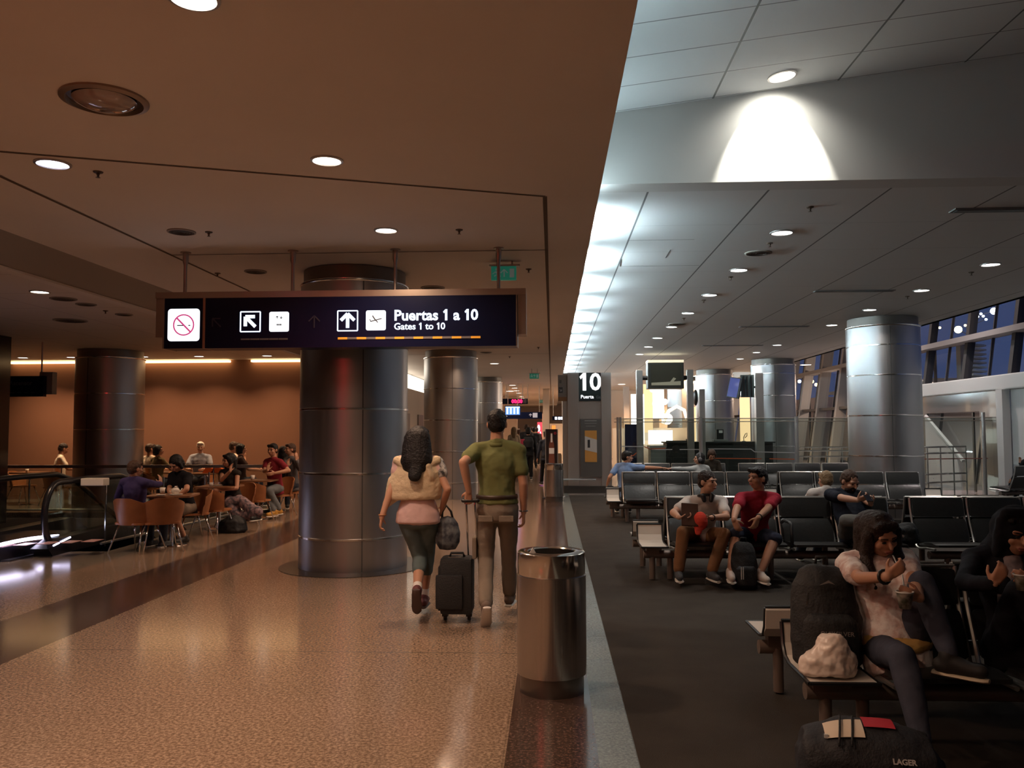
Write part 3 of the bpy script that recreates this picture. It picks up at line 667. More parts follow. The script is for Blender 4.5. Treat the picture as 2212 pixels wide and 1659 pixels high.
# green emergency exit signs
M_GREEN = mat('exit_green', (0.02, 0.14, 0.09), 0.4, emit=(0.02, 0.22, 0.14), es=0.3)
M_PALEG = mat('exit_pale', (0.35, 0.45, 0.42), 0.4, emit=(0.5, 0.6, 0.55), es=0.08)
def exit_sign(px0, px1, py0, py1, Y, lab):
    a, c = P(px0, py1, Y), P(px1, py0, Y); w_, h_ = c.x-a.x, c.z-a.z
    r_ = empty('exit_sign', ((a.x+c.x)/2, Y, a.z)); tag(r_, lab, 'exit sign')
    MB().box(-w_/2, 0, 0, w_/2, 0.05, h_).build('board', M_GREEN, r_)
    MB().box(-w_/2-0.02, -0.02, h_, w_/2+0.04, 0.07, h_+0.02).build('bracket', M_ALU, r_)
    MB().box(-w_*.3, 0.02, h_+0.02, -w_*.3+.02, 0.04, ZL-a.z-0.002).box(w_*.3, 0.02, h_+0.02, w_*.3+.02, 0.04, ZL-a.z-0.002).build('bracket', M_ALU, r_)
    b = MB(); arrow(b, 0.02*w_, h_*.5, h_*.75, 0, -0.004, 0, h_*.08); b.box(w_*.24, -0.004, h_*.18, w_*.42, 0, h_*.82)
    b.build('arrow_and_door', M_PALEG, r_)
    b = MB(); bar(b, -w_*.32, h_*.62, -w_*.22, h_*.42, h_*.12, -0.004, 0); bar(b, -w_*.22, h_*.42, -w_*.12, h_*.25, h_*.07, -0.004, 0); bar(b, -w_*.24, h_*.42, -w_*.38, h_*.28, h_*.07, -0.004, 0)
    bar(b, -w_*.30, h_*.6, -w_*.16, h_*.6, h_*.06, -0.004, 0); bar(b, -w_*.33, h_*.6, -w_*.44, h_*.45, h_*.06, -0.004, 0); b.ball((-w_*.28, -0.002, h_*.78), h_*.09, .003, h_*.09)
    b.build('running_man', M_PALEG, r_)
exit_sign(1061, 1115, 575, 605, 9.2, 'green emergency exit sign with white arrow behind the right sign rod')
exit_sign(1144, 1164, 807, 818, 25.5, 'small green exit sign far down the concourse ceiling')
exit_sign(1165, 1174, 864, 870, 48, 'tiny green exit sign deep in the corridor')

# 'Ascensor' sign by the dark pillar
q0, q1 = P(10, 857, 15.0), P(94, 812, 15.0); r_ = empty('hanging_sign', (q0.x, 15.0, q0.z)); tag(r_, 'unlit dark sign reading Ascensor hanging left of the cafe column', 'sign')
w_, h_ = q1.x-q0.x, q1.z-q0.z
MB().box(0, 0, 0, w_, 0.1, h_).build('panel', M_SIGNB, r_); MB().box(w_*.8, 0.11, 0.05, w_+0.1, 0.26, h_+0.08).build('frame', M_SHADE, r_)
MB().tube([(0.60, .15, h_+.05), (0.60, .15, ZC-q0.z-0.002)], 0.015).build('hanging_rod', M_SIGNF, r_)
x = P(20, 835, 15).x-q0.x; text_obj('sign_text', 'Ascensor', 0.115, (x, -0.003, h_*0.56), mat('sign_faded', (0.16, 0.15, 0.17), 0.5), r_, bold=0.002)
b = MB()
for k in range(4): b.box(x+0.02+k*.13, -0.004, h_*.18, x+.1+k*.13, 0, h_*.2)
b.build('grey_dashes', M_GREYL, r_)

# ------------------------------------------------------------------ litter bins
M_BINB = mat('bin_shadow_steel', (0.22, 0.19, 0.17), 0.3, 0.9)
def bin_(x, y, lab):
    r_ = empty('litter_bin', (x, y, 0)); tag(r_, lab, 'litter bin')
    MB().lathe([(0.195, 0.0), (0.195, 0.115), (0.18, 0.118)], seg=48).build('plinth', M_BINB, r_, 40)
    MB().lathe([(0.19, 0.112), (0.212, 0.112), (0.212, 0.70), (0.20, 0.702)], seg=48).build('body', M_STEEL2, r_, 40)
    MB().lathe([(0.205, 0.700), (0.207, 0.703), (0.207, 0.835), (0.198, 0.842), (0.148, 0.842), (0.142, 0.836), (0.138, 0.62)], seg=48).build('rim', mat('bin_polished', (0.62, 0.59, 0.56), 0.14, 1.0), r_, 40)
    MB().lathe([(0.138, 0.62), (0.0, 0.62)], seg=48).build('liner', M_DARK, r_)
    return r_
bq = P(1189, 930, 5.22); bx = bq.x
BIN = bin_(bx, 5.2, 'large round stainless litter bin in the foreground on the dark stone strip')
lt = MB(); lt.prism([(-.03, 0), (.03, 0), (0.005, .05)], 0, 0.03, 'y'); o = lt.build('paper_scrap', M_WHITE); o.location = (bx-0.115, 5.10, 0.822); tag(o, 'crumpled bit of white paper poking out of the foreground bin', 'litter')
bin_(P(1196, 930, 18.8).x, 18.8, 'farther stainless litter bin on the dark strip with a poster standing behind')
# poster stand with bottle advert, and the small framed sign beside it
py_ = 19.6
a, c = P(1181, 1003, py_), P(1202, 927, py_)
r_ = empty('poster_stand', ((a.x+c.x)/2, py_, 0)); w_ = c.x-a.x; tag(r_, 'narrow dark poster stand showing a cola bottle, behind the far litter bin', 'poster')
MB().box(-w_/2-.02, 0, 0.02, w_/2+.02, 0.06, c.z).build('board', mat('poster_dark', (0.02, 0.012, 0.012), 0.3), r_)
MB().box(-w_/2-.1, -0.1, 0, w_/2+.1, 0.2, 0.02).build('base', M_DARK, r_)
MB().box(-w_/2-.035, -0.005, 0.02, -w_/2-.015, 0.06, c.z).box(w_/2+.015, -0.005, 0.02, w_/2+.035, 0.06, c.z).build('frame', M_ALU, r_)
zb = a.z
pts = [(0, .02), (.05, .02), (.052, .1), (.045, .22), (.05, .34), (.044, .44), (.024, .56), (.015, .66), (.016, .72), (0, .72)]
bt = MB(); k_ = (c.z-zb)/0.80*1.0
bt.prism([(x*1.35, zb+z*k_) for x, z in pts] + [(-x*1.35, zb+z*k_) for x, z in pts[::-1][1:-1]], -0.006, -0.001, 'y'); bo = bt.build('bottle_picture', mat('cola_brown', (0.20, 0.07, 0.045), 0.2), r_)
MB().box(-.06, -0.010, zb+.24*k_, .06, -0.007, zb+.37*k_).build('white_label', mat('label_white', (0.8, 0.78, 0.76), 0.4), bo)
MB().prism([(-.02, zb+.50*k_), (.02, zb+.50*k_), (.018, zb+.70*k_), (-.018, zb+.70*k_)], -0.010, -0.007, 'y').build('neck_shine', MATS['label_white'], bo)
text_obj('red_emblem', 'o', 0.12, (.05, -0.008, zb+.68*k_), mat('emblem_red', (0.5, 0.03, 0.05), 0.4), bo)
a = P(1208, 1006, 20.4); r_ = empty('framed_stand', (a.x, 20.2, 0)); tag(r_, 'small round-topped sign on a thin pole beside the gate pylon', 'sign')
MB().tube([(0, 0, 0), (0, 0, 0.75)], 0.012).build('pole', M_ALU, r_); MB().lathe([(0, 0), (.16, 0), (.15, .015), (0, .02)], seg=20).build('base', M_ALU, r_)
MB().prism([(-.06, .72), (.06, .72), (.06, .98), (.04, 1.03), (-.04, 1.03), (-.06, .98)], -.01, .01, 'y').build('board', mat('stand_brown', (0.25, 0.15, 0.08), 0.5), r_)

# ------------------------------------------------------------------ gate 10 pylon
GY = 21.2
def PX(px, Y=GY): return P(px, 930, Y).x
def PZ(py, Y=GY): return P(1260, py, Y).z
r_ = empty('gate_pylon', (0, GY, 0)); tag(r_, 'tall steel pylon with white 10 on a black panel and a small poster below', 'gate pylon')
xa, xb, xc, xd = PX(1216), PX(1251), PX(1299), PX(1321); zt_ = PZ(805)
M_PYL = mat('pylon_steel', (0.60, 0.56, 0.53), 0.38, 0.9)
MB().box(xa, 0.15, 0, xa+0.12, 0.8, zt_, bevel=.01).build('side_panel', M_PYL, r_)
MB().box(xa+0.12, 0.02, 0.18, xb, 0.8, zt_, bevel=.01).build('front_panel', M_PYL, r_)
MB().box(xb, 0.06, 0.18, xc, 0.8, zt_).build('centre_panel', M_PYL, r_)
MB().box(xc, 0.0, 0.18, xd, 0.8, zt_, bevel=.01).build('front_panel', M_PYL, r_)
MB().box(xa+.02, -0.02, 0, xd+.03, 0.85, 0.18).build('plinth', mat('pylon_plinth', (0.05, 0.045, 0.04), 0.3), r_)
MB().box(xb+.005, 0.02, PZ(866), xc-.005, 0.058, zt_).build('number_panel', mat('panel_black', (0.006, 0.012, 0.012), 0.3), r_)
text_run('gate_number', '10', 0.60, ((xb+xc)/2, 0.015, PZ(842)), emis('number_lit', (1, 1, 1), 1.3), r_, bold=0.014, center=True)
text_obj('sign_text', 'Puerta', 0.125, (xb+.045, 0.015, PZ(860.5)), M_LIT, r_, bold=0.002)
text_obj('sign_text', '- Gate', 0.10, (xb+.37, 0.015, PZ(860.5)), mat('sign_dim', (0.25, 0.26, 0.26), 0.5), r_)
pz0, pz1 = PZ(1030), PZ(905)
MB().box(xb+.03, -.02, pz0, xc+.0, 0.05, pz1).build('poster_case', mat('case_grey', (0.10, 0.095, 0.09), 0.4), r_)
cs = [x for x in r_.children if x.name.startswith('poster_case')][0]
ox0, ox1 = PX(1263), PX(1289)
MB().box(ox0, -.026, PZ(998), ox1, -.021, PZ(930)).build('poster', mat('poster_orange', (0.62, 0.30, 0.07), 0.5), cs)
MB().prism([(ox0, PZ(972)), (ox1, PZ(978)), (ox1, PZ(950)), (ox0, PZ(942))], -.031, -.027, 'y').build('poster', mat('poster_white', (0.62, 0.60, 0.58), 0.5), cs)
MB().box(ox0+.07, -.036, PZ(967), ox0+.13, -.032, PZ(950)).build('poster_mark', M_DARK, cs)
MB().box(ox0, -.026, PZ(910), ox1, -.021, PZ(908)).box(ox0, -.026, PZ(915), ox1, -.021, PZ(914)).box(ox0+.03, -.026, PZ(921), ox1-.03, -.021, PZ(920)).build('poster_text', mat('poster_grey', (0.35, 0.34, 0.33), 0.5), cs)
z_ = PZ(1035); MB().tube([(xa-.12, 0.5, z_), (xa-.12, -0.12, z_), (xa-.02, -0.2, z_), (xb+.4, -0.2, z_)], 0.025).build('bumper_rail', M_CHROME, r_)
# side blade sign
bx0, bx1 = PX(1206), PX(1217); r2 = empty('blade_sign', (0, GY, 0)); tag(r2, 'small blade sign with a slanted arrow sticking out left of the gate pylon', 'sign')
MB().box(bx0, 0.1, PZ(866), bx1+.1, 0.16, PZ(809)).build('board', mat('blade_pale', (0.30, 0.27, 0.24), 0.5), r2)
MB().box(bx0, 0.09, PZ(866), bx1+.1, 0.098, PZ(857)).build('brown_foot', mat('blade_brown', (0.28, 0.13, 0.05), 0.5), r2)
bd = MB(); bd.box(bx0+.02, 0.085, PZ(848), bx1-.01, 0.092, PZ(836)); bd.build('arrow_tile', M_DARK, r2)
ab = MB(); arrow(ab, (bx0+bx1)/2, (PZ(848)+PZ(836))/2, .11, -135, 0.078, 0.084, .012); ab.build('arrow', mat('poster_white', (1, 1, 1)), r2)
for k in (0, 1): MB().box(bx0+.04+k*.03, 0.09, PZ(827), bx0+.055+k*.03, 0.098, PZ(820)).build('mark', M_DARK, r2)

# ------------------------------------------------------------------ glass barrier across the lounge
BYb = 20.8
r_ = empty('glass_barrier', (0, BYb, 0)); tag(r_, 'tall clear glass barrier with steel posts and painted waves behind the seat rows', 'glass barrier')
gx0, gx1 = PX(1327, BYb), PX(2260, BYb); gt = PZ(905, BYb)
posts = [1334, 1340, 1513, 1720, 2123]
pp = sorted(set([gx0] + [PX(p, BYb) for p in (1513, 1720, 2123)] + [gx1]))
for a, c in zip(pp, pp[1:]): MB().box(a+.05, -0.006, 0.10, c-.05, 0.006, gt).build('glass_panel', M_GLASSG, r_)
for p in posts: MB().tube([(PX(p, BYb), -.03, 0), (PX(p, BYb), -.03, gt+(.04 if p < 2000 else .12))], 0.045 if p > 1400 else .028, 12).build('post', M_ALU, r_)
for z in (gt, PZ(912, BYb)): MB().tube([(gx0, 0, z), (gx1, 0, z)], 0.010, 6).build('rail', M_SHADE, r_)
M_WAVEW = mat('wave_white', (0.45, 0.46, 0.46), 0.5); M_WAVEO = mat('wave_orange', (0.50, 0.11, 0.03), 0.5)
def stripe(pts, m_, nm):
    b = MB()
    for (p0, q0), (p1, q1) in zip(pts, pts[1:]):
        A, B2 = P(p0, q0, BYb), P(p1, q1, BYb); bar(b, A.x, A.z, B2.x, B2.z, 0.022, -0.012, -0.008)
    b.build(nm, m_, r_)
stripe([(1340, 964.5), (1392, 964.5)], M_WAVEW, 'white_wave'); stripe([(1400, 967), (1408, 971), (1452, 971)], M_WAVEW, 'white_wave'); stripe([(1468, 971), (1511, 971)], M_WAVEW, 'white_wave')
stripe([(1530, 969.5), (1622, 970), (1630, 976), (1718, 978)], M_WAVEW, 'white_wave')
stripe([(1392, 965), (1404, 970), (1438, 968)], M_WAVEO, 'orange_wave'); stripe([(1352, 985), (1368, 984), (1375, 978)], M_WAVEO, 'orange_wave'); stripe([(1542, 990), (1645, 991)], M_WAVEO, 'orange_wave'); stripe([(1662, 991), (1716, 992)], M_WAVEO, 'orange_wave')
# chrome handrail barrier in front of the portal and between the columns
def railset(xa, xb, Y, zs, lab, nv=5, dy=0.0):
    r_ = empty('handrail', (0, Y, 0)); tag(r_, lab, 'handrail')
    for z in zs: MB().tube([(xa, 0, z), (xb, dy, z)], 0.022, 8).build('rail', M_CHROME, r_)
    for k in range(nv+1):
        t = k/nv; MB().tube([(xa+(xb-xa)*t, dy*t, 0), (xa+(xb-xa)*t, dy*t, zs[-1])], 0.018, 8).build('baluster', M_ALU, r_)
railset(PX(1722, 24), PX(1850, 24), 24.0, (0.15, 0.28, 0.82, 0.98, 1.08), 'chrome handrail run between the two big lounge columns', 4)
railset(PX(1985, 20), PX(2135, 20), 20.3, (0.30, 0.50, 1.0, 1.15), 'chrome handrail in front of the boarding doorway at right', 4, 0.8)
b = MB().tube([(PX(1985, 20.5), 0, 0), (PX(2200, 20.5), .6, 0.0)], 0.012); o = b.build('barrier_tape', mat('tape_red', (0.28, 0.06, 0.05), 0.5)); o.location = (0, 20.6, 0.86); tag(o, 'dull red rail line crossing the boarding doorway', 'rail')

# ------------------------------------------------------------------ gate desk, monitors, banner
M_DESK = mat('desk_dark', (0.025, 0.028, 0.027), 0.35)
DY = 23.3
r_ = empty('gate_desk', (0, DY, 0)); tag(r_, 'long black gate counter behind the glass barrier', 'counter')
dx0, dx1, dz = PX(1440, DY), PX(1669, DY), PZ(955, DY)
MB().box(dx0, 0, 0.05, dx1, 0.75, dz-.04).build('front', M_DESK, r_); MB().box(dx0-.05, -.08, dz-.04, dx1+.05, .8, dz).build('worktop', M_DESK, r_)
MB().box(dx0, .05, 0, dx1, .7, .05).build('plinth', M_DARK, r_)
r_ = empty('side_desk', (0, DY, 0)); tag(r_, 'low grey-green cabinet left of the black gate counter', 'cabinet')
MB().box(PX(1405, DY), 0, 0.0, PX(1438, DY), 0.6, PZ(968, DY)).build('body', mat('cabinet_grey', (0.22, 0.24, 0.22), 0.4), r_); MB().box(PX(1403, DY), -.03, PZ(968, DY), PX(1439, DY), 0.63, PZ(963, DY)).build('top', mat('cabinet_top', (0.35, 0.36, 0.34), 0.3), r_)
# desk clutter
r_ = empty('desk_monitor', (PX(1560, DY), DY+.3, dz)); tag(r_, 'small dark desk screen with a bright sticker on the gate counter', 'monitor')
MB().box(-.2, -.12, 0, .2, .12, .06, bevel=.01).build('base', mat('desk_grey', (.2, .21, .2), .5), r_); MB().box(-.1, 0, .06, .1, .06, .34, bevel=.01).build('screen', M_BLACKP, r_); MB().box(-.03, -.006, .24, .07, -.001, .31).build('sticker', mat('sticker', (.85, .87, .85), .4), r_)
r_ = empty('desk_phone', (PX(1470, DY), DY+.3, dz)); tag(r_, 'flat dark keyboard and phone at the left of the gate counter', 'phone')
MB().box(-.35, -.1, 0, .35, .1, .03).build('keyboard', M_BLACKP, r_); MB().box(.2, -.08, .03, .34, .08, .07).build('handset', M_BLACKP, r_)
r_ = empty('desk_lamp', (PX(1610, DY), DY+.2, dz)); tag(r_, 'thin looped stand on the right of the gate counter', 'microphone stand')
MB().tube([(0, 0, 0), (0, 0, .12), (.05, 0, .22), (.09, 0, .24), (.09, 0, .16), (.03, 0, .1)], 0.010).build('stem', M_BLACKP, r_); MB().lathe([(0, 0), (.06, 0), (.05, .015), (0, .02)], seg=16).build('foot', M_BLACKP, r_)
# goal-shaped posts with monitors
r_ = empty('gate_monitor', (0, 22.6, 0)); tag(r_, 'hanging monitor held between two tall square steel posts by the gate', 'monitor')
YM = 22.6; zt2 = PZ(800, YM)
for p, w2 in ((1383, .085), (1493, .085)): MB().box(PX(p, YM)-w2, 0, 0, PX(p, YM)+w2, .17, zt2, bevel=.008).build('post', M_PYL, r_)
ma, mb, mz0, mz1 = PX(1400, YM), PX(1478, YM), PZ(841, YM), PZ(785, YM)
MB().box(ma, -.1, mz0, mb, .35, mz1, bevel=.015).build('screen_case', mat('monitor_case', (0.05, 0.045, 0.035), 0.4), r_)
sc_ = [x for x in r_.children if x.name.startswith('screen_case')][0]
MB().box(ma+.08, -.108, mz0+.08, mb-.08, -.101, mz1-.06).build('screen', mat('screen_off', (0.08, 0.07, 0.05), 0.08, coat=1.0), sc_)
MB().prism([(ma+.09, mz0+.09), (mb-.09, mz0+.09), (mb-.09, mz0+.20), (ma+.09, mz0+.16)], -.113, -.109, 'y').build('screen_picture', mat('screen_tan', (0.35, 0.31, 0.22), 0.3, emit=(.4, .36, .25), es=.25), sc_)
MB().prism([(ma+.55, mz0+.14), (ma+.62, mz0+.12), (ma+.75, mz0+.27), (ma+.68, mz0+.3)], -.117, -.114, 'y').build('screen_picture', mat('screen_tan', (1, 1, 1)), sc_)
MB().box(ma-.0, -.12, mz1+.0, mb+.0, .37, mz1+.07, bevel=.01).build('light_box', mat('light_box', (.7, .66, .5), .5, emit=(1.0, .88, .6), es=.75), r_)
MB().tube([(PX(1390, YM), .08, PZ(817, YM)), (ma, .08, PZ(817, YM))], .06).tube([(mb, .08, PZ(817, YM)), (PX(1488, YM), .08, PZ(817, YM))], .06).build('arm', M_BLACKP, r_)
r_ = empty('monitor_post', (0, 22.4, 0)); tag(r_, 'square steel post with a tilted blue screen and glass wing, right of the gate counter', 'monitor')
YM = 22.4; MB().box(PX(1634, YM), 0, 0, PX(1651, YM), .2, PZ(808, YM), bevel=.008).build('post', M_PYL, r_)
T = Matrix.Translation((PX(1589, YM), 0, PZ(840, YM))) @ Matrix.Rotation(R(12), 4, 'Y') @ Matrix.Rotation(R(-35), 4, 'Z')
MB().box(-.17, -.05, -.27, .17, .03, .27, M=T).build('screen_case', M_BLACKP, r_)
MB().box(-.15, -.056, -.25, .12, -.051, .25, M=T).build('screen', mat('screen_blue', (0.05, 0.06, 0.2), 0.1, emit=(.10, .12, .35), es=.55), r_)
MB().box(PX(1603, YM), .05, PZ(860, YM), PX(1632, YM), .12, PZ(812, YM)).build('bracket_box', mat('bracket_glassy', (0.12, 0.16, 0.16), 0.1, 0.4), r_)
for p in (1608, 1615, 1624): MB().box(PX(p, YM), .03, PZ(858, YM), PX(p+3, YM), .048, PZ(814, YM)).build('bracket_bar', M_BLACKP, r_)
MB().tube([(PX(1598, YM), .08, PZ(838, YM)), (PX(1640, YM), .08, PZ(838, YM))], .03).build('arm', M_BLACKP, r_)
r_ = empty('monitor_post', (0, 22.8, 0)); tag(r_, 'shorter steel post with a dark screen seen edge-on, between the other two monitors', 'monitor')
YM = 22.8; MB().box(PX(1512, YM), 0, 0, PX(1524, YM), .16, PZ(842, YM), bevel=.008).build('post', M_PYL, r_)
MB().ball((PX(1505, YM), .1, PZ(860, YM)), .06, .2, .22).build('screen_case', M_BLACKP, r_, True)
r_ = empty('banner_stand', (0, 23.2, 0)); tag(r_, 'dark blue banner stand left of the gate counter', 'banner'); YM = 23.2
MB().box(PX(1350, YM), 0, .05, PX(1386, YM), .05, PZ(917, YM)).build('banner', mat('banner_blue', (0.008, 0.010, 0.045), 0.4), r_); MB().box(PX(1348, YM), -.1, 0, PX(1388, YM), .15, .05).build('base', M_DARK, r_)

# ------------------------------------------------------------------ bright hall behind the gate
M_GLOWW = emis('shop_white', (1.0, 0.93, 0.82), 3.2); M_GLOWY = emis('shop_yellow', (1.0, 0.66, 0.34), 1.5)
HY = 33.0
r_ = empty('shop_front', (0, HY, 0)); tag(r_, 'dazzling lit shop front far behind the gate monitor', 'shop')
def hb(p0, q1, p1, q0, m_, nm, dy=0.0, Y=HY): return MB().box(PX(p0, Y), dy, max(0, PZ(q1, Y)), PX(p1, Y), dy+.08, PZ(q0, Y)).build(nm, m_, r_)
hb(1364, 960, 1392, 852, M_GLOWW, 'glow_panel'); hb(1412, 905, 1436, 815, M_GLOWW, 'glow_panel', .1); hb(1392, 935, 1412, 830, M_GLOWY, 'glow_panel', .2); hb(1400, 960, 1452, 930, M_GLOWW, 'glow_panel', -.1)  # the yellow one is a lit wall strip, its light put in as glow
hb(1325, 1035, 1500, 925, M_BEIGE, 'counter', .5); hb(1500, 1035, 1600, 815, M_BEIGE, 'back_wall', 3.0)
for px, py, rr in [(1418, 872, .16), (1436, 868, .12), (1428, 888, .13), (1441, 905, .22), (1409, 842, .1)]:
    q = P(px, py, HY-.5); o = MB().ball((0, 0, 0), rr, rr, rr).build('globe_lamp', M_GLOWW, r_, True); o.location = (q.x, q.y-HY, q.z)
bt = MB(); a = [(P(1432, 915, HY-.8)), (P(1445, 888, HY-.8)), (P(1462, 878, HY-.8)), (P(1478, 886, HY-.8)), (P(1484, 905, HY-.8))]
o = bt.tube([v - Vector((0, HY, 0)) for v in a], .07).build('glowing_arch', mat('arch_white', (.7, .7, .68), .3, emit=(1, .97, .9), es=.5), r_)  # a white arch, not a lamp; its brightness is put in as glow
for p0, p1, Y, lab in [(1600, 1607, 30, 'slim warm lit panel left of the tilted screen post'), (1608, 1621, 34, 'warm lit panel seen under the tilted blue screen')]:
    o = MB().box(PX(p0, Y), 0, 0, PX(p1, Y), .1, PZ(860, Y)).build('light_box', M_GLOWY); o.location = (0, Y, 0); tag(o, lab, 'light panel')
o = MB().box(PX(1499, 30), 0, 0, PX(1506, 30), .1, PZ(880, 30)).build('light_box', M_GLOWY); o.location = (0, 30, 0); tag(o, 'small warm lit panel between the two left monitor posts', 'light panel')
# big beige hall wall behind
struct(MB().box(1.7, 48, 0, 7.6, 48.2, 3.87).build('wall_back', M_BEIGE))
for k in range(5):
    struct(MB().box(2.2+k*1.6, 44+k*.4, 0, 2.5+k*1.6, 44.4+k*.4, 4.0).build('trim_11', mat('hall_fin', (.5, .42, .36), .5)))

# ------------------------------------------------------------------ boarding portal
M_PORT = mat('portal_polished', (0.16, 0.15, 0.15), 0.12, coat=0.5)
r_ = empty('door_1'); struct(r_)
b = MB(); b.box(10.66, pY0, 2.02, 10.72, pY1, 2.5); b.box(10.66, pY0, 0, 10.72, pY0+1.1, 2.02); b.box(10.66, pY1-.25, 0, 10.72, pY1, 2.02); b.build('door_surround', M_PORT, r_)
b = MB(); b.box(10.5, pY0-.28, 0, 10.68, pY0-.0, 2.5); b.build('portal_edge', M_WHITE, r_)
b = MB(); b.box(10.72, pY0+1.05, 0, 13.5, pY0+1.1, 2.1); b.box(10.72, pY1-.25, 0, 13.5, pY1-.2, 2.1); b.box(13.4, pY0+1.1, 0, 13.5, pY1-.25, 2.1); b.box(10.72, pY0+1.1, 2.02, 13.5, pY1-.25, 2.1); b.build('vestibule', mat('vestibule_grey', (.42, .38, .36), .5), r_)
MB().tube([(10.62, pY1-.3, 1.95), (10.62, pY0+1.9, .75)], .05, 6).build('brace', M_WHITE, r_)
MB().prism([(pY1-.28, 0), (pY1-.28, 1.98), (pY0+2.2, .8), (pY0+2.0, 0)], 10.6, 10.64, 'x').build('door_leaf', mat('door_leaf_white', (.6, .55, .54), .4), r_)
MB().box(10.63, pY0+1.35, 0, 10.67, pY0+1.42, 2.0).build('door_edge', M_BLACKP, r_)
vl = bpy.data.lights.new('lamp', 'AREA'); vl.shape = 'DISK'; vl.size = .3; vl.energy = 25; vl.color = (1, .86, .8); vo = bpy.data.objects.new('lamp', vl); col.objects.link(vo); vo.location = (12.2, 22.6, 2.0)
# outdoor lamps seen through the glass, and a reflection built as solid fins
def mast(px, Y, lab, lamps):
    q = P(px, 700, Y); r_ = empty('floodlight_mast', (q.x, Y, 0)); tag(r_, lab, 'lighting mast')
    top = max(P(l[0], l[1], Y).z for l in lamps)
    MB().tube([(0, .25, 0), (0, .25, top)], .06).build('pole', M_MULL, r_)
    for px2, py2, rr, m_ in lamps:
        p = P(px2, py2, Y); d = (p.x-q.x, 0, p.z)
        o = MB().ball((0, 0, 0), rr, rr, rr).build('lamp_globe', m_, r_, True); o.location = d
        MB().tube([(0, .25, -.15), (0, 0, 0)] if abs(d[0]) < .05 else [(-d[0], .25, -.2), (0, .05, 0)], .012, 5).build('arm', M_MULL, o)
YL, YW_ = emis('yard_y', (1, .70, .25), 9), emis('yard_w', (.85, .93, 1), 9)
BY_, BW_ = emis('flood_y', (1, .72, .22), 30), emis('flood_w', (.85, .9, 1), 26)
mast(2104, 31, 'lighting mast outside with a yellow and a white floodlight and small lamps, upper right window', [(2070, 712, .13, BY_), (2147, 672, .12, BW_)] + [(x, y, .045, YL if c_ else YW_) for x, y, c_ in [(2092, 707, 1), (2098, 700, 1), (2085, 703, 1), (2106, 694, 1), (2112, 684, 0), (2119, 678, 0), (2124, 683, 0), (2130, 690, 0), (2110, 690, 0)]])
mast(2024, 31.2, 'thin mast outside with two small yellow lamps left of the big floodlights', [(2022, 712, .045, YL), (2030, 708, .045, YL)])
mast(1984, 31.4, 'thin mast outside with two small yellow lamps next to the broad lounge column', [(1981, 715, .045, YL), (1984, 722, .045, YL)])
mast(1748, 46, 'far mast outside with a fan of yellow lamps between the two lounge columns', [(1754, 824, .10, YL), (1742, 830, .09, YL), (1763, 831, .09, YL), (1727, 824, .09, YW_), (1749, 826, .10, YL)])
r_ = empty('reflected_tower', (0, 28.5, 0)); tag(r_, 'stacked pale fins modelling a zigzag reflection in the right window', 'reflected_tower')  # zigzag reflection in the glass, modelled as a solid object
q0, q1 = P(2113, 820, 28.5), P(2118, 745, 28.5)
MB().box(q0.x-.5, .1, 0, q0.x-.15, .4, q1.z+.1).build('core', mat('tower_grey', (.2, .22, .22), .5), r_)
for k in range(9):
    z = q0.z + (q1.z-q0.z)*k/8; MB().prism([(q0.x-.15, z), (q0.x+.3, z-.05), (q0.x+.3, z), (q0.x-.15, z+.07)], 0, .5, 'y').build('fin', mat('fin_pale', (.60, .66, .64), .5), r_)
# building and lamps added beyond the glass to tint the lower panes
r_ = empty('pane_tint_wing', (0, 0, 0)); tag(r_, 'pinkish wing added outside to tint the lower leaning panes', 'building')
MB().box(15, 33, 0, 17, 45, 3.4).box(15, 47.5, 0, 17, 62, 3.4).build('wall', mat('wing_pink', (.55, .42, .36), .6), r_); MB().box(14.6, 33, 3.4, 17, 45, 3.55).build('roof_edge', M_FRAME, r_)
for k in range(3): MB().box(14.93, 34+k*3.2, .8, 14.99, 33+k*3.2, 2.6).build('window', mat('wing_window', (.06, .07, .1), .1), r_)
for k in range(4):
    ld = bpy.data.lights.new('lamp', 'AREA'); ld.shape = 'DISK'; ld.size = .4; ld.energy = 160; ld.color = (1, .7, .5)
    lo = bpy.data.objects.new('lamp', ld); col.objects.link(lo); lo.location = (13.4, 34+k*7, 3.3); lo.rotation_euler = (0, R(65), 0)
    lo.parent = r_
struct(MB().box(11.2, -8, -0.15, 60, 90, -0.1).build('ground', mat('apron', (.06, .06, .065), .8)))

# ------------------------------------------------------------------ corridor fittings
CY = 34.0
def C(px, py, Y=CY): return P(px, py, Y)
r_ = empty('clock_sign', (0, CY, 0)); tag(r_, 'dark hanging board with red digital clock far down the concourse', 'clock')
a, c = C(1082, 873), C(1140, 861); MB().box(a.x, 0, a.z, c.x, .15, c.z).build('board', M_SIGNB, r_)
text_obj('red_digits', '00:00', .2, (C(1105, 871).x, -.008, C(1105, 870.5).z), emis('led_red', (1, .02, .12), 2.5), r_, bold=.012)
a2 = C(1130, 871); MB().box(a2.x, -.01, a2.z, a2.x+.14, -.001, a2.z+.18).build('side_mark', M_GREYL, r_)
for px in (1093, 1129, 1140): MB().tube([(C(px, 870).x, .08, c.z), (C(px, 870).x, .08, ZL-.003)], .014).build('hanging_rod', M_SIGNF, r_)
YM = 33.5; r_ = empty('flight_monitor', (0, YM, 0)); tag(r_, 'blue and white flight information screen under the red clock', 'monitor')
a, c = P(1092, 896, YM), P(1123, 878, YM); MB().box(a.x-.03, 0, a.z-.03, c.x+.03, .15, c.z+.03).build('case', M_BLACKP, r_)
cs = r_.children[0]; MB().box(a.x, -.01, a.z, c.x, -.001, c.z).build('screen', emis('tv_blue', (.12, .28, 1.0), 1.6), cs)
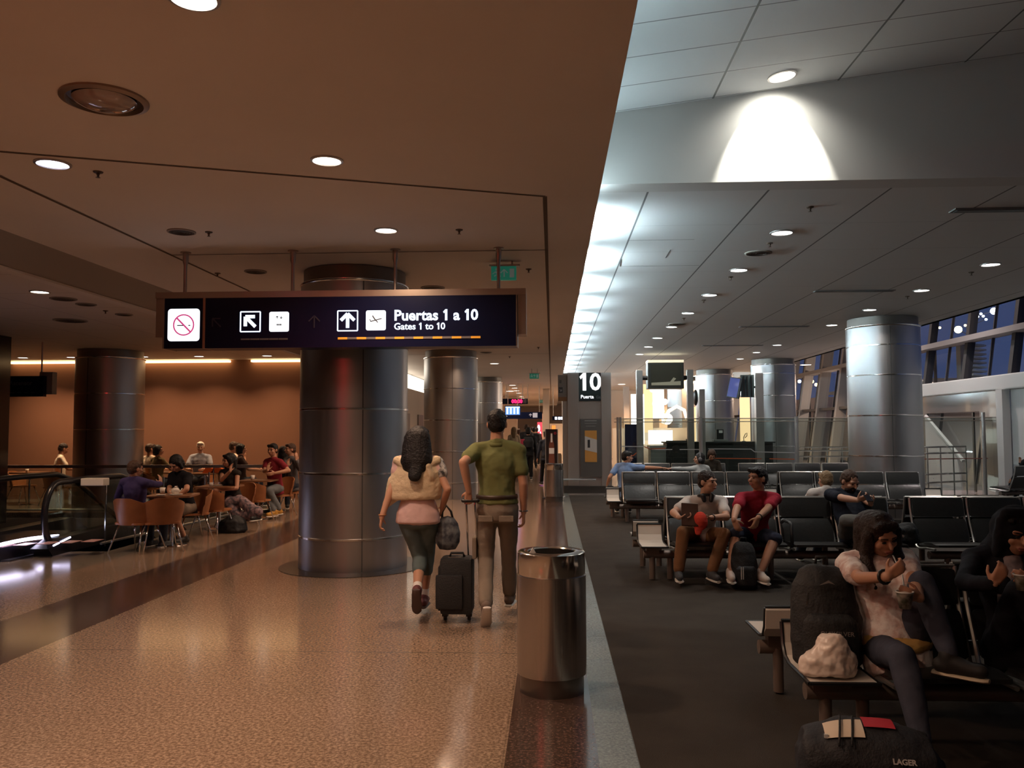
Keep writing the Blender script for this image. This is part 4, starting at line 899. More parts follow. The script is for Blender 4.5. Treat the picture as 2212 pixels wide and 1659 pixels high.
for k in range(4): MB().box(a.x+.04+k*.14, -.016, a.z+.03, a.x+.11+k*.14, -.011, c.z-.06).build('screen_column', emis('tv_white', (.75, .88, 1), 1.5), cs)
MB().box(a.x, -.016, c.z-.05, c.x, -.011, c.z-.01).build('screen_column', emis('tv_white', (1, 1, 1), 1.2), cs)
for px in (1097, 1118): MB().tube([(P(px, 870, YM).x, .08, c.z), (P(px, 870, YM).x, .08, ZL-.003)], .014).build('hanging_rod', M_SIGNF, r_)
YM = 35.5; r_ = empty('hanging_sign', (0, YM, 0)); tag(r_, 'long dark way-finding sign far away below the flight screen', 'sign')
a, c = P(1078, 905, YM), P(1171, 890, YM); MB().box(a.x, 0, a.z, c.x, .15, c.z).build('panel', M_SIGNB, r_)
q = P(1156, 902, YM); MB().box(q.x-.1, -.01, q.z, q.x+.1, -.001, q.z+.2).build('symbol_panel', mat('far_symbol', (.35, .36, .4), .4, emit=(.6, .6, .7), es=.35), r_)
b = MB(); q = P(1146, 897, YM); arrow(b, q.x, q.z, .17, 0, -.01, -.001, .025); q = P(1093, 897, YM); arrow(b, q.x, q.z, .2, 45, -.01, -.001, .03); b.build('arrow_symbol', MATS['far_symbol'], r_)
for px in (1085, 1165): MB().tube([(P(px, 890, YM).x, .08, c.z), (P(px, 890, YM).x, .08, ZL-.003)], .014).build('hanging_rod', M_SIGNF, r_)
YM = 36; r_ = empty('hanging_sign', (0, YM, 0)); tag(r_, 'small dark sign with bright white blobs just left of the gate pylon', 'sign')
a, c = P(1193, 908, YM), P(1216, 899, YM); MB().box(a.x, 0, a.z, c.x+.4, .12, c.z).build('panel', M_SIGNB, r_)
for px in (1201, 1208, 1214): q = P(px, 903.5, YM); MB().box(q.x-.05, -.01, q.z-.06, q.x+.05, -.001, q.z+.06).build('symbol_panel', M_LIT, r_)
for px in (1195, 1214): MB().tube([(P(px, 890, YM).x, .06, c.z), (P(px, 890, YM).x, .06, ZL+.1)], .014).build('hanging_rod', M_SIGNF, r_)
YM = 40; r_ = empty('advert_pillar', (0, YM, 0)); tag(r_, 'glowing red advertising pillar at the end of the corridor', 'advertising pillar')
a, c = P(1161, 955, YM), P(1171, 912, YM); MB().box(a.x, 0, a.z, c.x, .3, c.z).build('lit_panel', emis('ad_red', (1, .06, .08), 1.8), r_)
MB().box(a.x-.02, .0, 0, c.x+.3, .35, a.z).build('base', M_DARK, r_); MB().box(c.x, -.05, a.z, c.x+.12, .33, c.z+.4).build('edge', mat('ad_edge', (.7, .5, .4), .4), r_)
b = MB(); q = P(1166, 925, YM); b.ball((q.x-.05, -.01, q.z), .07, .01, .17); b.ball((q.x+.03, -.01, q.z-.25), .03, .01, .1); b.build('figure', emis('ad_white', (1, .85, .95), 1.6), r_)
q = P(1166, 960, YM); MB().box(q.x-.1, -.05, q.z-.1, q.x+.25, -.0, q.z+.05).build('violet_light', emis('violet', (.25, .05, 1), 2.2), r_)
YM = 44; r_ = empty('kiosk', (0, YM, 0)); tag(r_, 'orange lit kiosk front right of the corridor end', 'kiosk')
a, c = P(1188, 945, YM), P(1200, 915, YM); MB().box(a.x, 0, 0, c.x+.5, .5, c.z).build('body', M_BEIGE, r_); MB().box(a.x+.1, -.02, a.z+.3, c.x, -.001, c.z-.1).build('lit_sign', emis('kiosk_orange', (1, .25, .05), 1.6), r_)
struct(MB().box(P(1173, 930, 38).x, 38, 0, P(1187, 930, 38).x, 38.5, ZL-.01).build('trim_12', M_BEIGE))
struct(MB().box(-4.3, 46, 0, -1.9, 46.3, ZL-.01).build('wall_left', M_BEIGE))
# doors on the corridor's left wall
for k, y in enumerate((24.0, 26.6, 30.0)):
    r_ = empty('door_%d' % (k+2)); struct(r_); MB().box(-4.3, y, 0, -4.26, y+1.0, 2.1).build('door_leaf', mat('door_greybrown', (.25, .2, .17), .4), r_); MB().box(-4.25, y+.85, 1.0, -4.2, y+.9, 1.1).build('handle', M_CHROME, r_)
# red LED board that the polished steel mirrors
q = (-3.9, 0.0, 2.85); r_ = empty('led_board', q); tag(r_, 'red LED board hanging beside the viewer, mirrored in the columns', 'sign')
MB().box(-.62, -.06, -.12, .62, 0, .12).build('case', M_BLACKP, r_); MB().box(-.58, 0.001, -.09, .58, .01, .09).build('lit_face', emis('led_board_red', (1, .03, .04), 16), r_)
MB().tube([(-.5, -.03, .12), (-.5, -.03, ZL-2.85-.002)], .012).tube([(.5, -.03, .12), (.5, -.03, ZL-2.85-.002)], .012).build('hanging_rod', M_SIGNF, r_)

# ------------------------------------------------------------------ escalator and rail round the well
M_HAND = mat('handrail_rubber', (0.012, 0.012, 0.014), 0.25)
M_SKIRT = mat('escalator_skirt', (0.015, 0.014, 0.016), 0.3)
def escal(x, y0, lab, strip):
    r_ = empty('escalator_balustrade', (x, y0, 0)); tag(r_, lab, 'escalator')
    # profile in (y, z)
    top = .92; pr = [(0.35, .10)]
    for k in range(0, 9): a = R(-90 - 22.5*k); pr.append((.33 + .36*cos(a)*.9, .51 + .41*sin(a)))
    pr = [(.34 + .30*cos(R(a)), .50 + .42*sin(R(a))) for a in range(-100, -271, -17)]
    pr += [(1.0, .93), (1.9, .92), (2.4, .80), (7.5, -2.0)]
    MB().tube([(0, p[0], p[1]) for p in pr], .042, 8).build('handrail', M_HAND, r_, True)
    ins = [(p[0]+(.03 if i < 6 else 0), p[1]-.03 if p[1] > .5 else p[1]+.03) for i, p in enumerate(pr)]
    poly = [(y, z) for y, z in ins] + [(7.5, -2.7), (2.4, .12), (.4, .12)]
    MB().prism(poly, -.006, .006, 'x').build('glass_side', M_GLASSG, r_)
    MB().prism([(0.05, 0.0), (-.05, .10), (.25, .20), (2.2, .22), (7.5, -2.6), (7.5, -3.2), (2.2, -.25), (2.1, 0.0)], -.12, .12, 'x').build('skirt', M_SKIRT, r_)
    if strip:
        MB().tube([(.125, .05, .13), (.125, .42, .19)], .012, 6).build('light_line', emis('strip_violet', (.75, .70, 1.0), 7), r_)
    return r_
EX = P(150, 1180, 10.9).x - .10
escal(EX, 10.45, 'right escalator balustrade with curled black handrail near the purple-shirted man', True)
escal(EX-1.25, 10.9, 'left escalator balustrade whose handrail runs behind the dark pillar', False)
r_ = empty('escalator_steps', (EX-.62, 10.6, 0)); tag(r_, 'dark escalator landing and steps sinking between the balustrades', 'escalator')
MB().box(-.5, -.6, -.06, .5, 2.0, .02).build('landing_plate', mat('landing_metal', (.10, .10, .12), .3, .7), r_)
b = MB()
for k in range(14): b.box(-.5, 2.0+k*.38, -.25-k*.21, .5, 2.4+k*.38, -k*.21)
b.build('steps', M_SKIRT, r_)
# lit edge of the landing deck at the far left
q0, q1 = P(-40, 1197, 9.7), P(126, 1157, 11.0)
r_ = empty('deck_light', (0, 0, 0)); tag(r_, 'low dark plinth with a blazing violet-white light line at the far left floor', 'light')
pts = []
for k in range(9):
    t = k/8; p = q0.lerp(q1, t); p.z = .19 + .03*sin(t*pi); pts.append((p.x, p.y, p.z))
MB().tube(pts, .022, 6).build('light_line', emis('deck_violet', (.78, .72, 1.0), 9), r_)
b = MB(); n1 = [(p[0], p[1]) for p in pts]; b.prism([(n1[0][0]-2.5, n1[0][1]), n1[0], n1[-1], (n1[-1][0]-.3, n1[-1][1]+.8), (n1[-1][0]-2.5, n1[-1][1]+.8)], 0, .17, 'z'); b.build('plinth', mat('plinth_violet_black', (.02, .018, .03), .2), r_)
b = MB()
for k in range(5): x = q0.x-.1 + k*.22; b.box(x-.05, q0.y+.35+k*.12, .172, x+.12, q0.y+.6+k*.12, .178)
b.build('lit_tiles', mat('deck_pinkish', (.5, .3, .3), .4), r_)
# rail round the well
def glass_rail(pts, lab, h=.9, base=.0, white_end=False):
    r_ = empty('glass_rail', (0, 0, 0)); tag(r_, lab, 'railing')
    P3 = [Vector(p) for p in pts]
    b = MB()
    for a, c in zip(P3, P3[1:]):
        d = (c-a).normalized(); n_ = Vector((-d.y, d.x, 0))*.035
        b.bm.verts.ensure_lookup_table()
        z0, z1 = h-.03, h+.03
        vs = [(a-n_), (a+n_), (c+n_), (c-n_)]
        q = [b.bm.verts.new((v.x, v.y, z0)) for v in vs] + [b.bm.verts.new((v.x, v.y, z1)) for v in vs]
        for f in ((3,2,1,0),(4,5,6,7),(0,1,5,4),(1,2,6,5),(2,3,7,6),(3,0,4,7)): b.bm.faces.new([q[i] for i in f])
    b.build('top_rail', M_ALU, r_)
    for a, c in zip(P3, P3[1:]):
        n = max(1, round((c-a).length/1.4))
        for k in range(n):
            u, v = a.lerp(c, k/n + .02), a.lerp(c, (k+1)/n - .02)
            g_ = MB(); g_.quad((u.x, u.y, .06), (v.x, v.y, .06), (v.x, v.y, h-.05), (u.x, u.y, h-.05)); g_.build('glass_panel', M_GLASS, r_)
            MB().tube([(u.x, u.y, 0), (u.x, u.y, h-.03)], .012, 6).build('post', M_CHROME, r_)
        MB().tube([a + Vector((0, 0, .05)), c + Vector((0, 0, .05))], .02, 6).build('bottom_rail', M_ALU, r_)
    return r_
ra = P(212, 1045, 11.3); rb = P(600, 1002, 17.6)
r_ = glass_rail([(ra.x+.06, 11.3, 0), (-5.93, 15.9, 0)], 'glass rail along the well beside the cafe tables, with a bright white end block')
MB().box(-.16, -.06, -.05, .16, .10, .05, bevel=.012).build('end_block', mat('end_block_white', (.75, .7, .62), .3), r_); r_.children[-1].location = (ra.x, 11.2, .9)
eb = [c_ for c_ in r_.children if c_.name.startswith('end_block')][0]; eb.location = (ra.x, 11.2, .9)
glass_rail([(-13.8, 15.95, 0), (-9.8, 16.18, 0), (-5.2, 16.18, 0)], 'long far glass rail in front of the brown wall tables')
# ------------------------------------------------------------------ beam benches
M_LEATH = mat('black_leather', (0.028, 0.029, 0.028), 0.34, spec=0.6, bump=(25, 0.12))
M_LEATH2 = mat('seat_leather', (0.022, 0.021, 0.020), 0.38, spec=0.5)
M_BEAM = mat('beam_metal', (0.26, 0.20, 0.17), 0.42, 0.6)
M_RAILM = mat('seat_rail_metal', (0.46, 0.45, 0.43), 0.35, 0.85)
M_LAM = mat('white_laminate', (0.66, 0.62, 0.56), 0.35)
PITCHX = 0.605
def pad(b, pr, x0, x1, th):
    """cushion following a (y,z) centre line, rounded edges"""
    n = len(pr); T = []
    for i in range(n):
        a = Vector(pr[max(i-1, 0)]); c = Vector(pr[min(i+1, n-1)]); t = (c-a).normalized(); T.append(Vector((-t.y, t.x)))
    secs = []
    k = .018
    top, bot = [], []
    for i in range(n):
        h = th*(0.55 if i in (0, n-1) else 1.0); p = Vector(pr[i]); top.append(p + T[i]*h); bot.append(p - T[i]*h*.35)
    poly = [tuple(v) for v in top] + [tuple(v) for v in bot[::-1]]
    m = len(poly)
    c0 = sum((Vector(p) for p in poly), Vector((0, 0)))/m
    def ring(x, s): return [b.bm.verts.new((x, c0.x + (p[0]-c0.x)*s, c0.y + (p[1]-c0.y)*s)) for p in poly]
    rs = [ring(x0, .90), ring(x0+k, 1.0), ring(x1-k, 1.0), ring(x1, .90)]
    for a, c in zip(rs, rs[1:]):
        for i in range(m): b.bm.faces.new((a[i], a[(i+1) % m], c[(i+1) % m], c[i]))
    b.bm.faces.new(rs[0][::-1]); b.bm.faces.new(rs[-1])
    return b
SP = [(-.01, .385), (.12, .382), (.30, .365), (.43, .35)]
BL = [(.435, .375), (.47, .47), (.515, .57), (.535, .612)]
BU = [(.538, .635), (.555, .70), (.568, .77), (.574, .825)]
RAILP = [(.0, .355), (.20, .345), (.38, .32), (.44, .34), (.49, .47), (.545, .61), (.575, .72), (.592, .835)]
def make_bench(name, items, loc, rz, lab, legs=None, arms=(), nolabel=False):
    """items: list of ('seat'|'table'|'gap', x0, x1) in local x; faces -y locally"""
    r_ = empty(name, loc, rz); tag(r_, lab, 'bench')
    x0 = min(i[1] for i in items); x1 = max(i[2] for i in items)
    MB().tube([(x0+.05, .22, .27), (x1-.05, .22, .27)], .042, 12).build('beam', M_BEAM, r_, 40)
    for lx in (legs or [x0+.35, (x0+x1)/2, x1-.35]):
        b = MB(); b.tube([(lx, .22, .27), (lx, .22, .012)], .032, 12); b.tube([(lx+.19, .24, .27), (lx+.19, .24, .012)], .032, 12)
        b.build('leg', M_BEAM, r_, 40)
    for kind, a, c in items:
        if kind == 'seat':
            s_ = pad(MB(), SP, a+.035, c-.035, .030).build('seat', M_LEATH2, r_, 50)
            bk = pad(MB(), BL, a+.035, c-.035, .024).build('backrest', M_LEATH, r_, 50)
            pad(MB(), BU, a+.035, c-.035, .024).build('head_cushion', M_LEATH, bk, 50)
            b = MB()
            for x in (a+.022, c-.022): b.tube([(x, y, z) for y, z in RAILP], .0125, 6)
            b.tube([(a+.022, RAILP[-1][0], RAILP[-1][1]), (c-.022, RAILP[-1][0], RAILP[-1][1])], .010, 6)
            b.build('seat_frame', M_RAILM, r_, 50)
        elif kind == 'table':
            pts = [(.0, .375), (.34, .375), (.42, .395), (.46, .45), (.48, .56)]
            pl = [(y, z) for y, z in pts] + [(y+.018 if z > .44 else y, z-.014) for y, z in pts[::-1]]
            t_ = MB().prism(pl, a+.01, c-.03, 'x').build('side_table', M_LAM, r_)
            b = MB(); b.tube([(a+.01, y, z-.005) for y, z in pts], .010, 6); b.tube([(c-.03, y, z-.005) for y, z in pts], .010, 6); b.tube([(a+.01, 0, .37), (c-.03, 0, .37)], .010, 6); b.tube([(a+.01, .48, .56), (c-.03, .48, .56)], .010, 6)
            b.build('black_edging', M_BLACKP, t_, 50)
            MB().box(a+.08, .18, .26, c-.1, .26, .362).build('bracket', M_BEAM, r_)
    for ax in arms:
        MB().tube([(ax, .46, .58), (ax, .36, .61), (ax, .16, .61), (ax, .08, .60), (ax, .07, .42), (ax, .10, .33)], .018, 8).build('armrest', M_BLACKP, r_, True)
    return r_
def seats(x, n): return [('seat', x+PITCHX*k, x+PITCHX*(k+1)) for k in range(n)]
YA, YB, YC, YD = 8.76, 14.3, 18.2, 4.12
make_bench('bench', [('table', 1.21, 1.58)] + seats(1.60, 4), (0, YD, 0), 0, 'nearest bench with a white end table, carrying the backpack and the eating woman', legs=[1.36, 2.5, 3.7])
# back-to-back partners face away: rotate half a turn about z
def away(x0, x1, yb):  # local x runs backwards
    return ((x0+x1), yb, 0)
def bench_away(items, yfront, lab, **k):
    x0 = min(i[1] for i in items); x1 = max(i[2] for i in items)
    it = [(t, (x0+x1)-c, (x0+x1)-a) for t, a, c in items]
    return make_bench('bench', it, (x0+x1, yfront, 0), pi, lab, **k)
bench_away([('table', 1.19, 1.56)] + seats(1.60, 4), YD + 1.30, 'bench facing away, back to back with the nearest bench')
make_bench('bench', [('table', .91, 1.22)] + seats(1.235, 4), (0, YA, 0), 0, 'bench with the white-shirted, red-shirted and bearded men, white table at its left end', legs=[1.05, 2.1, 3.2], arms=[2.47])
make_bench('bench', seats(3.86, 4), (0, YA, 0), 0, 'empty bench right of the bearded man in the same row', legs=[4.1, 5.0, 5.8])
bench_away([('table', .88, 1.2)] + seats(1.235, 4), YA + 1.30, 'bench facing away behind the white-shirted and red-shirted men')
bench_away(seats(3.86, 4), YA + 1.30, 'bench facing away behind the empty bench on the right')
make_bench('bench', [('table', .93, 1.20)] + seats(1.22, 4) + [('table', 3.66, 3.92)], (0, YB, 0), 0, 'third row bench with white tables at both ends, behind the talking men')
make_bench('bench', seats(3.95, 4) + [('table', 6.39, 6.70)], (0, YB, 0), 0, 'third row bench before the broad steel column, white table at its right end')
bench_away([('table', .93, 1.20)] + seats(1.22, 4), YB + 1.30, 'bench facing away with the blue-shirted man and the girl with headphones')
bench_away(seats(3.95, 2), YB + 1.30, 'bench facing away before the broad steel column')
make_bench('bench', seats(1.42, 4), (0, YC, 0), 0, 'fourth row bench just before the glass barrier, left part')
make_bench('bench', seats(4.10, 4), (0, YC, 0), 0, 'fourth row bench just before the glass barrier, right part')
q = P(2128, 1000, 17.6)
make_bench('bench', seats(0, 3), (q.x+.1, 17.9, 0), pi + R(25), 'dark bench seen from behind at the right edge, before the boarding doorway')
bpy.context.view_layer.update()
far_bench = [o for o in bpy.data.objects if o.get('label', '').startswith('dark bench seen')][0]
far_bench.location = (q.x + .1 + cos(R(25))*1.815, 17.7 + sin(R(25))*1.815, 0)

# ------------------------------------------------------------------ cafe chairs and tables
M_WOOD = mat('cherry_plywood', (0.36, 0.14, 0.055), 0.35, var=(6, (0.30, 0.115, 0.045)))
M_TTOP = mat('table_wood', (0.22, 0.10, 0.05), 0.3)
def shell_chair():
    r_ = empty('cafe_chair')
    # curved wooden tub back: faces +y, shell wraps the back and sides
    b = MB(); b.sm = True; n = 12; rin = []; 
    rows = []
    for z, rr, dy in ((.36, .245, 0), (.48, .26, -.01), (.61, .272, -.025), (.715, .278, -.035)):
        row_o, row_i = [], []
        for k in range(n+1):
            a = R(200 + 140*k/n); w_ = .12*max(0, abs(k/n-.5)*2-.3)
            zz = z - (w_ if z > .6 else 0)
            row_o.append((rr*cos(a)*1.06, rr*sin(a)*.95 + dy, zz)); row_i.append(((rr-.014)*cos(a)*1.06, (rr-.014)*sin(a)*.95 + dy, zz))
        rows.append((row_o, row_i))
    V = [[b.bm.verts.new(p) for p in ro] for ro, _ in rows]; W_ = [[b.bm.verts.new(p) for p in ri] for _, ri in rows]
    for i in range(len(rows)-1):
        for k in range(n):
            b.bm.faces.new((V[i][k], V[i][k+1], V[i+1][k+1], V[i+1][k])); b.bm.faces.new((W_[i][k], W_[i+1][k], W_[i+1][k+1], W_[i][k+1]))
    for k in range(n):
        b.bm.faces.new((V[-1][k], V[-1][k+1], W_[-1][k+1], W_[-1][k])); b.bm.faces.new((V[0][k+1], V[0][k], W_[0][k], W_[0][k+1]))
    for i in range(len(rows)-1):
        b.bm.faces.new((V[i][0], V[i+1][0], W_[i+1][0], W_[i][0])); b.bm.faces.new((V[i+1][n], V[i][n], W_[i][n], W_[i+1][n]))
    b.build('backrest', M_WOOD, r_, 50)
    MB().prism(rrect(.46, .44, .10), .365, .39, 'z').build('seat', M_WOOD, r_)
    for sx_ in (-1, 1):
        for sy_ in (-1, 1): MB().tube([(sx_*.17, sy_*.14, .365), (sx_*.25, sy_*.25, .0)], [.013, .009], 8).build('leg', M_CHROME, r_, True)
    return r_
_ch = shell_chair(); used_ch = False
def cafe_chair(x, y, face, lab, group=None):
    global used_ch
    o = _ch if not used_ch else copy_tree(_ch); used_ch = True
    o.location = (x, y, 0); o.rotation_euler = (0, 0, face); tag(o, lab, 'chair', group); return o
def cafe_table():
    r_ = empty('cafe_table'); MB().prism(rrect(.62, .62, .05), .675, .70, 'z').build('table_top', M_TTOP, r_)
    MB().tube([(0, 0, .02), (0, 0, .675)], .028, 12).build('pole', M_CHROME, r_, 40); MB().lathe([(0, 0), (.22, 0), (.21, .012), (.03, .03), (0, .03)], seg=24).build('foot', M_CHROME, r_, 40)
    return r_
_tb = cafe_table(); used_tb = False
def table_at(x, y, rz, lab, group=None):
    global used_tb
    o = _tb if not used_tb else copy_tree(_tb); used_tb = True
    o.location = (x, y, 0); o.rotation_euler = (0, 0, rz); tag(o, lab, 'table', group); return o
M_CHINA = mat('china', (0.72, 0.66, 0.60), 0.25)
def teapot(x, y, z, lab):
    r_ = empty('teapot', (x, y, z)); tag(r_, lab, 'teapot')
    MB().lathe([(0, 0), (.035, 0), (.055, .03), (.055, .06), (.035, .085), (0, .088)], seg=20).build('body', M_CHINA, r_, True)
    MB().lathe([(0, .088), (.03, .088), (.012, .10), (.012, .11), (0, .112)], seg=16).build('lid', M_CHINA, r_, True)
    MB().tube([(.05, 0, .03), (.08, 0, .05), (.095, 0, .08)], [.014, .010, .007], 8).build('spout', M_CHINA, r_, True)
    MB().tube([(-.05, 0, .07), (-.085, 0, .065), (-.085, 0, .035), (-.05, 0, .025)], .006, 6).build('handle', M_CHINA, r_, True)
def saucer(x, y, z, lab, r=.08, grp=None):
    o = MB().lathe([(0, 0), (r*.6, 0), (r, .012), (r*.95, .014), (r*.55, .004), (0, .004)], seg=24).build('saucer', M_CHINA, None, True); o.location = (x, y, z); tag(o, lab, 'plate', grp)
def cup(x, y, z, lab, r=.035, h=.07, m_=None, grp=None):
    o = MB().lathe([(0, 0), (r*.75, 0), (r, h), (r*.92, h), (r*.68, .006), (0, .006)], seg=20).build('cup', m_ or M_CHINA, None, True); o.location = (x, y, z); tag(o, lab, 'cup', grp)
# ------------------------------------------------------------------ people
SKIN = mat('skin', (0.48, 0.25, 0.16), 0.55, spec=0.35)
SKIN2 = mat('skin_light', (0.56, 0.32, 0.22), 0.55, spec=0.35)
SKIN3 = mat('skin_tan', (0.40, 0.20, 0.12), 0.55, spec=0.35)
def cloth(name, c, b=0.35, sc=9): return mat('cloth_'+name, c, 0.85, spec=0.15, bump=(sc, b), sheen=0.0)
def hairm(name, c): return mat('hair_'+name, c, 0.5, spec=0.3, bump=(60, 0.6))
M_EYE = mat('eye_dark', (0.02, 0.015, 0.012), 0.2); M_LIP = mat('lips', (0.36, 0.12, 0.09), 0.5); M_SOLE = mat('sole', (0.62, 0.58, 0.53), 0.6)
H_BLACK = hairm('black', (0.008, 0.006, 0.006)); H_DARK = hairm('dark_brown', (0.022, 0.012, 0.009)); H_BLOND = hairm('blond', (0.22, 0.14, 0.07)); H_WHITE = hairm('white', (0.6, 0.56, 0.5)); H_BROWN = hairm('brown', (0.06, 0.03, 0.018))

def ik(a, b, l1, l2, hint):
    d = b - a; L = d.length; t = d.normalized()
    if L > (l1+l2)*.999: b = a + t*(l1+l2)*.999; L = (l1+l2)*.999; d = b-a
    x = (l1*l1 - l2*l2 + L*L)/(2*L); h = sqrt(max(0, l1*l1 - x*x))
    hv = Vector(hint); hv = (hv - t*hv.dot(t)); hv = hv.normalized() if hv.length > 1e-5 else t.orthogonal().normalized()
    return a + t*x + hv*h, b

def hand(b, w_, d, n_, thumb, s=1.0, curl=.35, spread=.12, rb=True, segs=6):
    """w_ wrist, d pointing dir, n_ palm normal (towards palm side), thumb = +1/-1 side along d x n"""
    d = d.normalized(); n_ = (n_ - d*n_.dot(d)).normalized(); u = d.cross(n_)*thumb
    L = .095*s
    b.caps(w_ - d*.01*s, w_ + d*L*.85, .027*s, .036*s, 10, flat=n_, fr=.42)
    b.caps(w_ + d*L*.35 + u*.018*s, w_ + d*L*.9 + u*.024*s, .017*s, .015*s, 8)
    b.caps(w_ + d*L*.35 - u*.018*s, w_ + d*L*.9 - u*.024*s, .015*s, .014*s, 8)
    for i, (off, fl) in enumerate(((.029, .070), (.010, .078), (-.009, .073), (-.027, .058))):
        p = w_ + d*L*(.95 if i < 3 else .88) + u*off*s; a = curl*(1 + i*.12); dd = (d + u*(off*spread*8)).normalized()
        for k, fr in enumerate((.45, .32, .26)):
            ang = a*(k*.85 + .45); v = (dd*cos(ang) + n_*sin(ang)).normalized(); e = p + v*fl*fr*s*1.05
            b.caps(p, e, (.0098-.0009*k)*s, (.0090-.0009*k)*s, segs); p = e
    p = w_ + d*L*.22 + u*.028*s + n_*.006*s; v = (d*.62 + u*.65 + n_*.30).normalized(); e = p + v*.042*s; b.caps(p, e, .0145*s, .0115*s, segs)
    v = (d*.86 + u*.22 + n_*(.25+curl*.5)).normalized(); b.caps(e, e + v*.036*s, .0110*s, .0092*s, segs)

def person(lab, loc, face, s=1.0, pelvis=(0, 0, .93), lean=0, side=0, twist=0, neck=(0, 0, 0), head=(0, 0, 0),
           hr=(.24, .05, .78), hl=(-.24, .05, .78), er=(.6, -1, -.3), el=(-.6, -1, -.3), fr=(.1, .02, .09), fl=(-.1, .02, .09), kr=(0, 1, 0), kl=(0, 1, 0),
           tr=0, tl=0, pr=0, pl=0, cr_=.35, cl_=.35, hdr=None, hdl=None, nr=None, nl=None, fem=False, belly=0.0,
           skin=SKIN, shirt=None, sleeve='short', pants=None, leg='long', shoe=None, hair=('short', H_DARK), voxel=.011, det=True, shirt_len=.0,
           bodyname='person', hood=None, beard=None, footw=None, hipw=1.0, sole=None, curve=0.35, hsc=1.06, tuck=None, sgrow=.014, sdisp=.018):
    """builds one figure; local +y is where it faces. Returns (root, info)"""
    V = Vector
    pel = V(pelvis)
    up = V((sin(R(side)), sin(R(lean)), cos(R(lean)))).normalized()
    pel_r = V((cos(R(0)), 0, 0)); 
    rgt = V((cos(R(twist)), sin(R(twist)), 0)); rgt = (rgt - up*rgt.dot(up)).normalized()
    fwd = up.cross(rgt)
    upl = V((up.x*.55, up.y*(1-curve), up.z)).normalized()   # the lower spine is more upright than the chest
    waist = pel + upl*.17*s; chest = waist + up*.19*s; sh = chest + up*.145*s
    nk = sh + up*.035*s - fwd*.008*s
    hq = Euler((R(head[1]), R(head[2]), R(head[0]))).to_matrix()   # pitch (+ = up), roll, yaw(+ = to the left)
    base = Matrix((rgt, fwd, up)).transposed()
    F0 = V((fwd.x, fwd.y, 0)).normalized(); R0 = F0.cross(V((0, 0, 1))); HM = Matrix((R0, F0, V((0, 0, 1)))).transposed() @ hq
    hu, hf, hr_ = HM @ V((0, 0, 1)), HM @ V((0, 1, 0)), HM @ V((1, 0, 0))
    nkt = nk + (up*.5 + V((0, 0, .5))).normalized()*.075*s + V(neck)*s
    hc = nkt + hu*.10*s + hf*.018*s
    sw = (.165 if fem else .178)*s; hw = (.095 if fem else .088)*s*hipw
    SR, SL = sh + rgt*sw + up*-.015*s, sh - rgt*sw + up*-.015*s
    HR, HL = pel + pel_r*hw, pel - pel_r*hw
    UA, FA, TH, SH_ = .285*s, .25*s, .425*s, .415*s
    er_, wr = ik(SR, V(hr), UA, FA, er); el_, wl = ik(SL, V(hl), UA, FA, el)
    kr_, ar = ik(HR, V(fr), TH, SH_, kr); kl_, al = ik(HL, V(fl), TH, SH_, kl)
    f = .9 if fem else 1.0
    def torso(b, g=0.0, z0=-.09, bust=True, flare=0.0):
        e = g
        a, c = (upl.cross(pel_r)).normalized(), pel_r
        a = (V((0, 1, 0)) - upl*upl.y).normalized()
        r1 = (c*.7+rgt*.3).normalized()
        secs = []
        secs.append((pel + upl*(z0-.02)*s, c*(.12*f*s+e)*hipw, a*(.085*s+e)))
        secs.append((pel + upl*z0*s, c*(.158*s*hipw+e+flare), a*(.112*s+e+flare)))
        if z0 < .03: secs.append((pel + upl*.04*s, c*(.160*s*hipw+e), a*(.115*s+e+belly*.6)))
        secs.append((waist, r1*(.134*f*s+e+belly*.5), a*(.100*s+e+belly)))
        secs.append((waist.lerp(chest, .5) , rgt*(.145*f*s+e+belly*.4), fwd*(.104*s+e+belly*.7)))
        secs.append((chest, rgt*(.163*f*s+e), fwd*((.115)*s+e)))
        secs.append((chest.lerp(sh, .6), rgt*(.165*f*s+e), fwd*(.098*s+e)))
        secs.append((sh + up*.005*s, rgt*(.125*f*s+e), fwd*(.068*s+e)))
        secs.append((sh + up*.035*s, rgt*(.065*s+e*.8), fwd*(.050*s+e*.8)))
        b.loft(secs, 22)
        b.caps(SR, sh + rgt*.03*s + up*.02*s, .058*s*f+e, .055*s+e*.6, 12); b.caps(SL, sh - rgt*.03*s + up*.02*s, .058*s*f+e, .055*s+e*.6, 12)
        if fem and bust:
            for q in (1, -1): b.ball(chest + up*-.02*s + rgt*q*.072*s + fwd*(.085*s+e), .058*s, .05*s, .058*s)
    b = MB(); torso(b)
    b.caps(nk - up*.04*s, nkt + hu*.03*s, .062*s*f, .054*s*f, 14)
    bs0 = s; s = s*hsc
    HT = (lambda S: (lambda x, y, z: hc + (hr_*x + hf*y + hu*z)*S))(s)
    def hb(c, rx, ry, rz): b.ball(HT(*c), rx*s, ry*s, rz*s, M=HM)
    hb((0, -.012, .028), .074, .094, .088); hb((0, .022, -.035), .057, .066, .070); hb((0, .030, -.072), .036, .046, .030); hb((0, .055, -.02), .052, .036, .060)
    b.caps(HT(0, .090, .012), HT(0, .108, -.016), .008*s, .013*s, 8); b.caps(HT(-.04, .072, .030), HT(.04, .072, .030), .014*s, .014*s, 8)
    b.caps(HT(-.016, .088, -.048), HT(.016, .088, -.048), .009*s, .009*s, 6)
    for q in (1, -1): b.ball(HT(q*.074, -.008, -.004), .010*s, .020*s, .030*s, M=HM); b.ball(HT(q*.038, .060, -.018), .026*s, .024*s, .022*s, M=HM)
    s = bs0
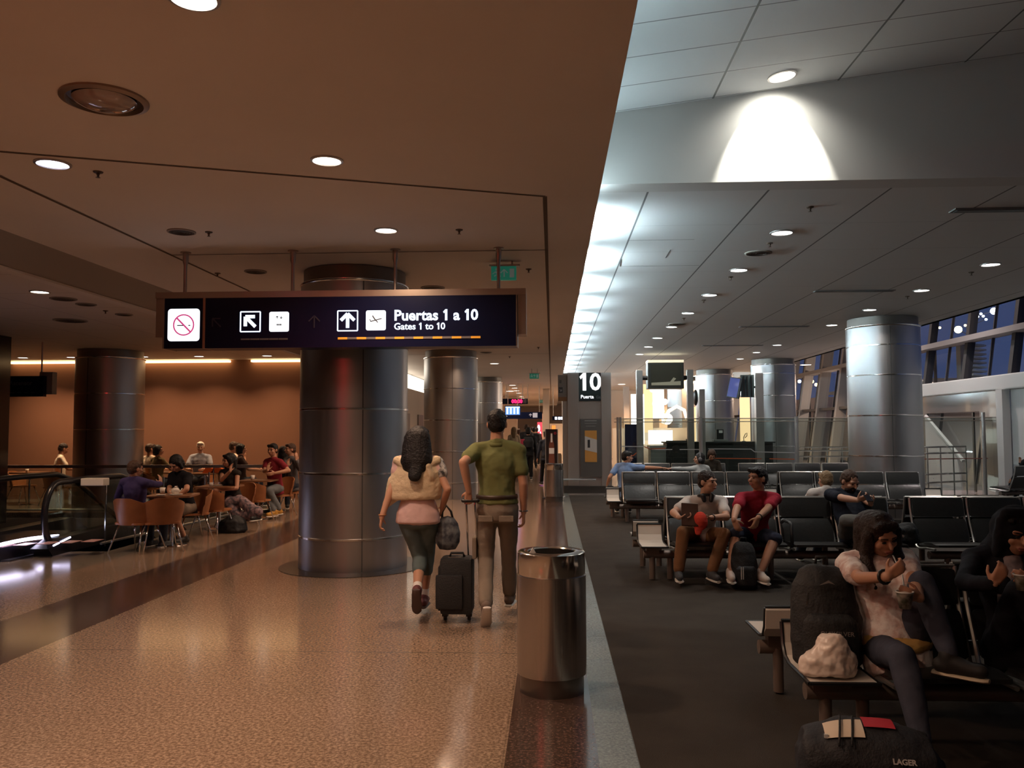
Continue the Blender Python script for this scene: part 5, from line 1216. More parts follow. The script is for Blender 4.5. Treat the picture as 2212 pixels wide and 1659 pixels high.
    # arms
    for S_, E_, W_, dr, n_, th, cu in ((SR, er_, wr, hdr, nr, 1, cr_), (SL, el_, wl, hdl, nl, -1, cl_)):
        b.caps(S_, E_, .050*s*f, .039*s*f, 12); b.caps(E_, E_.lerp(W_, .35), .040*s*f, .038*s*f, 12); b.caps(E_.lerp(W_, .35), W_, .038*s*f, .026*s, 12)
        d_ = V(dr) if dr is not None else (W_-E_); pn = V(n_) if n_ is not None else (rgt*-th)
        if det is not None: hand(b, W_, d_, pn, th, s*(.88 if fem else .96), cu)
    # legs
    for Hp, K_, A_, tw, pt in ((HR, kr_, ar, tr, pr), (HL, kl_, al, tl, pl)):
        b.caps(Hp, K_, .083*s, .056*s, 14); b.caps(K_, K_.lerp(A_, .3), .055*s, .057*s, 12); b.caps(K_.lerp(A_, .3), A_, .057*s, .036*s, 12)
    feet = []
    for A_, tw, pt in ((ar, tr, pr), (al, tl, pl)):
        fd = V((-sin(R(tw))*cos(R(pt)), cos(R(tw))*cos(R(pt)), sin(R(pt)))); fu = V((sin(R(tw))*sin(R(pt)), -cos(R(tw))*sin(R(pt)), cos(R(pt))))
        fs = fd.cross(fu); feet.append((A_, fd, fu, fs))
        b.caps(A_ - fu*.045*s - fd*.035*s, A_ - fu*.055*s + fd*.13*s, .033*s, .030*s, 10)
    root = b.build(bodyname, skin); bake(root, voxel*(.62 if det else 1.0), 5 if det else 3)
    root.location = loc; root.rotation_euler = (0, 0, face); tag(root, lab, 'person')
    # face details
    s = bs0*hsc
    if det:
        e = MB()
        for q in (1, -1): e.ball(HT(q*.030, .0845, .010), .0135*s, .007*s, .0065*s, M=HM, seg=10)
        e.build('eyes', M_EYE, root, True)
        e = MB()
        for q in (1, -1): e.caps(HT(q*.015, .0905, .0305), HT(q*.047, .0795, .0320), .0045*s, .0030*s, 6)
        e.build('eyebrows', hair[1] if hair else H_DARK, root, True)
        e = MB(); e.caps(HT(-.019, .0935, -.046), HT(.019, .0935, -.046), .0055*s, .0055*s, 6); e.caps(HT(-.014, .0930, -.055), HT(.014, .0930, -.055), .0058*s, .0058*s, 6); e.build('lips', M_LIP, root, True)
    vb = voxel
    if beard:
        e = MB(); e.ball(HT(0, .034, -.068), .056*s, .062*s, .050*s, M=HM); e.ball(HT(0, .055, -.045), .050*s, .050*s, .040*s, M=HM)
        o = e.build('beard', beard, root); bake(o, .008, 3, (.012, .03))
    s = bs0
    if shirt:
        e = MB(); torso(e, sgrow*s, (-.10 - shirt_len) if tuck is None else tuck, True, .012*s)
        frac = {'none': .0, 'cap': .25, 'short': .62, 'elbow': .98, 'long': 1}[sleeve]
        for S_, E_, W_ in ((SR, er_, wr), (SL, el_, wl)):
            if frac > 0:
                if sleeve == 'long':
                    e.caps(S_, E_, .064*s*f, .052*s*f, 14); e.caps(E_, E_.lerp(W_, .96), .052*s*f, .036*s, 14)
                else: e.caps(S_, S_.lerp(E_, frac), (.050+sgrow)*s*f, (.048+sgrow)*s*f, 14)
        if sleeve != 'none': pass
        e.caps(nk - up*.045*s, nk + up*.018*s, .072*s*f, .064*s*f, 14)
        o = e.build('shirt', shirt, root); bake(o, vb, 4, (sdisp*s, .11))
    if pants:
        e = MB(); a = (V((0, 1, 0)) - upl*upl.y).normalized(); c = pel_r
        e.loft([(pel - upl*.115*s, c*.11*s*hipw, a*.09*s), (pel - upl*.09*s, c*.162*s*hipw, a*.125*s), (pel - upl*.02*s, c*.180*s*hipw, a*.138*s), (pel + upl*.07*s, c*.168*s*hipw, a*.128*s), (pel + upl*.115*s, c*.146*s*hipw, a*.112*s)], 20)
        for Hp, K_, A_ in ((HR, kr_, ar), (HL, kl_, al)):
            e.caps(Hp, K_, .098*s*hipw, .070*s, 14)
            if leg == 'short': e.caps(K_.lerp(Hp, .15), K_.lerp(A_, .02), .074*s, .076*s, 14)
            elif leg == 'capri': e.caps(K_, K_.lerp(A_, .38), .070*s, .068*s, 14)
            elif leg == 'slim': e.caps(K_, K_.lerp(A_, .35), .070*s, .070*s, 14); e.caps(K_.lerp(A_, .3), K_.lerp(A_, .95), .070*s, .050*s, 14)
            elif leg == 'skirt': e.caps(K_, K_.lerp(A_, .9), .09*s, .11*s, 14)
            else: e.caps(K_, K_.lerp(A_, .94), .070*s, .060*s, 14)
        if leg == 'skirt': e.caps(kr_, kl_, .09*s, .09*s, 12); e.caps(ar + V((0, 0, .05)), al + V((0, 0, .05)), .1*s, .1*s, 12)
        o = e.build('trousers' if leg not in ('short', 'skirt') else ('shorts' if leg == 'short' else 'skirt'), pants, root); bake(o, vb, 4, (.020*s, .12))
    if shoe:
        for A_, fd, fu, fs in feet:
            e = MB(); bs = A_ - fu*.050*s
            e.caps(bs - fd*.045*s, bs + fd*.145*s, .043*s, .036*s, 12); e.caps(A_ - fd*.012*s, bs - fd*.01*s, .046*s, .046*s, 12); e.caps(bs + fd*.02*s + fu*.02*s, bs + fd*.09*s, .043*s, .040*s, 12)
            o = e.build('shoe', shoe, root); bake(o, .008 if det else .012, 3)
            so_ = MB(); base_ = A_ - fu*.092*s
            so_.loft([(base_ - fd*.09*s, fs*.01*s, fu*.008*s)] + [(base_ + fd*y*s, fs*w_*s, fu*.012*s) for y, w_ in ((-.085, .034), (-.03, .042), (.05, .044), (.11, .048), (.16, .040), (.182, .02))], 12)
            so_.build('sole', sole or M_SOLE, o, 50)
    s = bs0*hsc
    if hair and hair[0] != 'bald':
        kd, hm = hair[0], hair[1]; e = MB()
        if kd in ('short', 'thin'):
            e.ball(HT(0, -.020, .038), .081*s, .096*s, .088*s, M=HM); e.ball(HT(0, -.045, -.005), .076*s, .068*s, .070*s, M=HM)
            if kd == 'short': e.caps(HT(-.045, .058, .085), HT(.045, .058, .085), .026*s, .026*s, 8)
        elif kd == 'crop':
            e.ball(HT(0, -.017, .040), .080*s, .096*s, .086*s, M=HM); e.ball(HT(0, -.045, -.008), .075*s, .064*s, .066*s, M=HM)
        elif kd == 'bob':
            e.ball(HT(0, -.022, .036), .090*s, .102*s, .094*s, M=HM); e.ball(HT(0, -.045, -.03), .088*s, .072*s, .085*s, M=HM)
            for q in (1, -1): e.caps(HT(q*.072, .015, .03), HT(q*.072, .01, -.07), .026*s, .022*s, 8)
        elif kd == 'long':
            L_ = hair[2] if len(hair) > 2 else .33
            e.ball(HT(0, -.030, .036), .098*s, .108*s, .102*s, M=HM)
            back = HT(0, -.065, 0); dn = V((0, 0, -1)); bk_ = hair[3] if len(hair) > 3 else 0
            e.caps(back, back + (dn*L_ - F0*(.03+bk_))*s, .105*s, .060*s, 12, flat=F0, fr=.6)
            if bk_: e.caps(back - F0*.02*s, back + (dn*.17 - F0*.05)*s, .125*s, .145*s, 14, flat=F0, fr=.62)
            for q in (1, -1):
                e.caps(HT(q*.074, .005, .04), HT(q*.080, -.005, -.09), .030*s, .030*s, 8)
                e.caps(HT(q*.080, -.005, -.09), HT(q*.080, -.005, -.09) + (dn*(L_-.16) - F0*.005 + R0*q*.01)*s, .032*s, .022*s, 8)
            e.caps(HT(-.05, .05, .085), HT(.05, .05, .085), .026*s, .026*s, 8)
        o = e.build('hair', hm, root); bake(o, vb*.9, 3, (.014*s, .03) if kd not in ('long', 'bob') else (.012*s, .06))
    if hood:
        e = MB(); e.ball(HT(0, -.025, .02), .115*s, .115*s, .130*s, M=HM); e.caps(HT(0, -.05, -.05), nk - up*.02, .10*s, .11*s, 12)
        for q in (1, -1): e.caps(HT(q*.088, .020, .07), HT(q*.084, .02, -.10), .030*s, .034*s, 8)
        e.caps(HT(-.07, .03, .118), HT(.07, .03, .118), .034*s, .034*s, 8)
        o = e.build('hood', hood, root); bake(o, .010, 4, (.015, .08))
    s = bs0
    info = dict(HT=HT, HM=HM, wr=wr, wl=wl, sh=sh, chest=chest, waist=waist, pel=pel, rgt=rgt, fwd=fwd, up=up, kr=kr_, kl=kl_, ar=ar, al=al, er=er_, el=el_, nk=nk, R0=R0, F0=F0, s=s)
    return root, info
def wpos(root, v):
    return Matrix.Translation(root.location) @ Matrix.Rotation(root.rotation_euler.z, 4, 'Z') @ Vector(v)
# ------------------------------------------------------------------ who is where
def mk(X, Y, face):
    loc = Vector((X, Y, 0)); M_ = Matrix.Rotation(-face, 3, 'Z')
    def L(px, py, YY): return M_ @ (P(px, py, YY) - loc)
    def W(x, y, z): return M_ @ (Vector((x, y, z)) - loc)
    return loc, L, W
SZ = .46     # hip height when sitting

# --- walking man in green polo
X = P(1073, 930, 7.0).x; loc, L, W = mk(X, 7.0, 0)
root, I = person('man walking away in green polo and khaki cargo trousers, pulling a black suitcase', loc, 0, s=.985, pelvis=(0, 0, .93), lean=3,
    hr=L(1131, 1106, 7.05), hl=L(1013, 1062, 6.82), er=(.5, -1, 0), el=(-.35, -1, .0), fr=L(1101, 1296, 7.35), fl=L(1050, 1306, 6.80), kr=(.1, 1, 0), kl=(-.1, 1, 0),
    pl=-48, tr=-6, tl=8, hdl=(-.1, .3, -1), hdr=(0, .15, -1), nl=(.1, 1, .3), cl_=1.0, cr_=.7, skin=SKIN, shirt=cloth('olive_polo', (0.155, 0.165, 0.065)), sleeve='short', pants=cloth('khaki', (0.22, 0.175, 0.135), .5, 12), shoe=mat('suede_brown', (0.12, 0.08, 0.06), .8), hair=('crop', H_BLACK), voxel=.0095, tuck=.045, sdisp=.032, head=(0, -4, 0), footw=1)
HT, nk, s_ = I['HT'], I['nk'], I['s']
b = MB(); b.lathe([(.062, 0), (.078, -.012), (.082, -.035), (.074, -.037), (.066, -.01), (.060, .012), (.062, 0)], seg=24, M=Matrix.Translation(I['nk'] + Vector((0, 0, .03))) @ Matrix.Rotation(R(8), 4, 'X'))
b.build('collar', MATS['cloth_olive_polo'], root, True)
pel = I['pel']; b = MB(); b.lathe([(.171, 0), (.176, 0), (.176, .034), (.171, .034), (.171, 0)], (pel.x, pel.y, pel.z+.085), 28, sy=.76); b.build('belt', mat('belt_brown', (.05, .03, .02), .4), root, True)
b = MB()
for q in (1, -1): b.box(q*.085-.06, -.140, .835, q*.085+.06, -.122, .885, bevel=.006)
b.build('back_pockets', MATS['cloth_khaki'], root)
b = MB(); kr_, ar_ = I['kl'], I['al']; c = kr_.lerp(Vector((-.088, 0, .93)), .25); b.box(c.x-.11, c.y-.07, c.z-.10, c.x-.075, c.y+.06, c.z+.08, bevel=.01); b.build('cargo_pocket', MATS['cloth_khaki'], root)
b = MB(); b.tube([I['wr'] + Vector((.034*cos(R(a)), .030*sin(R(a)), .01)) for a in range(0, 360, 30)], .006, 6, closed=True); b.build('wristwatch', M_CHROME, root, True)
grip = I['wl'] + Vector((0.01, .02, -.075))
# suitcase
gw = wpos(root, grip); sx_, sy_ = P(987, 930, 7.0).x, 7.02
r_ = empty('suitcase', (sx_, sy_, 0)); tag(r_, 'black upright wheeled suitcase with pulled-out handle beside the walking man', 'suitcase')
M_NYL = mat('black_nylon', (0.012, 0.012, 0.013), .7, bump=(80, .3))
MB().box(-.135, -.11, .07, .135, .13, .53, bevel=.035).build('body', M_NYL, r_, 50)
MB().box(-.165, -.14, .12, .06, -.10, .40, bevel=.02).build('front_pocket', M_NYL, r_, 50)
MB().box(-.15, -.09, .10, -.13, .1, .46, bevel=.01).build('side_pocket', M_NYL, r_, 50)
MB().tube([(-.06, 0, .53), (-.05, 0, .56), (.05, 0, .56), (.06, 0, .53)], .011, 8).build('carry_handle', M_NYL, r_, True)
for q in (-.1, .1):
    w_ = MB().lathe([(0, -.014), (.024, -.014), (.028, 0), (.024, .014), (0, .014)], seg=16, M=Matrix.Translation((q, .02, .028)) @ Matrix.Rotation(R(90), 4, 'Y')).build('wheel', M_BLACKP, r_, 40)
    MB().box(q-.025, -.02, .04, q+.025, .06, .075).build('wheel_bracket', M_BLACKP, w_)
gl = gw - Vector((sx_, sy_, 0))
b = MB(); b.tube([(gl.x-.045, .11, .5), (gl.x-.035, gl.y, gl.z)], .008, 8); b.tube([(gl.x+.035, .11, .5), (gl.x+.035, gl.y, gl.z)], .008, 8); b.build('telescopic_rods', M_CHROME, r_, True)
MB().caps((gl.x-.06, gl.y, gl.z), (gl.x+.06, gl.y, gl.z), .016, .016).build('grip', M_BLACKP, r_, True)
MB().box(.04, -.112, .36, .05, -.108, .37).box(.04, -.112, .16, .05, -.108, .17).build('rivets', M_CHROME, r_)
MB().box(-.07, -.05, .532, .04, -.045, .536).build('zip', M_CHROME, r_)

# --- walking woman
X = P(903, 930, 7.15).x; loc, L, W = mk(X, 7.15, 0)
root, I = person('woman walking away with long black hair, cream jumper over her shoulders and grey-green capri trousers', loc, 0, s=.905, pelvis=(0, 0, .85), lean=2, fem=True,
    hr=L(955, 1098, 7.2), hl=L(823, 1122, 7.0), er=(.6, -.8, 0), el=(-.3, -1, 0), fr=L(916, 1288, 7.35), fl=L(901, 1276, 6.92), kr=(0, 1, 0), kl=(.1, 1, 0),
    pl=-62, tr=0, tl=5, hdl=(-.15, .1, -1), cl_=.7, cr_=.8, skin=SKIN, shirt=cloth('pale_pink', (0.62, 0.42, 0.40)), sleeve='cap', pants=cloth('capri_teal', (0.10, 0.13, 0.13), .5, 12), leg='capri', shoe=mat('shoe_redbrown', (0.12, 0.03, 0.03), .6), hair=('long', H_BLACK, .30, .11), voxel=.0095, tuck=-.055, sgrow=.034, head=(-4, 0, 3), sole=mat('sole_brown', (.08, .05, .045), .6), hipw=1.06)
sh, rg, cst, wst, pl_ = I['sh'], I['rgt'], I['chest'], I['waist'], I['pel']
b = MB(); ctr = sh; Z_ = Vector((0, 0, 1)); Yv = Vector((0, 1, 0)); Xv = Vector((1, 0, 0))
b.loft([(sh + Z_*.045 - Yv*.03, Xv*.085, Yv*.07), (sh + Z_*.0 - Yv*.03, Xv*.17, Yv*.095), (sh - Z_*.08 - Yv*.03, Xv*.225, Yv*.125), (sh - Z_*.18 - Yv*.035 - Xv*.015, Xv*.235, Yv*.13), (sh - Z_*.28 - Yv*.04 - Xv*.03, Xv*.235, Yv*.125), (sh - Z_*.31 - Yv*.04 - Xv*.03, Xv*.222, Yv*.115)], 24)
b.caps(sh - Xv*.20 - Z_*.16, sh - Xv*.285 - Z_*.36, .062, .022, 10, flat=Yv, fr=.7); b.caps(sh - Xv*.16 - Z_*.26, sh - Xv*.27 - Z_*.37, .05, .02, 10, flat=Yv, fr=.7)
b.caps(sh - Xv*.17 + Z_*.02 - Yv*.05, sh - Yv*.14 - Z_*.05, .045, .050, 10); b.caps(sh - Yv*.14 - Z_*.05, sh + Xv*.16 + Z_*.02 - Yv*.05, .050, .045, 10)
b.caps(sh + Xv*.10 - Yv*.13 - Z_*.02, sh + Xv*.13 - Yv*.12 - Z_*.12, .03, .03, 8)
o = b.build('jumper', cloth('cream_knit', (0.62, 0.49, 0.33), .4, 40), root); bake(o, .0085, 3, (.022, .13))
b = MB(); q0 = I['sh'] + rg*.16; q1 = q0.lerp(I['er'], .40); b.caps(q0, q1, .062, .060, 14); o = b.build('printed_sleeve', mat('printed_white_black', (.6, .57, .54), .8, var=(28, (.05, .05, .05))), root); bake(o, .009, 2)
b = MB()
for A_, pt in ((I['ar'], 0), (I['al'], 1)): K_ = I['kr'] if pt == 0 else I['kl']; b.caps(A_.lerp(K_, .02), A_.lerp(K_, .16), .043, .040, 12)
b.build('socks', mat('white_socks', (.7, .66, .62), .8), root, True)
b = MB(); c_ = I['wl'].lerp(I['el'], .10); b.tube([c_ + Vector((.031*cos(R(a)), .031*sin(R(a)), 0)) for a in range(0, 360, 30)], .005, 6, closed=True); b.build('bracelet', mat('bracelet_amber', (.3, .12, .04), .4), root, True)
hw_ = wpos(root, I['wr'])
b = MB(); b.lathe([(0, -.15), (.07, -.14), (.105, -.08), (.11, 0), (.09, .08), (.055, .13), (0, .145)], seg=24, sy=.5); 
r_ = empty('handbag', hw_ + Vector((.045, .02, -.21))); tag(r_, 'round dark handbag with grey flower print held by the walking woman', 'handbag')
b.build('pouch', mat('floral_dark', (.03, .035, .05), .8, var=(18, (.16, .18, .20))), r_, True)
MB().tube([(-.05, 0, .10), (-.045, -.0, .18), (-.01, 0, .23), (.03, 0, .18), (.05, 0, .10)], .010, 8).build('strap', M_NYL, r_, True)

# --- white-shirted man leaning forward
loc, L, W = mk(1.58, YA+.30, pi)
root, I = person('seated man in white t-shirt with headphones round his neck, turned to his neighbour', loc, pi, s=.95, pelvis=(0, 0, SZ), lean=42, curve=.5,
    hr=L(1467, 1118, 8.38), hl=L(1536, 1118, 8.40), er=(1, -.4, -.3), el=(-1, -.4, -.3), fr=L(1466, 1233, 8.66), fl=L(1537, 1233, 8.60), kr=(.4, 1, .6), kl=(-.4, 1, .6), tr=-4, tl=12,
    hdr=(-.8, .25, 0), hdl=(.9, .2, -.1), nr=(0, 0, 1), nl=(0, 0, 1), cr_=.9, cl_=.9, head=(42, -4, 0), neck=(0, .0, .01), skin=SKIN2, shirt=cloth('white_tee', (0.62, 0.58, 0.55)), sleeve='elbow' if 0 else 'short', pants=cloth('tan_cord', (0.20, 0.095, 0.045), .5, 12), shoe=mat('canvas_grey', (.05, .05, .055), .8), hair=('crop', H_DARK), voxel=.0095, shirt_len=.04)
nk = I['nk']; b = MB()
b.tube([nk + Vector((.080*cos(R(a)), .03+.076*sin(R(a)), .03+.015*sin(R(a)))) for a in range(-50, 231, 28)], .014, 8); 
for q in (1, -1): b.caps(nk + Vector((q*.045, .105, .035)), nk + Vector((q*.035, .115, -.01)), .026, .022)
b.build('headphones', M_BLACKP, root, True)
ch_ = I['chest'] + I['fwd']*.135; b = MB(); b.prism([(-.03, -.02), (.03, -.02), (0, .03)], 0, .004, 'y'); o = b.build('triangle_print', M_BLACKP, root); o.matrix_local = Matrix.Translation(ch_ - I['up']*.09) @ Matrix((I['rgt'], I['fwd'], I['up'])).transposed().to_4x4()
q = wpos(root, I['wr']) + Vector((.10, -.03, .03)); r_ = empty('paperback', q); r_.rotation_euler = (R(65), R(4), R(0)); tag(r_, 'brown paperback held open-edge up by the white-shirted man', 'book')
MB().box(-.08, -.115, -.012, .08, .115, .012, bevel=.002).build('cover', mat('book_brown', (.06, .030, .02), .9, spec=.1), r_); MB().box(-.078, .112, -.010, .078, .118, .010).build('pages', M_WHITE, r_)
q = wpos(root, I['wl']) + Vector((-.115, -.05, -.03)); b = MB(); b.ball((0, 0, 0), .075, .07, .095); b.caps((-.02, -.03, -.04), (-.03, -.05, -.10), .055, .035, 10, flat=(0, 1, 0), fr=.4); o = b.build('cap', cloth('red_cap', (0.55, 0.055, 0.035)), None); bake(o, .007, 2, (.012, .05)); o.location = q; tag(o, 'red baseball cap dangling from the white-shirted man\'s hand', 'cap')
b = MB(); c_ = I['wl'].lerp(I['el'], .08); dd = (I['el']-I['wl']).normalized(); u_ = dd.orthogonal().normalized(); v_ = dd.cross(u_); b.tube([c_ + u_*.032*cos(R(a)) + v_*.032*sin(R(a)) for a in range(0, 360, 30)], .006, 6, closed=True); b.build('bracelet', M_BLACKP, root, True)

# --- red-shirted man
loc, L, W = mk(2.13, YA+.30, pi)
root, I = person('seated man in red t-shirt and shorts, head turned left in profile, backpack between his legs', loc, pi, s=.97, pelvis=(0, 0, SZ), lean=36, curve=.5,
    hr=L(1584, 1126, 8.34), hl=L(1631, 1126, 8.34), er=(.8, -.6, -.2), el=(-.8, -.6, -.2), fr=L(1578, 1234, 8.52), fl=L(1643, 1236, 8.48), kr=(.45, 1, .6), kl=(-.45, 1, .6), tr=-6, tl=10,
    hdr=(-.45, .1, -1), hdl=(.45, .1, -1), nr=(-.3, -.6, 0), nl=(.3, -.6, 0), cr_=.8, cl_=.8, head=(-58, 0, 0), skin=SKIN, shirt=cloth('crimson_tee', (0.30, 0.018, 0.035)), sleeve='short', pants=cloth('navy_shorts', (0.03, 0.035, 0.06)), leg='short', shoe=mat('canvas_white', (.55, .47, .42), .8), hair=('short', H_BLACK), voxel=.0095, shirt_len=.05)
b = MB(); c_ = I['wl'].lerp(I['el'], .10); dd = (I['el']-I['wl']).normalized(); u_ = dd.orthogonal().normalized(); v_ = dd.cross(u_); b.tube([c_ + u_*.031*cos(R(a)) + v_*.031*sin(R(a)) for a in range(0, 360, 30)], .006, 6, closed=True); b.build('bracelet', M_BLACKP, root, True)
def backpack(name, x, y, z, w_, d_, h_, rz, lab, tilt=0):
    r_ = empty(name, (x, y, z), rz); r_.rotation_euler = (R(tilt), 0, rz); tag(r_, lab, 'backpack')
    b = MB(); b.loft([((0, 0, .0), (w_*.44, 0, 0), (0, d_*.42, 0)), ((0, 0, .02), (w_*.5, 0, 0), (0, d_*.5, 0)), ((0, 0, h_*.45), (w_*.52, 0, 0), (0, d_*.52, 0)), ((0, .02, h_*.8), (w_*.46, 0, 0), (0, d_*.42, 0)), ((0, .03, h_*.95), (w_*.34, 0, 0), (0, d_*.30, 0)), ((0, .03, h_), (w_*.2, 0, 0), (0, d_*.2, 0))], 24)
    o = b.build('body', M_NYL, r_); bake(o, .011, 3, (.02, .1))
    b = MB(); b.loft([((0, -d_*.45, h_*.06), (w_*.34, 0, 0), (0, d_*.15, 0)), ((0, -d_*.5, h_*.12), (w_*.40, 0, 0), (0, d_*.2, 0)), ((0, -d_*.5, h_*.45), (w_*.39, 0, 0), (0, d_*.18, 0)), ((0, -d_*.42, h_*.52), (w_*.3, 0, 0), (0, d_*.1, 0))], 20)
    o = b.build('front_pocket', M_NYL, r_); bake(o, .011, 2, (.012, .08))
    MB().tube([(-.03, .03, h_), (-.025, .02, h_+.04), (.025, .02, h_+.04), (.03, .03, h_)], .008, 8).build('handle', M_NYL, r_, True)
    return r_
q = P(1613, 1255, 8.42); r_ = backpack('backpack', q.x, 8.52, 0.0, .26, .18, .46, 0, 'black backpack standing on the carpet between the red-shirted man\'s feet')
MB().box(-.07, -.17, .12, -.06, -.165, .24).box(-.05, -.17, .12, -.042, -.165, .24).build('white_straps', M_WHITE, r_); MB().ball((-.115, -.1, .09), .012, .012, .012).build('red_tag', mat('tag_red', (.5, .03, .05), .5), r_, True)

# --- bearded man with phone
X = P(1838, 930, 9.05).x; loc, L, W = mk(X, YA+.22, pi)
root, I = person('bearded balding man in navy shirt slouching and looking down at his phone', loc, pi, s=.97, pelvis=(0, 0, SZ+.01), lean=-34, curve=0, belly=.05, twist=8,
    hr=L(1866, 1083, 8.62), hl=L(1887, 1094, 8.62), er=(1, -.1, -.8), el=(-1, .1, -.9), fr=L(1920, 1125, 8.42), fl=L(1893, 1222, 8.5), kr=(1, .6, .5), kl=(-.6, .9, 1), tr=55, tl=0, pr=-20,
    hdr=(-.7, .5, .35), hdl=(.3, .7, .5), nr=(-.3, -.5, .5), nl=(.3, -.2, .6), cr_=1.5, cl_=1.5, head=(14, -26, 0), neck=(0, .06, -.03), skin=SKIN2, shirt=cloth('navy_tee', (0.012, 0.014, 0.022)), sleeve='short', pants=cloth('grey_jeans', (0.13, 0.13, 0.12)), shoe=mat('black_shoe', (.015, .015, .015), .5), hair=('thin', H_BROWN), voxel=.0095, beard=hairm('beard', (.02, .012, .01)))
q = wpos(root, (I['wr'].lerp(I['wl'], .4))) + Vector((.015, -.085, .055)); r_ = empty('smartphone', q); r_.rotation_euler = (R(40), 0, R(10)); tag(r_, 'small black phone in the bearded man\'s hands', 'phone')
MB().box(-.032, -.062, -.005, .032, .062, .005, bevel=.003).build('body', M_BLACKP, r_); MB().box(-.028, -.055, .0052, .028, .055, .006).build('screen', mat('phone_glass', (.02, .02, .03), .05), r_)
q = P(1910, 1105, 8.9); b = MB(); b.loft([((0, 0, 0), (.12, 0, 0), (0, .10, 0)), ((0, 0, .03), (.15, 0, 0), (0, .13, 0)), ((0, 0, .14), (.13, 0, 0), (0, .12, 0)), ((.02, 0, .20), (.07, 0, 0), (0, .06, 0))], 16); o = b.build('shoulder_bag', M_NYL, None); bake(o, .012, 2, (.04, .1)); o.location = (P(1945, 930, 9).x, YA+.2, .405); tag(o, 'slumped black bag on the bench seat right of the bearded man', 'bag')

# --- woman eating in the foreground
X = P(1925, 930, 4.40).x; loc, L, W = mk(X, YD+.30, pi)
root, I = person('young woman in pink blouse eating from a cup, one foot up on the bench', loc, pi, s=.90, pelvis=(0, 0, SZ-.005), lean=-20, curve=.0, side=4, fem=True,
    hr=L(1918, 1246, 4.10), hl=L(1992, 1306, 4.05), er=(1, -.2, -.8), el=(-1, .2, -.8), fr=L(1992, 1606, 3.86), fl=L(2052, 1418, 4.06), kr=(.1, 1, .4), kl=(.0, .35, 1), tr=4, tl=48,
    hdr=(-.75, .2, .65), hdl=(.85, .4, .35), nr=(-.2, -.9, .1), nl=(.4, -.7, .1), cr_=1.0, cl_=1.0, head=(12, -22, 8), neck=(0.0, .05, -.035), skin=SKIN, shirt=mat('blouse_pink', (0.88, 0.82, 0.80), .85, spec=.1, var=(16, (0.62, 0.42, 0.38)), bump=(30, .5)), sleeve='short', sgrow=.028, sdisp=.03, pants=cloth('blue_jeans', (0.055, 0.06, 0.085), .4, 14), leg='slim', shoe=mat('black_canvas', (.012, .010, .010), .7), hair=('long', H_DARK, .34), voxel=.0085, shirt_len=.03, sole=mat('sole_cream', (.55, .45, .33), .6))
e = MB(); HT = I['HT']; up_, fw_, rt_ = I['up'], I['fwd'], I['rgt']
for q, ln in ((1, .33), (-1, .36)):
    a0 = HT(q*.082, .02, .03); a1 = HT(q*.088, .025, -.09); a2 = I['sh'] + rt_*q*.085 + fw_*.085 - up_*.02; a3 = I['chest'] + rt_*q*.085 + fw_*.135 - up_*(ln-.30)
    e.caps(a0, a1, .030, .032, 10); e.caps(a1, a2, .032, .034, 10); e.caps(a2, a3, .034, .016, 10)
e.caps(HT(0, -.09, .02), I['sh'] - fw_*.09, .085, .09, 12)
o = e.build('hair', H_DARK, root); bake(o, .008, 3, (.012, .05))
b = MB(); pe = I['pel']; b.loft([(pe + Vector((0, .01, .02)), Vector((.168, 0, 0)), Vector((0, .132, 0))), (pe + Vector((0, .01, .05)), Vector((.172, 0, 0)), Vector((0, .136, 0))), (pe + Vector((0, 0, .085)), Vector((.155, 0, 0)), Vector((0, .125, 0)))], 24); o = b.build('yellow_hem', mat('hem_yellow', (.55, .33, .10), .8, bump=(20, .5)), root); bake(o, .009, 3, (.02, .08))
b = MB(); c_ = I['wr'].lerp(I['er'], .12); dd = (I['er']-I['wr']).normalized(); u_ = dd.orthogonal().normalized(); v_ = dd.cross(u_); b.tube([c_ + u_*.032*cos(R(a)) + v_*.032*sin(R(a)) for a in range(0, 360, 30)], .007, 6, closed=True); b.build('bracelet', M_BLACKP, root, True)
hwl = wpos(root, I['wl']); cq = hwl + Vector((-.085, -.04, -.01))
def food_cup(q, lab, tall=.075):
    r_ = empty('food_cup', q); tag(r_, lab, 'cup')
    MB().lathe([(0, 0), (.026, 0), (.038, tall), (.041, tall+.003), (.036, tall), (.024, .006), (0, .006)], seg=24).build('body', mat('paper_cup', (.10, .12, .08), .4, var=(30, (.5, .48, .42))), r_, True)
    MB().lathe([(.036, tall-.002), (.041, tall-.002), (.041, tall+.005), (.036, tall+.005), (.036, tall-.002)], seg=24).build('white_rim', M_WHITE, r_, True)
    return r_
r_ = food_cup(cq + Vector((0, 0, -.03)), 'small ice cream cup held by the eating woman'); MB().lathe([(0, .06), (.035, .06), (.02, .075), (0, .08)], seg=16).build('food', mat('ice', (.5, .4, .33), .4), r_, True)
mouth = wpos(root, I['HT'](0, .125, -.05)); tip = cq + Vector((.0, 0, .035)); o = MB().tube([mouth, mouth.lerp(tip, .5) + Vector((.01, -.02, 0)), tip], [.0045, .0032, .0055], 8).build('spoon', M_WHITE, None, True); tag(o, 'white plastic spoon between the eating woman\'s mouth and cup', 'spoon')

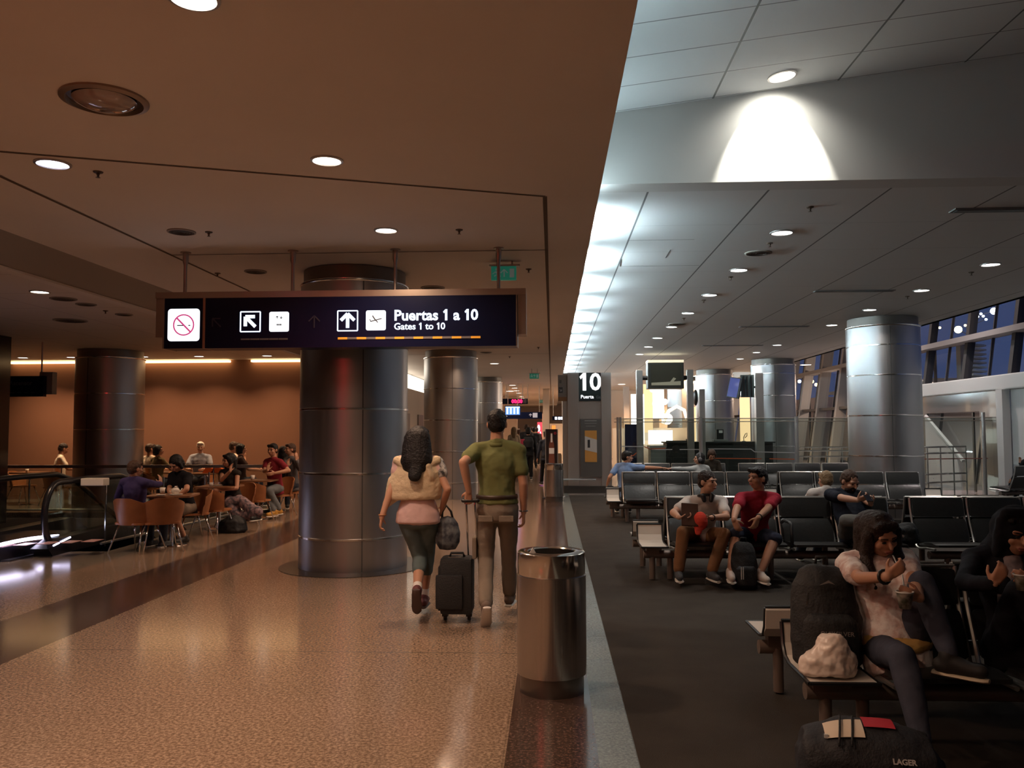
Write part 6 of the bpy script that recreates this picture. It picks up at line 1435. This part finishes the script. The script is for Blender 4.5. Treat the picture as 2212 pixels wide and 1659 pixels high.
# --- hooded person at the right edge
X = P(2176, 930, 4.45).x; loc, L, W = mk(X, YD+.30, pi)
root, I = person('person with dark hood up eating from a cup at the right edge', loc, pi, s=.93, pelvis=(.0, 0, SZ), lean=-14, curve=0, fem=True,
    hr=L(2146, 1262, 4.1), hl=L(2222, 1275, 4.08), er=(1, 0, -.7), el=(-1, 0, -.7), fr=W(X+.02, 4.02, .475), fl=W(X+.32, 3.98, .475), kr=(.1, .3, 1), kl=(-.2, .3, 1), tr=10, tl=10,
    hdr=(-.35, .3, .8), hdl=(.5, .4, .5), nr=(-.2, -.9, 0), nl=(.4, -.7, 0), cr_=1.0, cl_=.9, head=(-4, -12, -4), neck=(-.03, .06, -.07), skin=SKIN, shirt=cloth('midnight_hoodie', (0.010, 0.010, 0.014)), sleeve='long', pants=cloth('black_jeans', (0.010, 0.010, 0.014)), leg='slim', shoe=mat('black_canvas', (1, 1, 1)), hair=('long', H_BLACK, .25), hood=MATS['cloth_midnight_hoodie'], voxel=.0085)
b = MB(); b.loft([(I['pel'] + I['up']*.06 + I['fwd']*.06, Vector((.115, 0, 0)), Vector((0, .075, 0))), (I['waist'] + I['fwd']*.075, Vector((.115, 0, 0)), Vector((0, .07, 0))), (I['chest'] + I['fwd']*.085, Vector((.09, 0, 0)), Vector((0, .07, 0))), (I['sh'] + I['fwd']*.06, Vector((.05, 0, 0)), Vector((0, .05, 0)))], 16)
o = b.build('grey_t_shirt', mat('marbled_grey', (.30, .24, .25), .8, var=(14, (.12, .10, .11))), root); bake(o, .009, 2, (.02, .07))
food_cup(wpos(root, I['wl']) + Vector((-.06, -.06, .0)), 'paper cup held by the hooded person at the right edge', .07)

# --- backpack, plastic bag and duffel in the foreground
q = P(1775, 1400, 4.45); r_ = backpack('backpack', P(1765, 930, 4.5).x, YD+.30, .378, .34, .24, .50, R(-6), 'tall black backpack leaning on the end of the nearest bench beside the eating woman', -8)
text_obj('brand_text', 'QUIKSILVER', .030, (-.065, -.195, .16), mat('text_grey', (.20, .18, .17), .5), r_, extrude=.001)
MB().prism([(-.045, .40), (.0, .412), (.03, .405), (.0, .425)], -.135, -.128, 'y').build('small_emblem', mat('text_grey', (1, 1, 1)), r_)
MB().tube([(-.10, -.13, .36), (-.105, -.135, .33), (-.11, -.13, .30)], .004, 6).build('zip_pull', M_CHROME, r_)
q = P(1786, 1440, 4.22)
b = MB(); pr_ = random.Random(5); b.loft([((0, 0, 0), (.115, 0, 0), (0, .07, 0)), ((0, 0, .02), (.145, 0, 0), (0, .085, 0)), ((.0, 0, .08), (.13, 0, 0), (0, .08, 0)), ((.02, 0, .14), (.085, 0, 0), (0, .06, 0)), ((.02, 0, .19), (.05, 0, 0), (0, .04, 0)), ((.045, 0, .205), (.02, 0, 0), (0, .02, 0))], 20)
b.caps((.10, 0, .02), (.125, .02, .09), .03, .02); b.caps((.02, -.02, .13), (.10, -.02, .07), .03, .02)
o = b.build('plastic_bag', mat('plastic_white', (.80, .68, .60), .3, spec=.6, bump=(10, .4)), None); bake(o, .006, 3, (.035, .07)); o.location = (q.x+.01, YD+.10, .383); tag(o, 'crumpled white plastic bag on the white end table of the nearest bench', 'plastic bag')
q = G(1848, 1659, .12); r_ = empty('duffel_bag', (P(1850, 930, 3.75).x, 3.72, 0), R(-8)); tag(r_, 'black sports bag with a white and red patch lying on the carpet in the foreground', 'sports bag')
b = MB(); b.loft([((-.29, 0, .13), (0, .08, 0), (0, 0, .08)), ((-.26, 0, .15), (0, .14, 0), (0, 0, .14)), ((-.10, 0, .17), (0, .17, 0), (0, 0, .168)), ((.10, 0, .17), (0, .17, 0), (0, 0, .166)), ((.24, 0, .15), (0, .14, 0), (0, 0, .145)), ((.28, 0, .12), (0, .08, 0), (0, 0, .08))], 24)
o = b.build('body', mat('duffel_navy', (.014, .014, .018), .7, bump=(90, .3)), r_); bake(o, .010, 3, (.03, .12))
def patch(nm, m_, x0, x1, a0, a1, off=.006):
    b = MB(); b.sm = True; n = 8; vs = []
    for i in range(n+1):
        a = R(a0 + (a1-a0)*i/n); row = []
        for j in range(n+1):
            x = x0 + (x1-x0)*j/n; k = .168 - .10*(abs(x)/.29)**3 + off + .006; row.append(b.bm.verts.new((x, -k*cos(a), .165 + (k)*sin(a))))
        vs.append(row)
    for i in range(n):
        for j in range(n): b.bm.faces.new((vs[i][j], vs[i][j+1], vs[i+1][j+1], vs[i+1][j]))
    return b.build(nm, m_, r_, True)
patch('white_patch', mat('patch_white', (.66, .56, .44), .6), -.185, -.03, 50, 84); patch('red_patch', mat('patch_red', (.42, .015, .03), .6), -.025, .10, 68, 96)
me = text_mesh('LAGER', .030, extrude=.001, bold=.001, space=1.0); me.transform(Matrix.Translation((.06, -.179, .225)) @ Euler((R(62), 0, 0)).to_matrix().to_4x4()); link('brand_text', me, mat('text_pale', (.45, .42, .42), .5), r_)
b = MB()
for x0 in (-.14, -.09): b.tube([(x0+.03*k/6, -(.178)*cos(R(35+9*k)), .168+(.182)*sin(R(35+9*k))) for k in range(7)], .005, 6)
b.build('straps', M_NYL, r_, True)
MB().box(-.19, -.10, .285, -.175, -.09, .30).build('buckle', M_WHITE, r_)

# --- further rows
loc, L, W = mk(P(1348, 930, 15.5).x + .02, 15.42, 0)
person('man in light blue t-shirt seen from behind, his arm stretched along the seat backs', loc, 0, s=.92, pelvis=(0, 0, SZ), lean=-6, side=0, twist=-22, curve=0,
    hr=L(1428, 1011, 15.1), hl=L(1312, 1046, 15.5), er=(.2, -1, .1), el=(-.3, -1, 0), fr=(.12, .75, .09), fl=(-.12, .75, .09), kr=(0, .4, 1), kl=(0, .4, 1), hdr=(1, 0, 0), nr=(0, 0, -1), head=(-62, -4, 0), neck=(.0, 0, -.03), skin=SKIN, shirt=cloth('sky_tee', (0.20, 0.32, 0.58)), pants=cloth('dark_jeans', (.03, .035, .05)), shoe=MATS['black_shoe'], hair=('short', H_BLACK), voxel=.013)
loc, L, W = mk(P(1508, 930, 15.5).x, 15.42, 0)
root, I = person('dark-haired girl with headphones in a pale grey top, reaching along the seat backs', loc, 0, s=.86, pelvis=(0, 0, SZ), lean=-6, twist=18, curve=0, fem=True,
    hr=(.25, .3, .6), hl=L(1444, 1012, 15.1), er=(.5, -1, 0), el=(-.2, -1, .1), fr=(.1, .7, .09), fl=(-.1, .7, .09), kr=(0, .4, 1), kl=(0, .4, 1), hdl=(-1, 0, 0), nl=(0, 0, -1), head=(72, 0, 0), neck=(0, 0, -.02), skin=SKIN2, shirt=cloth('pale_grey_top', (.45, .47, .47)), sleeve='long', pants=cloth('dark_jeans', (1, 1, 1)), shoe=MATS['black_shoe'], hair=('bob', H_BLACK), voxel=.012)
b = MB(); HT = I['HT']; b.tube([HT(.098*sin(R(a)), -.01, .02+.115*cos(R(a))) for a in range(-100, 101, 20)], .008, 6); b.ball(HT(.095, -.005, -.005), .02, .035, .038, M=I['HM']); b.ball(HT(-.095, -.005, -.005), .02, .035, .038, M=I['HM']); b.build('headphones', M_GREYL, root, True)
loc, L, W = mk(P(1531, 930, 18.5).x, YC+.30, pi)
person('person with bushy brown hair bowed low behind the girl with headphones', loc, pi, s=.92, pelvis=(0, 0, SZ), lean=28, curve=.4, fem=True, hr=(.15, .4, .5), hl=(-.15, .4, .5), fr=(.1, .4, .09), fl=(-.1, .4, .09), kr=(0, 1, 1), kl=(0, 1, 1), head=(0, -40, 0), shirt=cloth('brown_top', (.05, .04, .03)), pants=cloth('dark_jeans', (1, 1, 1)), shoe=MATS['black_shoe'], hair=('bob', H_BLOND if 0 else H_BROWN), voxel=.014)
loc, L, W = mk(P(1772, 930, 9.8).x, YA+1.0, 0)
root, I = person('fair-haired youth in white t-shirt with lettering across the back, slumped low', loc, 0, s=.88, pelvis=(0, 0, SZ-.02), lean=-16, side=0, curve=0, hr=(.2, .35, .55), hl=(-.2, .35, .55), fr=(.1, .6, .09), fl=(-.1, .6, .09), kr=(0, .5, 1), kl=(0, .5, 1), head=(8, -12, 6), neck=(0, .03, -.05), skin=SKIN2, shirt=cloth('white_tee', (1, 1, 1)), pants=cloth('dark_jeans', (1, 1, 1)), shoe=MATS['black_shoe'], hair=('short', H_BLOND), voxel=.012)
me = text_mesh('VERY BIG D', .052, extrude=.0008, bold=.001, align='CENTER'); Mx = Matrix((I['rgt'], I['up'], -I['fwd'])).transposed().to_4x4(); me.transform(Matrix.Translation(I['sh'] - I['fwd']*.115 - I['up']*.03) @ Mx); link('shirt_text', me, M_INK, root)
fb = far_bench; th = fb.rotation_euler.z
pp_ = fb.matrix_world if 0 else Matrix.Translation(fb.location) @ Matrix.Rotation(th, 4, 'Z')
sp_ = pp_ @ Vector((.95, .32, 0)); 
person('dark silhouette of a person resting chin on hand at the right edge', (sp_.x, sp_.y, 0), th+pi, s=.9, pelvis=(0, 0, SZ), lean=4, hr=(.06, .30, .86), hl=(-.15, .35, .5), er=(.4, .6, -1), fr=(.1, .45, .09), fl=(-.1, .45, .09), kr=(0, 1, 1), kl=(0, 1, 1), hdr=(-.1, -.2, 1), head=(-30, 0, 0), skin=SKIN3, shirt=cloth('black_top', (.012, .012, .014)), sleeve='long', pants=cloth('black_jeans', (1, 1, 1)), shoe=MATS['black_shoe'], hair=('short', H_DARK), voxel=.014)

# ------------------------------------------------------------------ cafe: near tables
ck = lambda px, Y: P(px, 930, Y).x
def sit(lab, px, Y, face, **k):
    X = ck(px, Y); loc, L, W = mk(X, Y, face); d = dict(s=.92, pelvis=(0, 0, SZ), lean=0, curve=.2, fr=(.11, .38, .09), fl=(-.11, .38, .09), kr=(.1, 1, 1), kl=(-.1, 1, 1), hr=(.15, .38, .76), hl=(-.15, .38, .76), er=(.8, -.6, -.6), el=(-.8, -.6, -.6), voxel=.012, pants=cloth('dark_jeans', (1, 1, 1)), shoe=MATS['black_shoe'])
    for kk, v in list(k.items()):
        if isinstance(v, tuple) and len(v) == 4 and v[0] == 'px': k[kk] = L(v[1], v[2], v[3])
    d.update(k); return person(lab, loc, face, **d)
cafe_chair(ck(302, 10.95), 10.95, R(-14), 'cherry wood tub chair holding the purple-shirted man, nearest the escalator')
sit('man in a purple jumper seen from behind in the nearest cafe chair', 300, 10.98, R(-14), lean=-8, curve=0, hr=('px', 350, 1046, 11.4), hl=(-.28, .2, .62), er=(1, 0, -1), hdr=(-.3, .2, 1), head=(-18, -4, 0), neck=(0, 0, -.03), skin=SKIN, shirt=cloth('purple_jumper', (.045, .035, .11)), sleeve='long', hair=('short', H_BROWN), s=.92)
table_at(ck(375, 11.55), 11.55, R(10), 'small square cafe table with a teapot between the purple-shirted and black-shirted men')
tx, ty = ck(375, 11.55), 11.55
teapot(tx+.08, ty-.08, .714, 'white teapot on the nearest cafe table'); saucer(tx+.08, ty-.08, .70, 'white saucer under the teapot', .10); saucer(tx-.08, ty-.18, .70, 'small white plate at the corner of the nearest cafe table', .07)
cup(tx-.20, ty+.12, .70, 'white cup in front of the purple-shirted man', .04, .09)
cafe_chair(ck(413, 12.1), 12.15, R(130), 'cherry wood tub chair under the black-shirted man')
root, I = sit('thick-haired man in black printed t-shirt and shorts bending over the cafe table', 405, 12.1, R(152), lean=14, s=.98, hr=('px', 372, 1075, 11.7), hl=('px', 372, 1082, 11.65), er=(1, .2, -.5), el=(-1, .3, -.3), fr=('px', 375, 1163, 11.75), fl=('px', 398, 1160, 11.8), head=(10, -38, 0), skin=SKIN, shirt=cloth('black_tee', (.010, .009, .012)), pants=cloth('khaki_shorts', (.22, .17, .13)), leg='short', hair=('bob', H_BLACK), shoe=mat('sandal_dark', (.02, .015, .012), .6))
c = I['chest'] + I['fwd']*.130; b = MB(); 
for k in range(5): b.tube([(-.09+.04*k, 0, -.02+.03*sin(k*2)), (-.06+.04*k, 0, .03*cos(k*1.7)), (-.03+.04*k, 0, -.02)], .006, 5)
o = b.build('shirt_print', mat('print_white', (.4, .36, .33), .6), root); o.matrix_local = Matrix.Translation(c) @ Matrix((I['rgt'], I['fwd'], I['up'])).transposed().to_4x4()
cafe_chair(ck(357, 11.1), 11.02, R(35), 'empty-looking tub chair half hidden beside the purple-shirted man')
cafe_chair(ck(477, 13.0), 12.75, R(-12), 'cherry wood tub chair turned away in front of the seated woman with floral trousers')
table_at(ck(463, 13.2), 13.45, 0, 'cafe table in front of the woman resting her chin on her hand')
cup(ck(453, 13.2), 13.3, .70, 'white cup on the second cafe table', .035, .06); saucer(ck(462, 13.2), 13.4, .70, 'white saucer on the second cafe table')
cafe_chair(ck(512, 13.7), 13.75, R(160), 'tub chair hidden under the woman with floral trousers')
sit('long-haired woman in floral trousers resting her cheek on her hand', 507, 13.6, R(162), lean=14, fem=True, s=.92, hr=('px', 497, 1018, 13.25), er=('x', 0, 0) if 0 else (.3, .6, -1), hl=('px', 480, 1058, 13.2), hdr=(-.1, -.1, 1), fr=('px', 522, 1125, 13.2), fl=('px', 556, 1112, 13.1), kl=(-.3, 1, .6), head=(-20, -8, -8), skin=SKIN, shirt=cloth('dark_vest', (.025, .02, .018)), sleeve='none', pants=mat('floral_cloth', (.05, .045, .06), .8, var=(22, (.30, .19, .20))), leg='skirt', hair=('long', H_BLACK, .32))
b = MB(); b.loft([((0, 0, 0), (.2, 0, 0), (0, .14, 0)), ((0, 0, .04), (.24, 0, 0), (0, .17, 0)), ((0, 0, .18), (.2, 0, 0), (0, .15, 0)), ((.03, 0, .26), (.1, 0, 0), (0, .08, 0))], 18); o = b.build('floor_bag', M_NYL, None); bake(o, .014, 3, (.05, .12)); o.location = (ck(500, 12.9), 13.0, 0); tag(o, 'black bag slumped on the floor under the second cafe table', 'bag')
cafe_chair(ck(563, 14.7), 14.45, R(-8), 'cherry wood tub chair seen from behind next to the red-shirted cafe guest')
table_at(ck(560, 15.1), 15.1, 0, 'cafe table before the red-shirted guest')
cup(ck(545, 14.9), 14.95, .70, 'white mug on the third cafe table', .04, .09)
sit('man in a red printed t-shirt and jeans drinking at the third cafe table', 596, 15.4, R(150), lean=6, s=1.0, pelvis=(0, 0, .52), hr=('px', 578, 1016, 15.0), hl=('px', 594, 1022, 15.0), er=(.6, .2, -1), el=(-1, .1, -.6), fr=('px', 592, 1104, 15.0), fl=('px', 602, 1100, 15.1), hdr=(-.2, 0, 1), head=(15, -6, 0), skin=SKIN, shirt=cloth('red_print_tee', (.20, .02, .03)), pants=cloth('light_jeans', (.14, .15, .16)), shoe=mat('yellow_sneaker', (.45, .22, .03), .6), hair=('short', H_BLACK), voxel=.012)
cafe_chair(ck(602, 15.6), 15.6, R(150), 'tub chair under the red-shirted cafe guest')
sit('curly-haired guest in grey beside the big column, lifting both hands to the face', 632, 16.3, R(140), lean=4, s=.98, pelvis=(0, 0, .52), hr=('px', 622, 1008, 15.9), hl=('px', 640, 995, 15.9), er=(.5, 0, -1), el=(-1, 0, -1), hdr=(0, 0, 1), hdl=(0, 0, 1), head=(-10, 0, 0), shirt=cloth('grey_sweater', (.10, .095, .10)), sleeve='long', hair=('short', H_BROWN), voxel=.013)
cafe_chair(ck(640, 16.4), 16.45, R(140), 'tub chair at the last near table, next to the big column')
sit('dark-haired guest hidden behind the red-shirted man', 612, 16.6, R(20), lean=0, s=.92, pelvis=(0, 0, .5), shirt=cloth('black_top', (1, 1, 1)), hair=('long', H_BLACK, .2), voxel=.014)
# far tables by the brown wall
def far_guest(lab, px, Y, face, shirt_c, hair, **k): return sit(lab, px, Y, face, shirt=cloth(lab[:14].replace(' ', '_'), shirt_c), hair=hair, voxel=.015, **k)
cafe_chair(ck(136, 18.0), 17.85, R(-12), 'tub chair of the white-shirted man alone at far left', None)
far_guest('short-haired man in a white shirt sitting alone by the brown wall at far left', 131, 18.0, R(-60), (.80, .70, .58), ('crop', H_DARK), lean=2, s=.98, pelvis=(0, 0, .52), head=(15, -22, 0))
table_at(ck(55, 17.9), 18.1, 0, 'round-looking cafe table left of the lone white-shirted man'); cup(ck(55, 17.9), 18.0, .70, 'small cup on the far left cafe table')
cafe_chair(ck(35, 18), 18.3, R(-90), 'tub chair left of the far left cafe table')
far_guest('person in white seen half hidden beside the cafe column', 325, 18.0, R(-20), (.75, .62, .5), ('short', H_BROWN), s=.98, pelvis=(0, 0, .5), head=(-30, 0, 0))
far_guest('dark-haired woman in olive sitting just right of the person in white', 342, 17.6, R(-30), (.16, .12, .06), ('bob', H_BLACK), s=.95, fem=True, pelvis=(0, 0, .5), head=(-50, 0, 0))
table_at(ck(368, 18), 18.0, 0, 'cafe table right of the couple by the cafe column'); saucer(ck(362, 18), 17.9, .70, 'white crumpled napkin plate on the couple\'s table', .1)
far_guest('white-haired man with glasses in pale blue shirt facing the hall', 434, 18.2, pi+R(12), (.30, .32, .38), ('short', H_WHITE), s=1.0, pelvis=(0, 0, .52), head=(5, -6, 0), skin=SKIN2)
table_at(ck(440, 17.5), 17.62, 0, 'cafe table in front of the white-haired man')
for px, lab in ((452, 'left'), (470, 'right')):
    o = MB().prism([(-.14, 0), (.14, 0), (.10, .10), (-.06, .13)], -.05, .05, 'y').build('orange_tray', mat('tray_orange', (.75, .16, .03), .5)); o.location = (ck(px, 17.5), 17.55, .70); tag(o, 'bright orange carton before the white-haired man, the %s one' % lab, 'carton')
far_guest('man in white with his cup raised, left of the couple facing each other', 505, 18.1, R(-50), (.75, .64, .54), ('short', H_BROWN), s=1.0, pelvis=(0, 0, .52), head=(-10, -6, 0), hr=(.0, .25, 1.0), hdr=(0, 0, 1))
far_guest('dark-haired person in brown close by the man in white with his cup', 521, 17.6, R(-70), (.05, .03, .025), ('bob', H_BLACK), s=.95, pelvis=(0, 0, .52))
cafe_chair(ck(336, 17.6), 17.5, R(-30), 'tub chair under the dark-haired woman in olive'); cafe_chair(ck(521, 17.6), 17.5, R(-70), 'tub chair under the dark-haired person in brown')
cafe_chair(ck(434, 18.2), 18.3, pi+R(12), 'tub chair under the white-haired man'); cafe_chair(ck(503, 18.2), 18.15, R(-50), 'tub chair under the man with his cup raised'); cafe_chair(ck(324, 18.1), 18.1, R(-20), 'tub chair under the person in white by the cafe column')
# ------------------------------------------------------------------ corridor walkers
def walker(lab, px, Y, face, shirt_c, hair, s=.95, pc=(.02, .02, .022), **k):
    X = ck(px, Y); ph = k.pop('ph', 1)
    d = dict(s=s, pelvis=(0, 0, .93*s), lean=3, hr=(.25, .1*ph, .82*s), hl=(-.25, -.1*ph, .82*s), fr=(.08, .2*ph, .09), fl=(-.08, -.2*ph, .11), pants=cloth('walker_%d' % (px*10), pc), shoe=MATS['black_shoe'], shirt=cloth('wshirt_%d' % (px*10), shirt_c), hair=hair, voxel=.016, sleeve='long', det=None if Y > 24 else True)
    d.update(k); return person(lab, (X, Y, 0), face, **d)
root, I = walker('person walking away down the corridor with a black and pink backpack', 1141, 26.5, 0, (.02, .02, .022), ('bob', H_BLACK), s=.95)
b = MB(); b.loft([(I['waist'] - I['fwd']*.2, Vector((.16, 0, 0)), Vector((0, .10, 0))), (I['chest'] - I['fwd']*.2, Vector((.18, 0, 0)), Vector((0, .13, 0))), (I['sh'] - I['fwd']*.16, Vector((.13, 0, 0)), Vector((0, .09, 0)))], 16)
o = b.build('backpack', M_NYL, None); bake(o, .016, 3); o.location = root.location; tag(o, 'black backpack on the corridor walker', 'backpack')
b = MB(); b.box(I['sh'].x-.24, I['sh'].y-.27, I['waist'].z, I['sh'].x-.05, I['sh'].y-.2, I['sh'].z-.05, bevel=.03); b.build('pink_panel', mat('bag_pink', (.40, .03, .08), .6), o).location = (0, 0, 0)
walker('blond person in pale clothes ahead, seen over the polo-shirted man\'s shoulder', 1110, 30, 0, (.45, .36, .25), ('long', H_BLOND, .25), s=.96, fem=True)
walker('grey-haired walker just behind the backpack wearer\'s head', 1137, 30.6, 0, (.10, .10, .11), ('short', H_BROWN), s=1.02)
walker('walker in brown between the blond person and the backpack wearer', 1121, 36, 0, (.12, .07, .04), ('bob', H_BROWN), s=.93)
walker('walker in dark jacket right of the backpack wearer', 1153, 34, 0, (.03, .03, .035), ('short', H_BLACK), s=.97)
walker('farther walker in grey right of the dark jacket', 1159, 38, 0, (.08, .075, .08), ('short', H_DARK), s=.97)
walker('dark figure at the end of the corridor beside the red pillar', 1150, 44, 0, (.03, .03, .03), ('short', H_BLACK), s=1.0)
walker('dark person standing behind the poster stand, left of it', 1180, 24.0, R(20), (.04, .045, .06), ('short', H_BLACK), s=.88, ph=-1)
